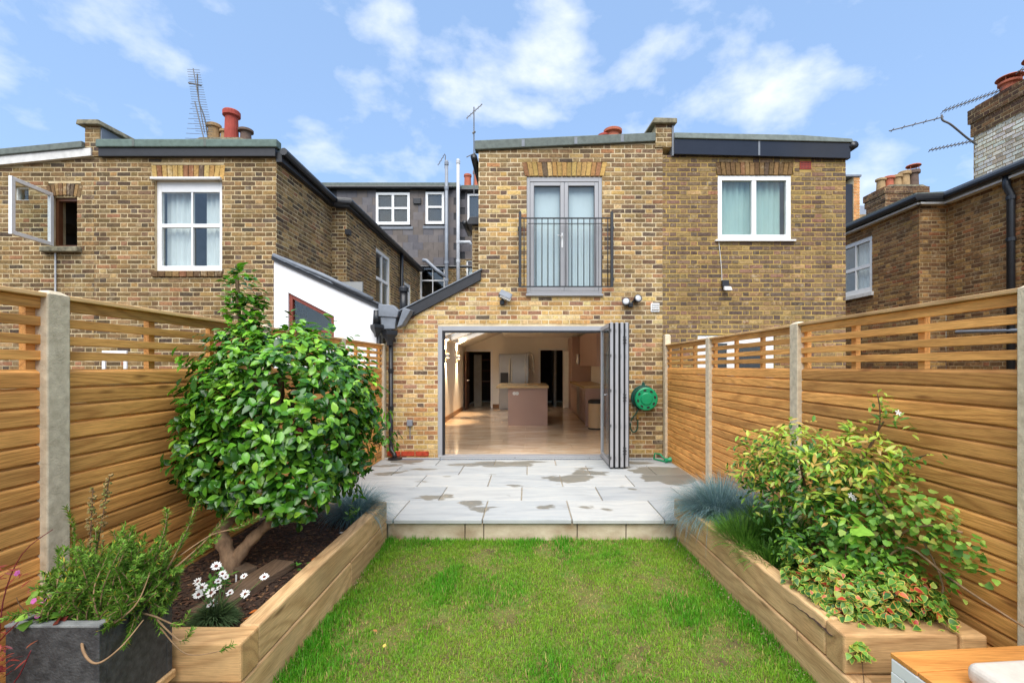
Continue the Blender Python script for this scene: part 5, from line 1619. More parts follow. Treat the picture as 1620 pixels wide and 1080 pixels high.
# ================================================================== raised beds
WS_Y = wood('sleeper_softwood_long', (230, 192, 142), (166, 120, 74), 1, ring=15, across=3.2, along=0.5, rough=0.75, grey=(176, 150, 112))
WS_X = wood('sleeper_softwood_cross', (224, 182, 130), (160, 114, 70), 0, ring=15, across=3.2, along=0.5, rough=0.75, grey=(164, 134, 92))
def skew(mb_pts):
    return mb_pts
def sleeper(parent, p0, p1, th, z0, z1, mat, side):
    """timber from p0 to p1 (plan), thickness th to the given side"""
    a_, b_ = Vector((p0[0], p0[1], 0)), Vector((p1[0], p1[1], 0))
    d = (b_ - a_).normalized()
    nrm = Vector((-d.y, d.x, 0)) * side * th
    m = MB()
    pts = [a_, b_, b_ + nrm, a_ + nrm]
    k = 8
    m.prism([(p.x, p.y, z0) for p in pts], (0, 0, z1 - z0))
    return m.build('sleeper', mat, parent, bevel=0.011, segs=2)
RBL = thing('raised_bed', 'raised sleeper bed holding the glossy camellia and white daisies', 'raised bed', (-1.8, 3.2, -0.2))
zt, zm, zb = 0.178, -0.016, -0.22
sleeper(RBL, (-1.337, 2.262), (-1.341, 4.335), 0.10, zm + 0.006, zt, WS_Y, 1)
sleeper(RBL, (-1.334, 2.10), (-1.338, 3.45), 0.10, zb, zm, WS_Y, 1)
sleeper(RBL, (-1.338, 3.455), (-1.341, 4.335), 0.10, zb, zm, WS_Y, 1)
sleeper(RBL, (-2.27, 2.115), (-1.332, 2.115), 0.143, zm + 0.006, zt - 0.002, WS_X, 1)
sleeper(RBL, (-2.27, 2.118), (-1.44, 2.118), 0.13, zb, zm - 0.001, WS_X, 1)
sleeper(RBL, (-2.27, 4.345), (-1.45, 4.345), 0.10, -0.1, zt - 0.004, WS_X, -1)
RBR = thing('raised_bed', 'raised sleeper bed holding the jasmine and variegated ground cover', 'raised bed', (1.85, 3.2, -0.2))
sleeper(RBR, (1.515, 2.32), (1.424, 4.44), 0.10, zm + 0.006, zt, WS_Y, -1)
sleeper(RBR, (1.514, 2.13), (1.424, 4.44), 0.11, zb, zm, WS_Y, -1)
sleeper(RBR, (1.512, 2.175), (2.06, 2.175), 0.138, zm + 0.006, zt + 0.001, WS_X, 1)
sleeper(RBR, (2.066, 2.165), (2.19, 2.165), 0.15, zm + 0.006, zt + 0.002, WS_X, 1)
sleeper(RBR, (1.62, 2.18), (2.19, 2.18), 0.12, zb, zm - 0.002, WS_X, 1)
sleeper(RBR, (1.54, 4.445), (2.19, 4.445), 0.10, -0.1, zt - 0.004, WS_X, -1)

m_, t, b = new_mat('dark_soil')
pos = position(t)
n1 = noise(t, pos, 26, 8, 0.7)
r1 = ramp(t, [(0.3, lin((40, 28, 20))), (0.55, lin((70, 50, 36))), (0.75, lin((104, 78, 56)))])
t.links.new(n1.outputs['Fac'], r1.inputs['Fac'])
t.links.new(r1.outputs[0], b.inputs['Base Color'])
b.inputs['Roughness'].default_value = 0.95
bump(t, b, n1.outputs['Fac'], 1.0, 0.02)
M['soil'] = m_
def wav(x, y, s, seed=0):
    return sum(math.sin(x * s * (1.3 + 0.7 * i) + seed + i * 2.1) * math.cos(y * s * (1.1 + 0.6 * i) + seed * 1.7 + i) / (i + 1) for i in range(3)) / 1.8
def soil(name, x0, x1, y0, y1, zf):
    nx, ny = int((x1 - x0) / 0.03) + 1, int((y1 - y0) / 0.03) + 1
    vv = []
    for j in range(ny + 1):
        for i in range(nx + 1):
            x, y = x0 + (x1 - x0) * i / nx, y0 + (y1 - y0) * j / ny
            vv.append((x, y, zf(x, y) + rnd.uniform(-0.006, 0.006)))
    ff = [(j * (nx + 1) + i, j * (nx + 1) + i + 1, (j + 1) * (nx + 1) + i + 1, (j + 1) * (nx + 1) + i) for j in range(ny) for i in range(nx)]
    return struct(MB().add(vv, ff).build(name, M['soil'], smooth=True))
sL = lambda x, y: 0.085 + 0.02 * wav(x, y, 4, 1) + 0.05 * max(0, (-1.5 - x))
sR = lambda x, y: 0.11 + 0.02 * wav(x, y, 4, 3)
soil('soil', -2.30, -1.40, 2.2, 4.36, sL)
soil('soil', 1.5, 2.21, 2.25, 4.36, sR)
# bark chips on the soil
chips = MB()
for i in range(2600):
    x, y = rnd.uniform(-2.28, -1.45), rnd.uniform(2.28, 4.3)
    z = sL(x, y) + 0.006
    m4 = Matrix.Translation((x, y, z)) @ Matrix.Rotation(rnd.uniform(0, 6.3), 4, 'Z') @ Matrix.Rotation(rnd.gauss(0, 0.35), 4, 'X')
    g = rnd.random()
    col = lin((120, 88, 60)) if g < 0.12 else lin((62, 44, 32)) if g < 0.6 else lin((88, 60, 42))
    chips.mbox(m4, rnd.uniform(0.012, 0.035), rnd.uniform(0.006, 0.014), rnd.uniform(0.003, 0.007), col)
m_, t, b = new_mat('bark_chip')
at = t.nodes.new('ShaderNodeAttribute')
at.attribute_name = 'Col'
t.links.new(at.outputs['Color'], b.inputs['Base Color'])
b.inputs['Roughness'].default_value = 0.9
M['vcol'] = m_
o = chips.build('bark_mulch', M['vcol'], kind='stuff')
tag(o, 'scattered dark bark chips over the camellia bed', 'mulch')
lg = thing('old_log', 'weathered half-buried board lying on the soil beside the daisies', 'log', (-1.75, 2.9, 0.1))
M['grey_log'] = wood('rotten_timber', (120, 98, 78), (70, 54, 42), 1, rough=0.9, grey=(110, 100, 88))
MB().mbox(Matrix.Translation((-1.72, 2.78, 0.115)) @ Matrix.Rotation(R(-14), 4, 'Z') @ Matrix.Rotation(R(3), 4, 'X'), 0.16, 0.62, 0.05).build('timber', M['grey_log'], lg, bevel=0.006)
MB().mbox(Matrix.Translation((-1.93, 3.02, 0.13)) @ Matrix.Rotation(R(60), 4, 'Z'), 0.10, 0.30, 0.05).build('offcut', M['grey_log'], lg, bevel=0.006)

# ================================================================== lawn
LZ = -0.205
m_, t, b = new_mat('turf_ground')
pos = position(t)
n1 = noise(t, pos, 5, 8, 0.7)
r1 = ramp(t, [(0.32, lin((86, 72, 44))), (0.5, lin((112, 110, 52))), (0.7, lin((88, 120, 40)))])
t.links.new(n1.outputs['Fac'], r1.inputs['Fac'])
t.links.new(r1.outputs[0], b.inputs['Base Color'])
b.inputs['Roughness'].default_value = 0.95
n2 = noise(t, pos, 90, 5)
bump(t, b, n2.outputs['Fac'], 0.8, 0.02)
M['turf'] = m_
def zl(x, y):
    return LZ + 0.012 * wav(x, y, 2.0, 5)
nx, ny = 40, 60
vv = [(-1.5 + 3.2 * i / nx, 0.3 + (PE + 0.03 - 0.3) * j / ny, zl(-1.5 + 3.2 * i / nx, 0.3 + (PE - 0.27) * j / ny)) for j in range(ny + 1) for i in range(nx + 1)]
struct(MB().add(vv, [(j * (nx + 1) + i, j * (nx + 1) + i + 1, (j + 1) * (nx + 1) + i + 1, (j + 1) * (nx + 1) + i) for j in range(ny) for i in range(nx)]).build('lawn', M['turf'], smooth=True))
m_, t, b = new_mat('grass_blade')
at = t.nodes.new('ShaderNodeAttribute')
at.attribute_name = 'Col'
t.links.new(at.outputs['Color'], b.inputs['Base Color'])
b.inputs['Roughness'].default_value = 0.55
b.inputs['Specular IOR Level'].default_value = 0.3
tr = t.nodes.new('ShaderNodeBsdfTranslucent')
t.links.new(at.outputs['Color'], tr.inputs['Color'])
ms = t.nodes.new('ShaderNodeMixShader')
ms.inputs[0].default_value = 0.35
t.links.new(b.outputs[0], ms.inputs[1])
t.links.new(tr.outputs[0], ms.inputs[2])
t.links.new(ms.outputs[0], t.nodes['Material Output'].inputs['Surface'])
M['grass'] = m_
def blades(name, base, az, lean, ln, wd, col, curve=0.5, mat=None, parent=None):
    """many curved ribbon blades in one mesh, made with numpy: 5 verts, 1 quad + 1 triangle each (+ mid quad)"""
    n = len(base)
    d = np.stack([np.cos(az), np.sin(az), np.zeros(n)], 1)
    s = np.stack([-np.sin(az), np.cos(az), np.zeros(n)], 1)
    def at_(tt):
        th = lean * (1 - curve + curve * 2 * tt)
        hor = np.sin(th) * tt * ln
        ver = np.cos(th) * tt * ln
        return base + d * hor[:, None] + np.array([0, 0, 1])[None] * ver[:, None]
    p0, p1, p2, p3 = base, at_(np.full(n, 0.4)), at_(np.full(n, 0.75)), at_(np.ones(n))
    hw = (wd / 2)[:, None]
    V = np.stack([p0 - s * hw, p0 + s * hw, p1 + s * hw, p1 - s * hw, p2 + s * hw * 0.7, p2 - s * hw * 0.7, p3], 1).reshape(-1, 3)
    o_ = (np.arange(n) * 7)[:, None]
    quads = np.concatenate([o_ + np.array([[0, 1, 2, 3]]), o_ + np.array([[3, 2, 4, 5]])], 1).reshape(-1, 4)
    tris = (o_ + np.array([[5, 4, 6]]))
    me = bpy.data.meshes.new(name)
    me.vertices.add(len(V))
    me.vertices.foreach_set('co', V.astype(np.float32).ravel())
    nl = len(quads) * 4 + len(tris) * 3
    me.loops.add(nl)
    me.loops.foreach_set('vertex_index', np.concatenate([quads.ravel(), tris.ravel()]).astype(np.int32))
    me.polygons.add(len(quads) + len(tris))
    st = np.concatenate([np.arange(len(quads)) * 4, len(quads) * 4 + np.arange(len(tris)) * 3])
    me.polygons.foreach_set('loop_start', st.astype(np.int32))
    me.update(calc_edges=True)
    at2 = me.color_attributes.new('Col', 'FLOAT_COLOR', 'POINT')
    cc = np.ones((n, 7, 4), np.float32)
    cc[:, :, :3] = col[:, None, :]
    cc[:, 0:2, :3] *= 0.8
    at2.data.foreach_set('color', cc.ravel())
    me.materials.append(mat or M['grass'])
    me.validate()
    return put(name, me, parent, kind='stuff')
def fbm(x, y, seed, s=1.0):
    r_ = np.random.default_rng(seed)
    o_ = np.zeros_like(x)
    for k in range(14):
        f = s * 2 ** (k / 3.0)
        an = r_.uniform(0, 6.28)
        o_ += np.sin((x * math.cos(an) + y * math.sin(an)) * f + r_.uniform(0, 6.28)) / (1 + 0.35 * k)
    return o_ / 2.4
n = 150000
gx, gy = nrg.uniform(-1.345, 1.53, n), 0.9 + (PE + 0.0 - 0.9) * nrg.random(n) ** 0.9
keep = (gx < 1.43 + (4.44 - gy) * 0.043) & (gx > -1.335)
thin = fbm(gx, gy, 5, 7.5)
keep &= nrg.random(n) < np.clip(0.94 - 0.32 * (thin > 0.68) - 0.22 * np.clip(thin, 0, 1), 0.28, 1)
gx, gy, thin = gx[keep], gy[keep], thin[keep]
n = len(gx)
gz = np.array([zl(a_, b_) for a_, b_ in zip(gx, gy)]) - 0.004
edge = np.clip(1 - np.minimum(np.minimum(gx + 1.335, 1.45 - gx), PE - gy) / 0.22, 0, 1)
tuft = fbm(gx, gy, 9, 4.5)
ln = (0.018 + 0.016 * nrg.random(n) + 0.024 * edge + 0.026 * np.clip(tuft, 0, 1) ** 1.5) * np.where(thin > 0.4, 0.65, 1)
lush = np.clip(0.42 + 0.42 * tuft + 0.4 * edge + nrg.normal(0, 0.16, n), 0, 1)[:, None]
dry = (nrg.random(n) < np.clip(0.08 + 0.30 * thin, 0.03, 0.5))[:, None]
colA, colB, colC = np.array(lin((146, 180, 52))), np.array(lin((82, 158, 28))), np.array(lin((196, 172, 108)))
gc = colA * (1 - lush) + colB * lush
gc = np.where(dry, colC * nrg.uniform(0.7, 1.1, (n, 1)), gc) * nrg.uniform(0.75, 1.15, (n, 1))
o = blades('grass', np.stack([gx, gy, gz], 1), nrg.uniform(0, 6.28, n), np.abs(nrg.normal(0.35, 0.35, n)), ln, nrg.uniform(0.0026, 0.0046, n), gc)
tag(o, 'patchy green lawn with straw-coloured thatch between the two raised beds', 'lawn')
# gravel strip along the sleeper feet
gv = MB()
for i in range(420):
    sd = rnd.random() < 0.75
    y = rnd.uniform(1.6, 4.3)
    x = (1.40 + (4.44 - y) * 0.043 - abs(rnd.gauss(0, 0.02))) if sd else (-1.322 + abs(rnd.gauss(0, 0.012)))
    m4 = Matrix.Translation((x, y, LZ + 0.012)) @ Matrix.Rotation(rnd.uniform(0, 6), 4, 'Z') @ Matrix.Rotation(rnd.uniform(0, 6), 4, 'X')
    s_ = rnd.uniform(0.004, 0.011)
    gcol = lin(rnd.choice([(168, 146, 112), (140, 118, 88), (184, 164, 132)]))
    gv.mbox(m4, s_, s_ * 0.8, s_ * 0.6, gcol)
o = gv.build('gravel', M['vcol'], kind='stuff')
tag(o, 'thin line of pale grit along the foot of the sleepers', 'gravel')
# ================================================================== foliage
def leaf_shape(width, fold, droop, pts=None, seg=4, tip=1.0):
    """one leaf: base at origin, pointing +Y, upper side +Z; returns verts, faces, rim values"""
    pr = pts or [(0.0, 0.02), (0.22, 0.72), (0.48, 1.0), (0.74, 0.74), (1.0, 0.02)]
    vv, rim = [], []
    for y, w_ in pr:
        z = -droop * y * y
        hw = width * w_ / 2
        for sgn in (-1, 0, 1):
            vv.append((sgn * hw, y, z + (abs(sgn) * fold * hw)))
            rim.append(1.0 if sgn else (0.0 if 0.05 < y < 0.95 else 1.0))
    ff = []
    for i in range(len(pr) - 1):
        a_ = i * 3
        ff += [(a_, a_ + 1, a_ + 4, a_ + 3), (a_ + 1, a_ + 2, a_ + 5, a_ + 4)]
    return vv, ff, rim

class Foliage:
    def __init__(self, variants, mat_single, mat_joined, smooth=True):
        self.var = variants
        self.ms, self.mj = mat_single, mat_joined
        self.recs = []
        self.meshes = []
        for vv, ff, rim in variants:
            me = bpy.data.meshes.new('leaf')
            me.from_pydata(vv, [], ff)
            at = me.attributes.new('rim', 'FLOAT', 'POINT')
            at.data.foreach_set('value', rim)
            me.polygons.foreach_set('use_smooth', [smooth] * len(me.polygons))
            me.materials.append(mat_single)
            self.meshes.append(me)
    def add(self, pos, direction, up, size, col, var=None):
        y = Vector(direction).normalized()
        x = y.cross(Vector(up))
        if x.length < 1e-3:
            x = y.orthogonal()
        x.normalize()
        z = x.cross(y)
        m = Matrix(((x.x, y.x, z.x, pos[0]), (x.y, y.y, z.y, pos[1]), (x.z, y.z, z.z, pos[2]), (0, 0, 0, 1))) @ Matrix.Diagonal((size, size, size, 1))
        self.recs.append((m, rnd.randrange(len(self.var)) if var is None else var, col, Vector(pos), size, z))
    def finish(self, parent, limit=300, mass_name='foliage', cell=7):
        order = sorted(range(len(self.recs)), key=lambda i: self.recs[i][3].y)
        taken, vis = {}, []
        for i in order:
            m, v, c, p, s, z = self.recs[i]
            ctr = m @ Vector((0, 0.5, 0))
            x, y = project(ctr)
            if not (0 < x < 1620 and 0 < y < 1080):
                continue
            d = (Vector(CAM) - ctr)
            f = abs(d.normalized().dot(z))
            k = (int(x / cell), int(y / cell))
            if taken.get(k, 0) < 1:
                vis.append((-(s * s * (0.25 + f)) / d.length_squared, i))
            px = s * 720 / max(ctr.y, 0.1)
            r_ = max(0, int(px * 0.3 * f / cell))
            for a_ in range(-r_, r_ + 1):
                for b_ in range(-r_, r_ + 1):
                    k2 = (k[0] + a_, k[1] + b_)
                    taken[k2] = taken.get(k2, 0) + 1
        vis.sort()
        pick = {i for _, i in vis[:limit]}
        by = {}
        for i, (m, v, c, p, s, z) in enumerate(self.recs):
            if i in pick:
                o = put('leaf', self.meshes[v], parent, m)
                o.color = (*c, 1)
            else:
                by.setdefault(v, []).append((m, c))
        V, F, C, RM = [], [], [], []
        base = 0
        for v, lst in by.items():
            vv, ff, rim = self.var[v]
            a_ = np.array([(*p, 1) for p in vv])
            for m, c in lst:
                q = a_ @ np.array(m).T
                V.append(q[:, :3])
                F += [tuple(k + base for k in f) for f in ff]
                C += [(*c, 1.0)] * len(vv)
                RM += rim
                base += len(vv)
        if not V:
            return
        me = bpy.data.meshes.new(mass_name)
        me.from_pydata(np.concatenate(V).tolist(), [], F)
        at = me.color_attributes.new('Col', 'FLOAT_COLOR', 'POINT')
        at.data.foreach_set('color', np.array(C, np.float32).ravel())
        at = me.attributes.new('rim', 'FLOAT', 'POINT')
        at.data.foreach_set('value', RM)
        me.polygons.foreach_set('use_smooth', [True] * len(me.polygons))
        me.materials.append(self.mj)
        put(mass_name, me, parent, kind='stuff')

def rdir():
    return Vector((rnd.gauss(0, 1), rnd.gauss(0, 1), rnd.gauss(0, 1))).normalized()
M['bark'] = plain('grey_brown_bark', (164, 134, 104), 0.95, 0.22, 26, 1.0, 45, stretch=(1, 1, 0.4), dark=(104, 82, 62))
M['twig'] = plain('brown_twig', (112, 84, 58), 0.9, 0.2, 20)
M['pale_twig'] = plain('pale_woody_stem', (158, 126, 92), 0.9, 0.2, 20, 0.5, 90)

# ---------------- camellia
CAM_T = thing('camellia_bush', 'big glossy dark green camellia with a crooked trunk growing in the sleeper bed', 'bush', (-1.97, 3.0, 0.08))
def taper(pts, r0, r1, k=5):
    P_ = smooth_path(pts, k)
    return P_, [(r0 + (r1 - r0) * i / (len(P_) - 1)) * (1 + 0.13 * math.sin(i * 1.7) + rnd.uniform(-0.08, 0.08)) for i in range(len(P_))]
P_, r_ = taper([(-1.945, 2.98, 0.03), (-1.955, 2.98, 0.20), (-2.01, 2.99, 0.36), (-1.97, 3.02, 0.46), (-1.86, 3.08, 0.54), (-1.80, 3.18, 0.75), (-1.8, 3.3, 1.4)], 0.056, 0.022)
MB().tube(P_, r_, 10).build('trunk', M['bark'], CAM_T, smooth=True)
P_, r_ = taper([(-1.945, 2.985, 0.12), (-1.89, 3.0, 0.24), (-1.78, 3.03, 0.37), (-1.66, 3.08, 0.47), (-1.55, 3.15, 0.56), (-1.46, 3.3, 0.8), (-1.45, 3.35, 1.2)], 0.045, 0.02)
MB().tube(P_, r_, 10).build('branch', M['bark'], CAM_T, smooth=True)
MB().tube(smooth_path([(-1.78, 3.25, 0.9), (-1.9, 3.2, 1.3), (-1.95, 3.1, 1.7), (-1.98, 3.1, 2.05)], 5), [0.022] * 8 + [0.012] * 8, 8).build('branch', M['bark'], CAM_T, smooth=True)
for q in range(14):
    p0 = Vector((-1.75 + rnd.uniform(-0.1, 0.1), 3.25 + rnd.uniform(-0.1, 0.1), rnd.uniform(0.7, 1.3)))
    d = rdir()
    d.z = abs(d.z) * 0.5
    p1 = p0 + d * 0.5
    if p1.x < -2.2:
        p1.x = -2.2
    MB().tube([p0, p0.lerp(p1, 0.5) + Vector((0, 0, 0.05)), p1], [0.012, 0.008, 0.004], 6).build('twig', M['twig'], CAM_T, smooth=True)
var = [leaf_shape(0.60, f, d) for f, d in ((0.30, 0.14), (0.45, 0.3), (0.2, 0.4), (0.6, 0.1), (0.35, -0.1))]
FC = Foliage(var, leaf_mat('camellia_leaf', True, 0.27, 0.14, 0.5), leaf_mat('camellia_leaf_joined', False, 0.27, 0.14, 0.5))
lumps = [(Vector((-1.73, 3.28, 1.11)), (0.56, 0.55, 0.57)), (Vector((-2.00, 3.05, 0.95)), (0.27, 0.32, 0.40)), (Vector((-1.72, 3.2, 0.76)), (0.47, 0.45, 0.34)), (Vector((-1.95, 3.15, 1.80)), (0.11, 0.11, 0.18)), (Vector((-1.97, 3.12, 1.99)), (0.09, 0.09, 0.14)), (Vector((-1.50, 3.42, 1.15)), (0.30, 0.38, 0.40)), (Vector((-1.90, 3.12, 1.56)), (0.20, 0.22, 0.15))]
wts = [19, 3.5, 5, 0.7, 0.35, 4, 0.9]
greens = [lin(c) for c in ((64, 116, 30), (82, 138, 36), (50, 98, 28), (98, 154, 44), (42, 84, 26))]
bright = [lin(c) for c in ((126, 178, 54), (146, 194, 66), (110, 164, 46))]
made = 0
sprig = 0
while made < 10500:
    ce, ra = rnd.choices(lumps, wts)[0]
    d = rdir()
    rr = rnd.uniform(0.80, 1.04) if rnd.random() < 0.8 else rnd.uniform(0.45, 0.85)
    stray = rnd.random() < 0.05
    if stray:
        rr = rnd.uniform(1.05, 1.20)
    if ra[0] > 0.5:                     # boxy dome with shallow bumps
        k_ = (abs(d.x) ** 2.9 + abs(d.y) ** 2.9 + abs(d.z) ** 2.9) ** (-1 / 2.9)
        rr *= k_ * (1 + 0.13 * math.sin(d.x * 7 + 1) * math.cos(d.z * 6 + d.y * 5))
    p = ce + Vector((d.x * ra[0], d.y * ra[1], d.z * ra[2])) * rr
    inside = False
    for c2, r2 in lumps:
        q = p - c2
        if (q.x / r2[0]) ** 2 + (q.y / r2[1]) ** 2 + (q.z / r2[2]) ** 2 < 0.62:
            inside = True
    if inside and rnd.random() < 0.85:
        continue
    if p.x < -2.27 or p.z < 0.42 + 0.07 * math.sin(p.x * 11 + p.y * 5) + (0.12 if p.x > -1.45 and p.y > 3.5 else 0):
        continue
    # a short shoot: 3-5 leaves around a tip
    out = (p - (ce - Vector((0, 0, 0.25)))).normalized()
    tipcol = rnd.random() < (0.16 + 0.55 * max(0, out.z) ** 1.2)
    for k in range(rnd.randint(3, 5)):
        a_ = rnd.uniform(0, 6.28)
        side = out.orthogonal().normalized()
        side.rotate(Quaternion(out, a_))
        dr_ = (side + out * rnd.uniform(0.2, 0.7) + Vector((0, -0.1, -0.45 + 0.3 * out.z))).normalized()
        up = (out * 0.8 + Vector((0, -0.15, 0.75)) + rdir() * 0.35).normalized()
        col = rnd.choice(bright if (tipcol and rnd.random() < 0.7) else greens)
        if rnd.random() < 0.012:
            col = lin(rnd.choice(((150, 120, 50), (120, 84, 44), (176, 168, 70))))
        kk = rnd.uniform(0.72, 1.22)
        pos = p + out * rnd.uniform(-0.03, 0.03) + rdir() * 0.012
        if pos.x + dr_.x * 0.08 < -2.29:
            continue
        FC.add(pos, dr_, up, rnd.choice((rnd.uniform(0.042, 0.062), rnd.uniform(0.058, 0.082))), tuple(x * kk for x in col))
        made += 1
FC.finish(CAM_T, 300)
fl = MB()
fpos = Vector((-1.42, 2.83, 1.06))
for k in range(9):
    an = k * 0.7
    fl.lathe([(0.0, 0.0), (0.016, 0.004), (0.02, 0.01), (0.0, 0.014)], Matrix.Translation(fpos + Vector((0.012 * math.cos(an), -0.01, 0.012 * math.sin(an)))) @ Matrix.Rotation(R(80), 4, 'X') @ Matrix.Rotation(an, 4, 'Y'), 8)
M['crimson'] = plain('crimson_petal', (112, 20, 28), 0.6, 0.15)
fl.build('flower', M['crimson'], CAM_T, smooth=True)

# ---------------- grasses (blue fescue) and strappy green plants
def tuft_plant(name, label, centre, spread, n, lmin, lmax, wd, cols, lean=(0.1, 1.25), cat='grass', seed=0, curve=0.6):
    r_ = np.random.default_rng(seed + 77)
    h = thing(name, label, cat, centre)
    az = r_.uniform(0, 6.28, n)
    rad = np.sqrt(r_.random(n))
    b_ = np.stack([centre[0] + spread[0] * rad * np.cos(az), centre[1] + spread[1] * rad * np.sin(az), np.full(n, centre[2])], 1)
    le = lean[0] + (lean[1] - lean[0]) * rad * r_.uniform(0.5, 1.0, n)
    ln_ = r_.uniform(lmin, lmax, n)
    ca = np.array([lin(c) for c in cols])
    c_ = ca[r_.integers(0, len(ca), n)] * r_.uniform(0.75, 1.2, (n, 1))
    blades('blades', b_, az + r_.normal(0, 0.45, n), le, ln_, np.full(n, wd) * r_.uniform(0.7, 1.2, n), c_, curve, parent=h)
    return h
BLUE = [(112, 146, 152), (132, 162, 168), (94, 128, 134), (146, 172, 172), (104, 136, 122)]
tuft_plant('blue_fescue', 'spiky blue-grey grass tuft in the far corner of the camellia bed', (-1.56, 4.16, 0.09), (0.10, 0.10), 1900, 0.20, 0.37, 0.0032, BLUE, (0.05, 1.35), seed=1)
tuft_plant('blue_fescue', 'spiky blue-grey grass tuft at the patio end of the jasmine bed', (1.72, 4.08, 0.11), (0.20, 0.16), 3400, 0.28, 0.47, 0.0032, BLUE, (0.05, 1.35), seed=2)
tuft_plant('blue_fescue', 'second blue-grey grass tuft tucked against the lavender and jasmine', (1.86, 3.80, 0.11), (0.10, 0.10), 1300, 0.24, 0.42, 0.0032, BLUE, (0.05, 1.2), seed=3)
tuft_plant('lavender_clump', 'fresh green strappy clump leaning over the sleeper beside the blue grass', (1.62, 3.42, 0.12), (0.11, 0.20), 1300, 0.12, 0.26, 0.0055, [(92, 140, 48), (112, 160, 58), (76, 120, 42), (128, 170, 70)], (0.05, 1.1), 'plant', 4, 0.4)
tuft_plant('lavender_clump', 'low feathery green clump in front of the dark bare soil gap', (1.64, 3.12, 0.12), (0.10, 0.16), 1000, 0.07, 0.17, 0.006, [(92, 140, 48), (112, 164, 54), (80, 124, 44)], (0.1, 1.3), 'plant', 5, 0.4)
tuft_plant('lavender_clump', 'taller grassy green clump behind the lavender near the fence', (1.86, 3.40, 0.12), (0.14, 0.18), 1000, 0.20, 0.36, 0.006, [(84, 130, 46), (100, 148, 52), (70, 112, 40)], (0.05, 0.9), 'plant', 6, 0.4)

# ---------------- jasmine
def leafy(name, label, cat, base, lumps, wts, n, variants, mats, cols, topcols, size, stems=None, limit=300, minx=None, maxx=None, topf=1.0, shoot=(3, 6), stemmat='twig', droop=-0.15, core=0.55):
    h = thing(name, label, cat, base)
    F = Foliage(variants, *mats)
    cl = [lin(c) for c in cols]
    tl = [lin(c) for c in topcols]
    zmax = max(c.z + r.z for c, r in lumps)
    zmin = min(c.z - r.z for c, r in lumps)
    made, guard = 0, 0
    while made < n and guard < n * 20:
        guard += 1
        ce, ra = rnd.choices(lumps, wts)[0]
        d = rdir()
        rr = rnd.uniform(0.72, 1.08) if rnd.random() < 0.75 else rnd.uniform(0.2, 0.8)
        p = ce + Vector((d.x * ra.x, d.y * ra.y, d.z * ra.z)) * rr
        if (maxx and p.x > maxx) or (minx and p.x < minx) or p.z < 0.10:
            continue
        out = (p - ce + Vector((0, -0.05, 0.15))).normalized()
        tf = min(1, max(0, (p.z - zmin) / (zmax - zmin)))
        for k in range(rnd.randint(*shoot)):
            side = out.orthogonal().normalized()
            side.rotate(Quaternion(out, rnd.uniform(0, 6.28)))
            dr_ = (side + out * rnd.uniform(0.1, 0.9) + Vector((0, 0, droop))).normalized()
            up = (out * 0.5 + Vector((0, -0.25, 0.8)) + rdir() * 0.45).normalized()
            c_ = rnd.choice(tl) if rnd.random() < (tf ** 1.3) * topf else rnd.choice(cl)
            kk = rnd.uniform(0.78, 1.2)
            q = p + rdir() * 0.03
            if (maxx and q.x > maxx) or (minx and q.x < minx):
                continue
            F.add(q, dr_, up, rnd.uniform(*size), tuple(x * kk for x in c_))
            made += 1
    st = MB()
    for s in (stems or []):
        st.tube(smooth_path(s[0], 4), [s[1] * (1 - 0.6 * i / (len(s[0]) * 4)) for i in range((len(s[0]) - 1) * 4 + 1)], 6)
    if st.v:
        st.build('stem', M[stemmat], h, smooth=True)
    F.finish(h, limit)
    return h
V3 = Vector
jv = [leaf_shape(0.36, f, d) for f, d in ((0.3, 0.12), (0.2, 0.3), (0.4, 0.0))]
jm = (leaf_mat('jasmine_leaf', True, 0.38, 0.28), leaf_mat('jasmine_leaf_joined', False, 0.38, 0.28))
JAS = leafy('jasmine_shrub', 'star jasmine mound with yellow-green new growth against the fence', 'shrub', (1.9, 3.0, 0.1),
      [(V3((1.86, 3.15, 0.62)), V3((0.30, 0.40, 0.36))), (V3((1.80, 2.95, 0.83)), V3((0.24, 0.32, 0.26))), (V3((1.70, 3.3, 0.76)), V3((0.20, 0.30, 0.24))), (V3((1.98, 2.75, 0.86)), V3((0.20, 0.30, 0.24))), (V3((1.86, 2.8, 0.45)), V3((0.26, 0.34, 0.30)))],
      [4, 4, 2.6, 3, 3.2], 3800, jv, jm, [(60, 108, 36), (76, 124, 40), (50, 92, 32), (94, 142, 46)], [(176, 196, 72), (156, 186, 64), (190, 194, 84), (136, 176, 58), (196, 164, 84)], (0.038, 0.066),
      [([(1.9, 3.0, 0.1), (1.88, 3.0, 0.4), (1.8, 3.0, 0.8)], 0.012), ([(1.92, 2.9, 0.1), (1.95, 2.85, 0.5), (2.05, 2.75, 0.95), (2.08, 2.66, 1.14)], 0.008), ([(1.85, 3.1, 0.1), (1.75, 3.2, 0.5), (1.66, 3.3, 0.9)], 0.009)],
      maxx=2.19, topf=0.95)
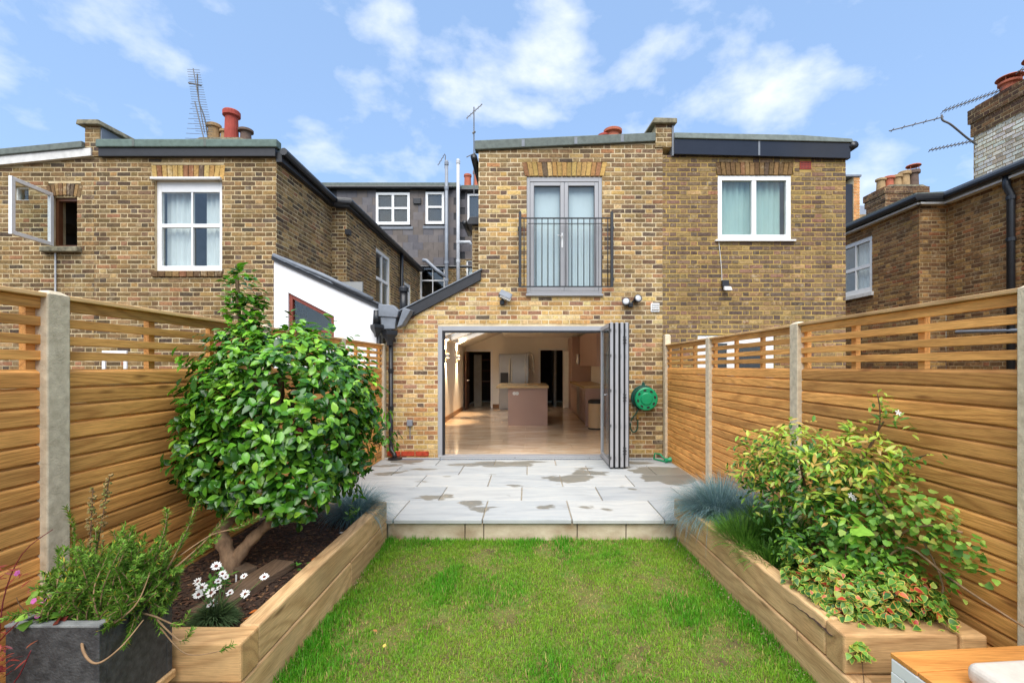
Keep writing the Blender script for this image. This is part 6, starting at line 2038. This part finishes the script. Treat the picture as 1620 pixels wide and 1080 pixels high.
# wandering shoots of the jasmine up the fence
jf = leafy('jasmine_shoot', 'single jasmine shoot climbing up the fence boards above the mound', 'plant', (2.1, 2.7, 0.9),
      [(V3((2.10, 2.66, 1.18)), V3((0.05, 0.07, 0.05))), (V3((2.12, 2.60, 1.12)), V3((0.05, 0.08, 0.06))), (V3((2.08, 2.72, 1.27)), V3((0.03, 0.04, 0.05))), (V3((2.10, 2.45, 0.98)), V3((0.06, 0.09, 0.05)))],
      [2, 2, 1, 2.5], 75, jv, jm, [(84, 128, 44), (66, 112, 38)], [(168, 184, 70), (148, 174, 62)], (0.036, 0.055),
      [([(2.0, 2.8, 0.85), (2.06, 2.72, 1.0), (2.09, 2.7, 1.15), (2.09, 2.72, 1.30)], 0.005), ([(2.05, 2.66, 0.85), (2.1, 2.5, 0.95), (2.12, 2.4, 1.0)], 0.005)], maxx=2.19)
M['petal_white'] = plain('white_petal', (232, 230, 224), 0.7, 0.05)
for fx, fy, fz in ((1.86, 2.62, 0.72), (1.885, 2.63, 0.70), (2.10, 2.58, 1.20)):
    s = MB()
    for k in range(5):
        an = k * 1.2566
        m4 = Matrix.Translation((fx, fy, fz)) @ Matrix.Rotation(R(70), 4, 'X') @ Matrix.Rotation(an, 4, 'Z') @ Matrix.Translation((0.009, 0, 0))
        s.mbox(m4, 0.016, 0.007, 0.002)
    s.build('flower', M['petal_white'], JAS if fz < 1 else jf)

# ---------------- creeper with lobed leaves
lob = [(0.0, 0.25), (0.12, 0.95), (0.30, 0.80), (0.45, 1.0), (0.62, 0.62), (0.80, 0.45), (1.0, 0.02)]
cv = [leaf_shape(0.95, f, d, lob) for f, d in ((0.15, 0.15), (0.25, 0.3), (0.1, 0.0))]
cmats = (leaf_mat('creeper_leaf', True, 0.5, 0.35, 0.35), leaf_mat('creeper_leaf_joined', False, 0.5, 0.35, 0.35))
CRP = leafy('creeper_vine', 'light green lobed-leaf creeper sprawling along the fence over woody stems', 'vine', (2.05, 2.5, 0.1),
      [(V3((2.02, 2.60, 0.62)), V3((0.16, 0.26, 0.18))), (V3((2.06, 2.42, 0.70)), V3((0.12, 0.20, 0.14))), (V3((2.10, 2.28, 0.60)), V3((0.09, 0.16, 0.10))), (V3((1.90, 2.62, 0.44)), V3((0.18, 0.22, 0.18))), (V3((2.05, 2.38, 0.40)), V3((0.12, 0.2, 0.16))), (V3((2.13, 2.14, 0.50)), V3((0.05, 0.10, 0.06)))],
      [4, 3, 2, 3.4, 1.6, 0.8], 760, cv, cmats, [(104, 150, 54), (84, 130, 46), (122, 168, 62), (72, 116, 42)], [(146, 186, 76), (168, 192, 92), (120, 166, 62), (150, 150, 74)], (0.022, 0.046),
      [([(1.98, 2.7, 0.1), (2.0, 2.6, 0.4), (2.06, 2.4, 0.62), (2.1, 2.2, 0.66)], 0.010), ([(1.95, 2.62, 0.12), (1.98, 2.55, 0.35), (2.02, 2.42, 0.5), (2.08, 2.25, 0.42), (2.13, 2.08, 0.36), (2.17, 1.95, 0.32)], 0.008),
       ([(2.06, 2.5, 0.12), (2.04, 2.45, 0.35), (2.0, 2.5, 0.6), (1.96, 2.6, 0.8)], 0.009), ([(2.08, 2.35, 0.12), (2.10, 2.3, 0.35), (2.08, 2.4, 0.55)], 0.007)],
      maxx=2.19, shoot=(1, 3), stemmat='pale_twig', droop=-0.35, topf=0.9)
big = leafy('bindweed', 'cluster of large pale heart-shaped leaves among the jasmine stems', 'plant', (1.85, 2.6, 0.2),
      [(V3((1.80, 2.60, 0.50)), V3((0.10, 0.10, 0.16))), (V3((1.78, 2.52, 0.36)), V3((0.10, 0.08, 0.08)))], [2, 2], 20, cv, cmats, [(130, 176, 64), (150, 192, 80)], [(140, 186, 70)], (0.08, 0.11), maxx=2.19, shoot=(1, 2), droop=-0.3)
MB().tube(smooth_path([(1.80, 2.6, 0.12), (1.80, 2.58, 0.3), (1.79, 2.56, 0.55)], 4), 0.004, 6).build('stem', M['twig'], big)

# ---------------- houttuynia (variegated, red and yellow margins)
hv = [leaf_shape(0.82, f, d, [(0.0, 0.45), (0.15, 0.95), (0.38, 0.92), (0.66, 0.56), (1.0, 0.02)]) for f, d in ((0.2, 0.25), (0.3, 0.1), (0.1, 0.4))]
hm = (leaf_mat('variegated_leaf', True, 0.42, 0.2, 0.45, edge=((150, 172, 62), (214, 198, 92), (200, 62, 52))), leaf_mat('variegated_leaf_joined', False, 0.42, 0.2, 0.45, edge=((150, 172, 62), (214, 198, 92), (200, 62, 52))))
HOU = leafy('variegated_ground_cover', 'red and yellow edged ground cover spilling over the end of the sleeper bed', 'plant', (1.85, 2.45, 0.1),
      [(V3((1.74, 2.55, 0.22)), V3((0.20, 0.30, 0.15))), (V3((1.88, 2.38, 0.23)), V3((0.28, 0.18, 0.15))), (V3((2.02, 2.42, 0.24)), V3((0.20, 0.20, 0.14))), (V3((1.66, 2.75, 0.20)), V3((0.10, 0.22, 0.13))), (V3((1.70, 2.34, 0.19)), V3((0.12, 0.10, 0.10))), (V3((1.62, 2.62, 0.20)), V3((0.08, 0.2, 0.08)))],
      [4, 5, 3.5, 2, 1.6, 1.2], 2300, hv, hm, [(66, 116, 42), (84, 136, 50), (52, 98, 38), (96, 142, 54), (74, 126, 46)], [(118, 164, 60), (104, 152, 56), (150, 166, 66), (96, 146, 54), (176, 62, 50), (196, 96, 60)], (0.026, 0.048), maxx=2.19, droop=-0.45, topf=0.7)
leafy('feverfew_clump', 'bright small-leaved green clump filling the bed between jasmine and ground cover', 'plant', (1.8, 2.75, 0.1),
      [(V3((1.78, 2.85, 0.28)), V3((0.18, 0.24, 0.18))), (V3((1.98, 2.62, 0.34)), V3((0.18, 0.22, 0.16))), (V3((1.90, 2.48, 0.32)), V3((0.2, 0.12, 0.12)))], [2, 2, 1.6], 1500, jv, jm, [(92, 140, 48), (112, 160, 54), (76, 122, 42)], [(138, 182, 64), (122, 170, 58)], (0.024, 0.044), maxx=2.19, droop=-0.2)
# trailing sprays over the timber edge
for nm, lab, pts_ in (('trailing_spray', 'spray of variegated leaves hanging down over the cross sleeper end', [(1.585, 2.20, 0.17), (1.575, 2.15, 0.10), (1.57, 2.13, 0.02), (1.575, 2.125, -0.06)]),
                      ('trailing_spray', 'tiny variegated sprig growing out of the joint between the long sleepers', [(1.49, 2.52, 0.0), (1.478, 2.50, 0.01), (1.47, 2.48, -0.03)])):
    leafy(nm, lab, 'plant', pts_[0], [(V3(p), V3((0.03, 0.02, 0.03))) for p in pts_[1:]], [1] * (len(pts_) - 1), 26 if len(pts_) > 3 else 9, hv, hm,
          [(72, 124, 48), (58, 108, 42), (150, 160, 64)], [(104, 150, 58)], (0.028, 0.046) if len(pts_) > 3 else (0.02, 0.03), [(pts_, 0.003)], shoot=(1, 2), droop=-0.6)
lgw = MB().tube(smooth_path([(1.96, 2.22, 0.18), (2.02, 2.16, 0.22), (2.06, 2.16, 0.32)], 5), 0.003, 6)

# ---------------- rosemary in the slate planter
PLT = thing('stone_planter', 'square dark slate planter with a pale worn rim standing on a timber block', 'planter', (-1.80, 1.9, -0.2))
M['slate_stone'] = plain('riven_slate', (78, 78, 78), 0.7, 0.16, 34, 0.9, 90, dark=(44, 44, 45))
M['slate_rim'] = plain('worn_slate_rim', (138, 140, 138), 0.85, 0.2, 14, 0.5, 90, dark=(90, 92, 94))
px0, px1, py0, py1, pz0, pz1 = -1.975, -1.62, 1.72, 2.075, 0.085, 0.475
th = 0.032
B(px0, px1, py0, py0 + th, pz0, pz1).build('side', M['slate_stone'], PLT, bevel=0.003)
B(px0, px1, py1 - th, py1, pz0, pz1).build('side', M['slate_stone'], PLT, bevel=0.003)
B(px0, px0 + th, py0 + th, py1 - th, pz0, pz1).build('side', M['slate_stone'], PLT, bevel=0.003)
B(px1 - th, px1 - 0.001, py0 + th, py1 - th, pz0, pz1).build('side', M['slate_stone'], PLT, bevel=0.003)
rm = MB()
frame_rect2 = [(px0 - 0.002, px1 + 0.002, py0 - 0.002, py0 + th), (px0 - 0.002, px1 + 0.002, py1 - th, py1 + 0.002), (px0 - 0.002, px0 + th, py0 + th, py1 - th), (px1 - th, px1 + 0.002, py0 + th, py1 - th)]
for a_ in frame_rect2:
    rm.box(*a_, pz1, pz1 + 0.009)
rm.build('rim', M['slate_rim'], PLT, weld=True, bevel=0.002)
B(px0 + th, px1 - th, py0 + th, py1 - th, pz0, 0.43).build('compost', M['soil'], PLT)
B(px0 + 0.02, px1 + 0.01, py0 + 0.03, py1 + 0.01, 0.045, 0.083).build('base_board', WS_X, PLT, bevel=0.006)
B(px0 + 0.05, px1 - 0.03, py0 + 0.06, py1 - 0.02, -0.3, 0.043).build('plinth', M['joint'], PLT, bevel=0.006)

def rosemary(h, stems, needle=0.024, dens=300, seed=3):
    r_ = np.random.default_rng(seed)
    base, az, le, ln_, col = [], [], [], [], []
    V, F, C = [], [], []
    mb = MB()
    wood_ = MB()
    ca = [lin(c) for c in ((104, 148, 50), (128, 172, 62), (86, 128, 44), (146, 184, 76), (204, 180, 70))]
    for pts, r0, bare in stems:
        P_ = smooth_path(pts, 8)
        wood_.tube(P_, [r0 * (1 - 0.7 * i / len(P_)) for i in range(len(P_))], 6)
        L_ = sum((P_[i + 1] - P_[i]).length for i in range(len(P_) - 1))
        k0 = int(len(P_) * bare)
        for i in range(k0, len(P_) - 1):
            seg = P_[i + 1] - P_[i]
            tdir = seg.normalized()
            m_ = max(1, int(seg.length * dens * 2.4))
            for q in range(m_):
                p = P_[i] + seg * rnd.random()
                s = tdir.orthogonal().normalized()
                s.rotate(Quaternion(tdir, rnd.uniform(0, 6.28)))
                d = (s * 0.9 + tdir * rnd.uniform(0.3, 1.1)).normalized()
                l_ = needle * rnd.uniform(0.7, 1.25)
                w_ = s.cross(tdir).normalized() * 0.0026
                c_ = rnd.choices(ca, [5, 5, 4, 4, 0.7])[0]
                k_ = rnd.uniform(0.75, 1.2)
                e_ = p + d * l_
                mid = p + d * l_ * 0.5 + tdir * 0.002
                mb.add([p - w_ * 0.6, p + w_ * 0.6, mid + w_, mid - w_, e_], [(0, 1, 2, 3), (3, 2, 4)], tuple(x * k_ for x in c_))
    wood_.build('stem', M['pale_twig'], h, smooth=True)
    me = mb.build('needles', M['grass'], h, kind='stuff')
ROS = thing('rosemary_bush', 'straggly rosemary with needle leaves and bare woody stems in the slate planter', 'bush', (-1.78, 1.92, 0.43))
stems = []
for i in range(150):
    x, y = rnd.uniform(px0 + 0.05, px1 - 0.03), rnd.uniform(py0 + 0.06, py1 - 0.05)
    fx = (x - px0) / (px1 - px0)
    dx = rnd.gauss(0.0 + 0.06 * fx, 0.085)
    h_ = rnd.uniform(0.10, 0.30) * (0.75 + 0.5 * fx)
    p0 = (x, y, 0.42)
    p1 = (x + dx * 0.4, y + rnd.gauss(0, 0.05), 0.43 + h_ * 0.5)
    p2 = (x + dx, y + rnd.gauss(0.02, 0.07), 0.43 + h_)
    stems.append(([p0, p1, p2], 0.004, 0.15))
# long sideways stems reaching over the bed
stems += [([(-1.70, 1.95, 0.42), (-1.58, 2.0, 0.55), (-1.47, 2.05, 0.66), (-1.37, 2.08, 0.78), (-1.32, 2.08, 0.86)], 0.006, 0.45),
          ([(-1.70, 1.95, 0.42), (-1.60, 2.0, 0.55), (-1.52, 2.02, 0.72), (-1.48, 2.04, 0.86)], 0.006, 0.5),
          ([(-1.55, 2.03, 0.62), (-1.43, 2.06, 0.70), (-1.33, 2.1, 0.72), (-1.26, 2.12, 0.76)], 0.004, 0.5),
          ([(-1.72, 1.92, 0.42), (-1.62, 1.96, 0.60), (-1.58, 1.98, 0.75), (-1.57, 1.98, 0.84)], 0.005, 0.35),
          ([(-1.80, 1.90, 0.42), (-1.90, 1.92, 0.62), (-1.95, 1.95, 0.78), (-1.98, 1.95, 0.86)], 0.005, 0.4),
          ([(-1.76, 1.90, 0.42), (-1.84, 1.94, 0.60), (-1.86, 1.96, 0.76)], 0.005, 0.3),
          ([(-1.74, 1.78, 0.44), (-1.66, 1.70, 0.40), (-1.60, 1.69, 0.36), (-1.54, 1.72, 0.40), (-1.52, 1.8, 0.46)], 0.006, 1.0),
          ([(-1.70, 1.82, 0.46), (-1.62, 1.76, 0.46), (-1.55, 1.80, 0.52), (-1.53, 1.84, 0.62)], 0.005, 1.0),
          ([(-1.64, 1.9, 0.44), (-1.56, 1.9, 0.42), (-1.49, 1.94, 0.36), (-1.46, 1.96, 0.40)], 0.005, 0.55),
          ([(-1.64, 1.95, 0.44), (-1.55, 1.92, 0.38), (-1.47, 1.93, 0.30), (-1.43, 1.94, 0.34)], 0.005, 0.6),
          ([(-1.55, 1.92, 0.36), (-1.46, 1.94, 0.24), (-1.36, 1.98, 0.22), (-1.30, 2.0, 0.24)], 0.003, 0.7)]
for i in range(60):
    x, y = px1 - rnd.uniform(0.0, 0.10), rnd.uniform(py0 + 0.05, py1)
    stems.append(([(x - 0.03, y, 0.43), (x + rnd.uniform(0.02, 0.10), y + rnd.gauss(0, 0.03), 0.46 + rnd.uniform(-0.02, 0.08)), (x + rnd.uniform(0.03, 0.10), y + rnd.gauss(0, 0.05), 0.46 + rnd.uniform(-0.14, 0.22))], 0.004, 0.2))
rosemary(ROS, stems)
# dried flower spikes
for i, (a_, b_) in enumerate((((-1.88, 1.95, 0.60), (-1.93, 2.02, 0.92)), ((-1.86, 1.95, 0.60), (-1.855, 2.02, 0.98)))):
    sp = thing('seed_spike', ('short' if i == 0 else 'tall') + ' dried brown seed spike rising out of the rosemary', 'plant', a_)
    MB().tube([a_, b_], [0.003, 0.002], 5).build('stem', M['twig'], sp)
    sd = MB()
    for k in range(60):
        tt = rnd.uniform(0.25, 1.0)
        p = Vector(a_).lerp(Vector(b_), tt) + rdir() * 0.018 * (1.1 - 0.5 * tt)
        sd.mbox(Matrix.Translation(p) @ Matrix.Rotation(rnd.uniform(0, 3), 4, rdir()), 0.010, 0.008, 0.006, lin(rnd.choice([(130, 104, 62), (112, 112, 56), (150, 126, 80)])))
    sd.build('seed_heads', M['vcol'], sp, kind='stuff')
GER = leafy('hardy_geranium', 'soft round-leaved geranium with pink flowers along the planter rim', 'plant', (-1.9, 1.8, 0.43),
      [(V3((-1.90, 1.85, 0.50)), V3((0.10, 0.10, 0.06))), (V3((-1.84, 1.80, 0.48)), V3((0.08, 0.06, 0.05)))], [2, 1], 70, cv, cmats, [(108, 150, 60), (90, 134, 52), (130, 60, 50)], [(150, 190, 76)], (0.025, 0.05), shoot=(1, 3), droop=0.1,
      stems=[([(-1.92, 1.80, 0.43), (-1.98, 1.78, 0.52), (-2.0, 1.78, 0.56)], 0.002)])
M['pink'] = plain('pink_petal', (206, 104, 176), 0.6, 0.1)
for fx, fy, fz in ((-2.02, 1.80, 0.645), (-1.955, 1.80, 0.535), (-1.90, 1.79, 0.54), (-1.885, 1.75, 0.505), (-1.93, 1.62, 0.31), (-1.83, 1.84, 0.60)):
    s = MB()
    for k in range(5):
        m4 = Matrix.Translation((fx, fy, fz)) @ Matrix.Rotation(R(60), 4, 'X') @ Matrix.Rotation(k * 1.2566, 4, 'Z') @ Matrix.Translation((0.006, 0, 0))
        s.lathe([(0.0, -0.001), (0.006, 0), (0.0, 0.001)], m4, 7)
    s.build('flower', M['pink'], GER)
red = [leaf_shape(0.22, 0.2, d) for d in (0.1, 0.4)]
rmats = (leaf_mat('red_leaf', True, 0.5, 0.3), leaf_mat('red_leaf_joined', False, 0.5, 0.3))
RED = leafy('red_maple', 'fine crimson leaves on thin red stems at the picture edge before the planter', 'plant', (-1.95, 1.6, 0.0),
      [(V3((-1.92, 1.62, 0.36)), V3((0.08, 0.05, 0.06))), (V3((-1.96, 1.66, 0.46)), V3((0.05, 0.04, 0.08))), (V3((-1.86, 1.62, 0.40)), V3((0.06, 0.04, 0.03))), (V3((-2.02, 1.78, 0.62)), V3((0.06, 0.04, 0.05))), (V3((-1.93, 1.60, 0.29)), V3((0.05, 0.04, 0.03)))],
      [3, 1.2, 1, 1, 1], 130, red, rmats, [(128, 40, 48), (150, 52, 54), (106, 36, 46), (150, 84, 60)], [(160, 70, 60)], (0.025, 0.045), shoot=(2, 5), droop=-0.2,
      stems=[([(-1.96, 1.62, 0.2), (-1.92, 1.62, 0.30), (-1.84, 1.63, 0.33), (-1.79, 1.64, 0.44)], 0.003), ([(-1.97, 1.64, 0.2), (-1.95, 1.66, 0.42), (-1.88, 1.68, 0.52)], 0.003), ([(-1.98, 1.7, 0.3), (-2.03, 1.76, 0.55), (-2.0, 1.8, 0.72), (-1.93, 1.85, 0.80)], 0.0025)], stemmat='crimson')

# ---------------- daisies
DAI = thing('daisy_plant', 'white daisies with dark red eyes over a low grey-green tuft in the soil', 'flower', (-1.66, 2.45, 0.1))
M['eye'] = plain('dark_red_eye', (120, 58, 38), 0.7, 0.2, 30)
r_ = np.random.default_rng(5)
nn = 1500
az = r_.uniform(0, 6.28, nn)
rad = np.sqrt(r_.random(nn))
bb = np.stack([-1.655 + 0.085 * rad * np.cos(az), 2.40 + 0.085 * rad * np.sin(az), np.full(nn, 0.11) + 0.10 * (1 - rad ** 2) * r_.random(nn)], 1)
ca = np.array([lin(c) for c in ((88, 112, 70), (104, 128, 84), (72, 96, 58))])
blades('foliage', bb, az, 0.2 + 0.9 * rad, r_.uniform(0.03, 0.07, nn), np.full(nn, 0.004), ca[r_.integers(0, 3, nn)] * r_.uniform(0.8, 1.2, (nn, 1)), 0.5, parent=DAI)
heads = [(342, 895, 17), (313, 919, 15), (319, 929, 18), (334, 937, 18), (314, 940, 17), (352, 907, 13), (345, 919, 12), (364, 937, 13), (386, 911, 12), (388, 939, 15), (338, 953, 13), (418, 912, 15), (357, 912, 10), (347, 929, 11), (331, 957, 9)]
for i, (hx, hy, hs) in enumerate(heads):
    Y_ = 2.40 + ((i * 37) % 11 - 5) * 0.012
    X_, Z_ = (hx - 835) * Y_ / 720, 1.46 - (hy - 580) * Y_ / 720
    r0 = hs / 2 * Y_ / 720 * 0.98
    m4 = Matrix.Translation((X_, Y_, Z_)) @ Matrix.Rotation(R(rnd.uniform(20, 55)), 4, 'X') @ Matrix.Rotation(R(rnd.uniform(-15, 25)), 4, 'Y')
    s = MB()
    for k in range(13):
        an = k * 2 * math.pi / 13
        pm = m4 @ Matrix.Rotation(an + rnd.uniform(-0.06, 0.06), 4, 'Z')
        cup, rl = rnd.uniform(-0.05, 0.24), rnd.uniform(0.86, 1.06)
        s.add([pm @ V3(p) for p in ((r0 * 0.2, -r0 * 0.06, 0), (r0 * 0.2, r0 * 0.06, 0), (r0 * 0.72, r0 * 0.16, r0 * cup), (r0 * rl, 0, r0 * cup * 1.5), (r0 * 0.72, -r0 * 0.16, r0 * cup))], [(0, 4, 3, 2, 1)])
    hd_ = s.build('flower_head', M['petal_white'], DAI)
    MB().lathe([(r0 * 0.32, 0.0), (r0 * 0.30, r0 * 0.10), (r0 * 0.12, r0 * 0.18), (0.0005, r0 * 0.19)], m4, 12).build('eye', M['eye'], hd_, smooth=True)
    bx_ = -1.655 + rnd.uniform(-0.06, 0.06)
    MB().tube(smooth_path([(bx_, 2.42, 0.12), ((X_ + bx_) / 2 + 0.01, Y_ + 0.01, (Z_ + 0.12) / 2), (X_, Y_ + 0.004, Z_ - 0.002)], 4), 0.0018, 5).build('stalk', M['grass_stalk'] if 'grass_stalk' in M else M.setdefault('grass_stalk', plain('green_stalk', (96, 124, 64), 0.7, 0.1)), DAI)
# little green seedlings, fallen leaves
leafy('young_plant', 'low dark leafy plant growing at the camellia foot behind the daisies', 'plant', (-1.80, 2.60, 0.12), [(V3((-1.80, 2.62, 0.22)), V3((0.07, 0.08, 0.07)))], [1], 60, jv, jm, [(58, 108, 40), (72, 124, 48)], [(90, 140, 52)], (0.03, 0.05), droop=-0.2)
leafy('young_plant', 'sprig of narrow leaves beside the blue grass in the camellia bed', 'plant', (-1.48, 3.85, 0.12), [(V3((-1.50, 3.88, 0.20)), V3((0.06, 0.08, 0.07)))], [1], 46, jv, jm, [(84, 130, 50), (72, 118, 46)], [(120, 160, 60)], (0.035, 0.055), droop=0.1)
leafy('young_plant', 'pair of small green seedlings in the open soil by the sleeper', 'plant', (-1.60, 3.1, 0.1), [(V3((-1.56, 3.05, 0.13)), V3((0.015, 0.015, 0.01))), (V3((-1.47, 3.06, 0.13)), V3((0.012, 0.02, 0.01)))], [1, 1], 9, jv, jm, [(84, 140, 50)], [(110, 164, 60)], (0.03, 0.05), shoot=(2, 3), droop=0.1)
M['orange'] = plain('orange_petal', (214, 116, 40), 0.6, 0.12)
for i, (x, y, lab) in enumerate(((-1.49, 2.52, 'curled orange fallen petal nearest the daisies on the soil'), (-1.51, 2.55, 'second orange fallen petal leaning beside the first near the daisies'), (-1.53, 2.46, 'flat orange fallen petal on the soil close to the sleeper'), (-1.50, 3.15, 'yellow-orange fallen leaf near the green seedlings'))):
    vv, ff, rim = leaf_shape(0.7, 0.5, -0.4)
    o = MB().add([Matrix.Translation((x, y, sL(x, y) + 0.022)) @ Matrix.Rotation(i * 1.9, 4, 'Z') @ Matrix.Rotation(R(-35 if i < 2 else 0), 4, 'X') @ (V3(p) * 0.045) for p in vv], ff).build('fallen_leaf', M['orange'], smooth=True)
    tag(o, lab, 'leaf', 'orange leaves fallen on the soil')
for i, (x, y, c, lab) in enumerate(((-0.83, 2.62, (206, 186, 84), 'yellow fallen leaf on the lawn nearest the camellia bed'), (-0.92, 2.78, (176, 120, 66), 'brown fallen leaf on the lawn beside the yellow one'), (-1.48, 3.72, (214, 206, 190), 'pale dry leaf on the soil beside the blue grass'))):
    vv, ff, rim = leaf_shape(0.7, 0.3, -0.2)
    zz = (LZ + 0.05) if x > -1.3 else sL(x, y) + 0.02
    o = MB().add([Matrix.Translation((x, y, zz)) @ Matrix.Rotation(i * 1.3, 4, 'Z') @ (V3(p) * (0.03 if x > -1.3 else 0.07)) for p in vv], ff).build('fallen_leaf', plain('dry_leaf', c, 0.7, 0.1), smooth=True)
    tag(o, lab, 'leaf')
lbm = B(-1.838, -1.829, 2.86, 2.863, 0.10, 0.155).build('plant_label', M['white_paint'])
tag(lbm, 'tiny white plastic plant label stuck in the soil by the trunk', 'plant label')

# ---------------- garden lounger table at the front edge
BEN = thing('garden_bench', 'low white metal bench with orange timber slats and a pale cushion', 'bench', (1.9, 1.5, -0.2))
WOB = wood('oiled_teak', (226, 160, 88), (190, 120, 58), 0, ring=5, across=4, along=0.5, rough=0.45, knots=False)
bm_ = Matrix.Translation((1.532, 1.925, 0)) @ Matrix.Rotation(R(4.5), 4, 'Z')
for k in range(5):
    MB().mbox(bm_ @ Matrix.Translation((0.43, -0.062 - k * 0.127, 0.245)), 0.86, 0.122, 0.02).build('slat', WOB, BEN, bevel=0.003)
fm = MB()
for (cx, cy, cz, sx_, sy_, sz_) in ((0.03, -0.315, 0.205, 0.06, 0.62, 0.055), (0.83, -0.315, 0.205, 0.06, 0.62, 0.055), (0.43, -0.03, 0.205, 0.74, 0.05, 0.055), (0.43, -0.60, 0.205, 0.74, 0.05, 0.055)):
    fm.mbox(bm_ @ Matrix.Translation((cx, cy, cz)), sx_, sy_, sz_)
fm.build('frame', M['white_paint'], BEN, weld=True, bevel=0.004)
for cx, cy in ((0.03, -0.033), (0.83, -0.033), (0.03, -0.6), (0.83, -0.6)):
    MB().mbox(bm_ @ Matrix.Translation((cx, cy, -0.015)), 0.06, 0.06, 0.384).build('leg', M['white_paint'], BEN, bevel=0.004)
M['linen'] = plain('oatmeal_fabric', (214, 204, 190), 0.95, 0.06, 30, 0.4, 300)
cu = MB().mbox(bm_ @ Matrix.Translation((0.50, -0.50, 0.305)), 0.78, 0.60, 0.085)
cu.build('cushion', M['linen'], BEN, bevel=0.035, segs=5)
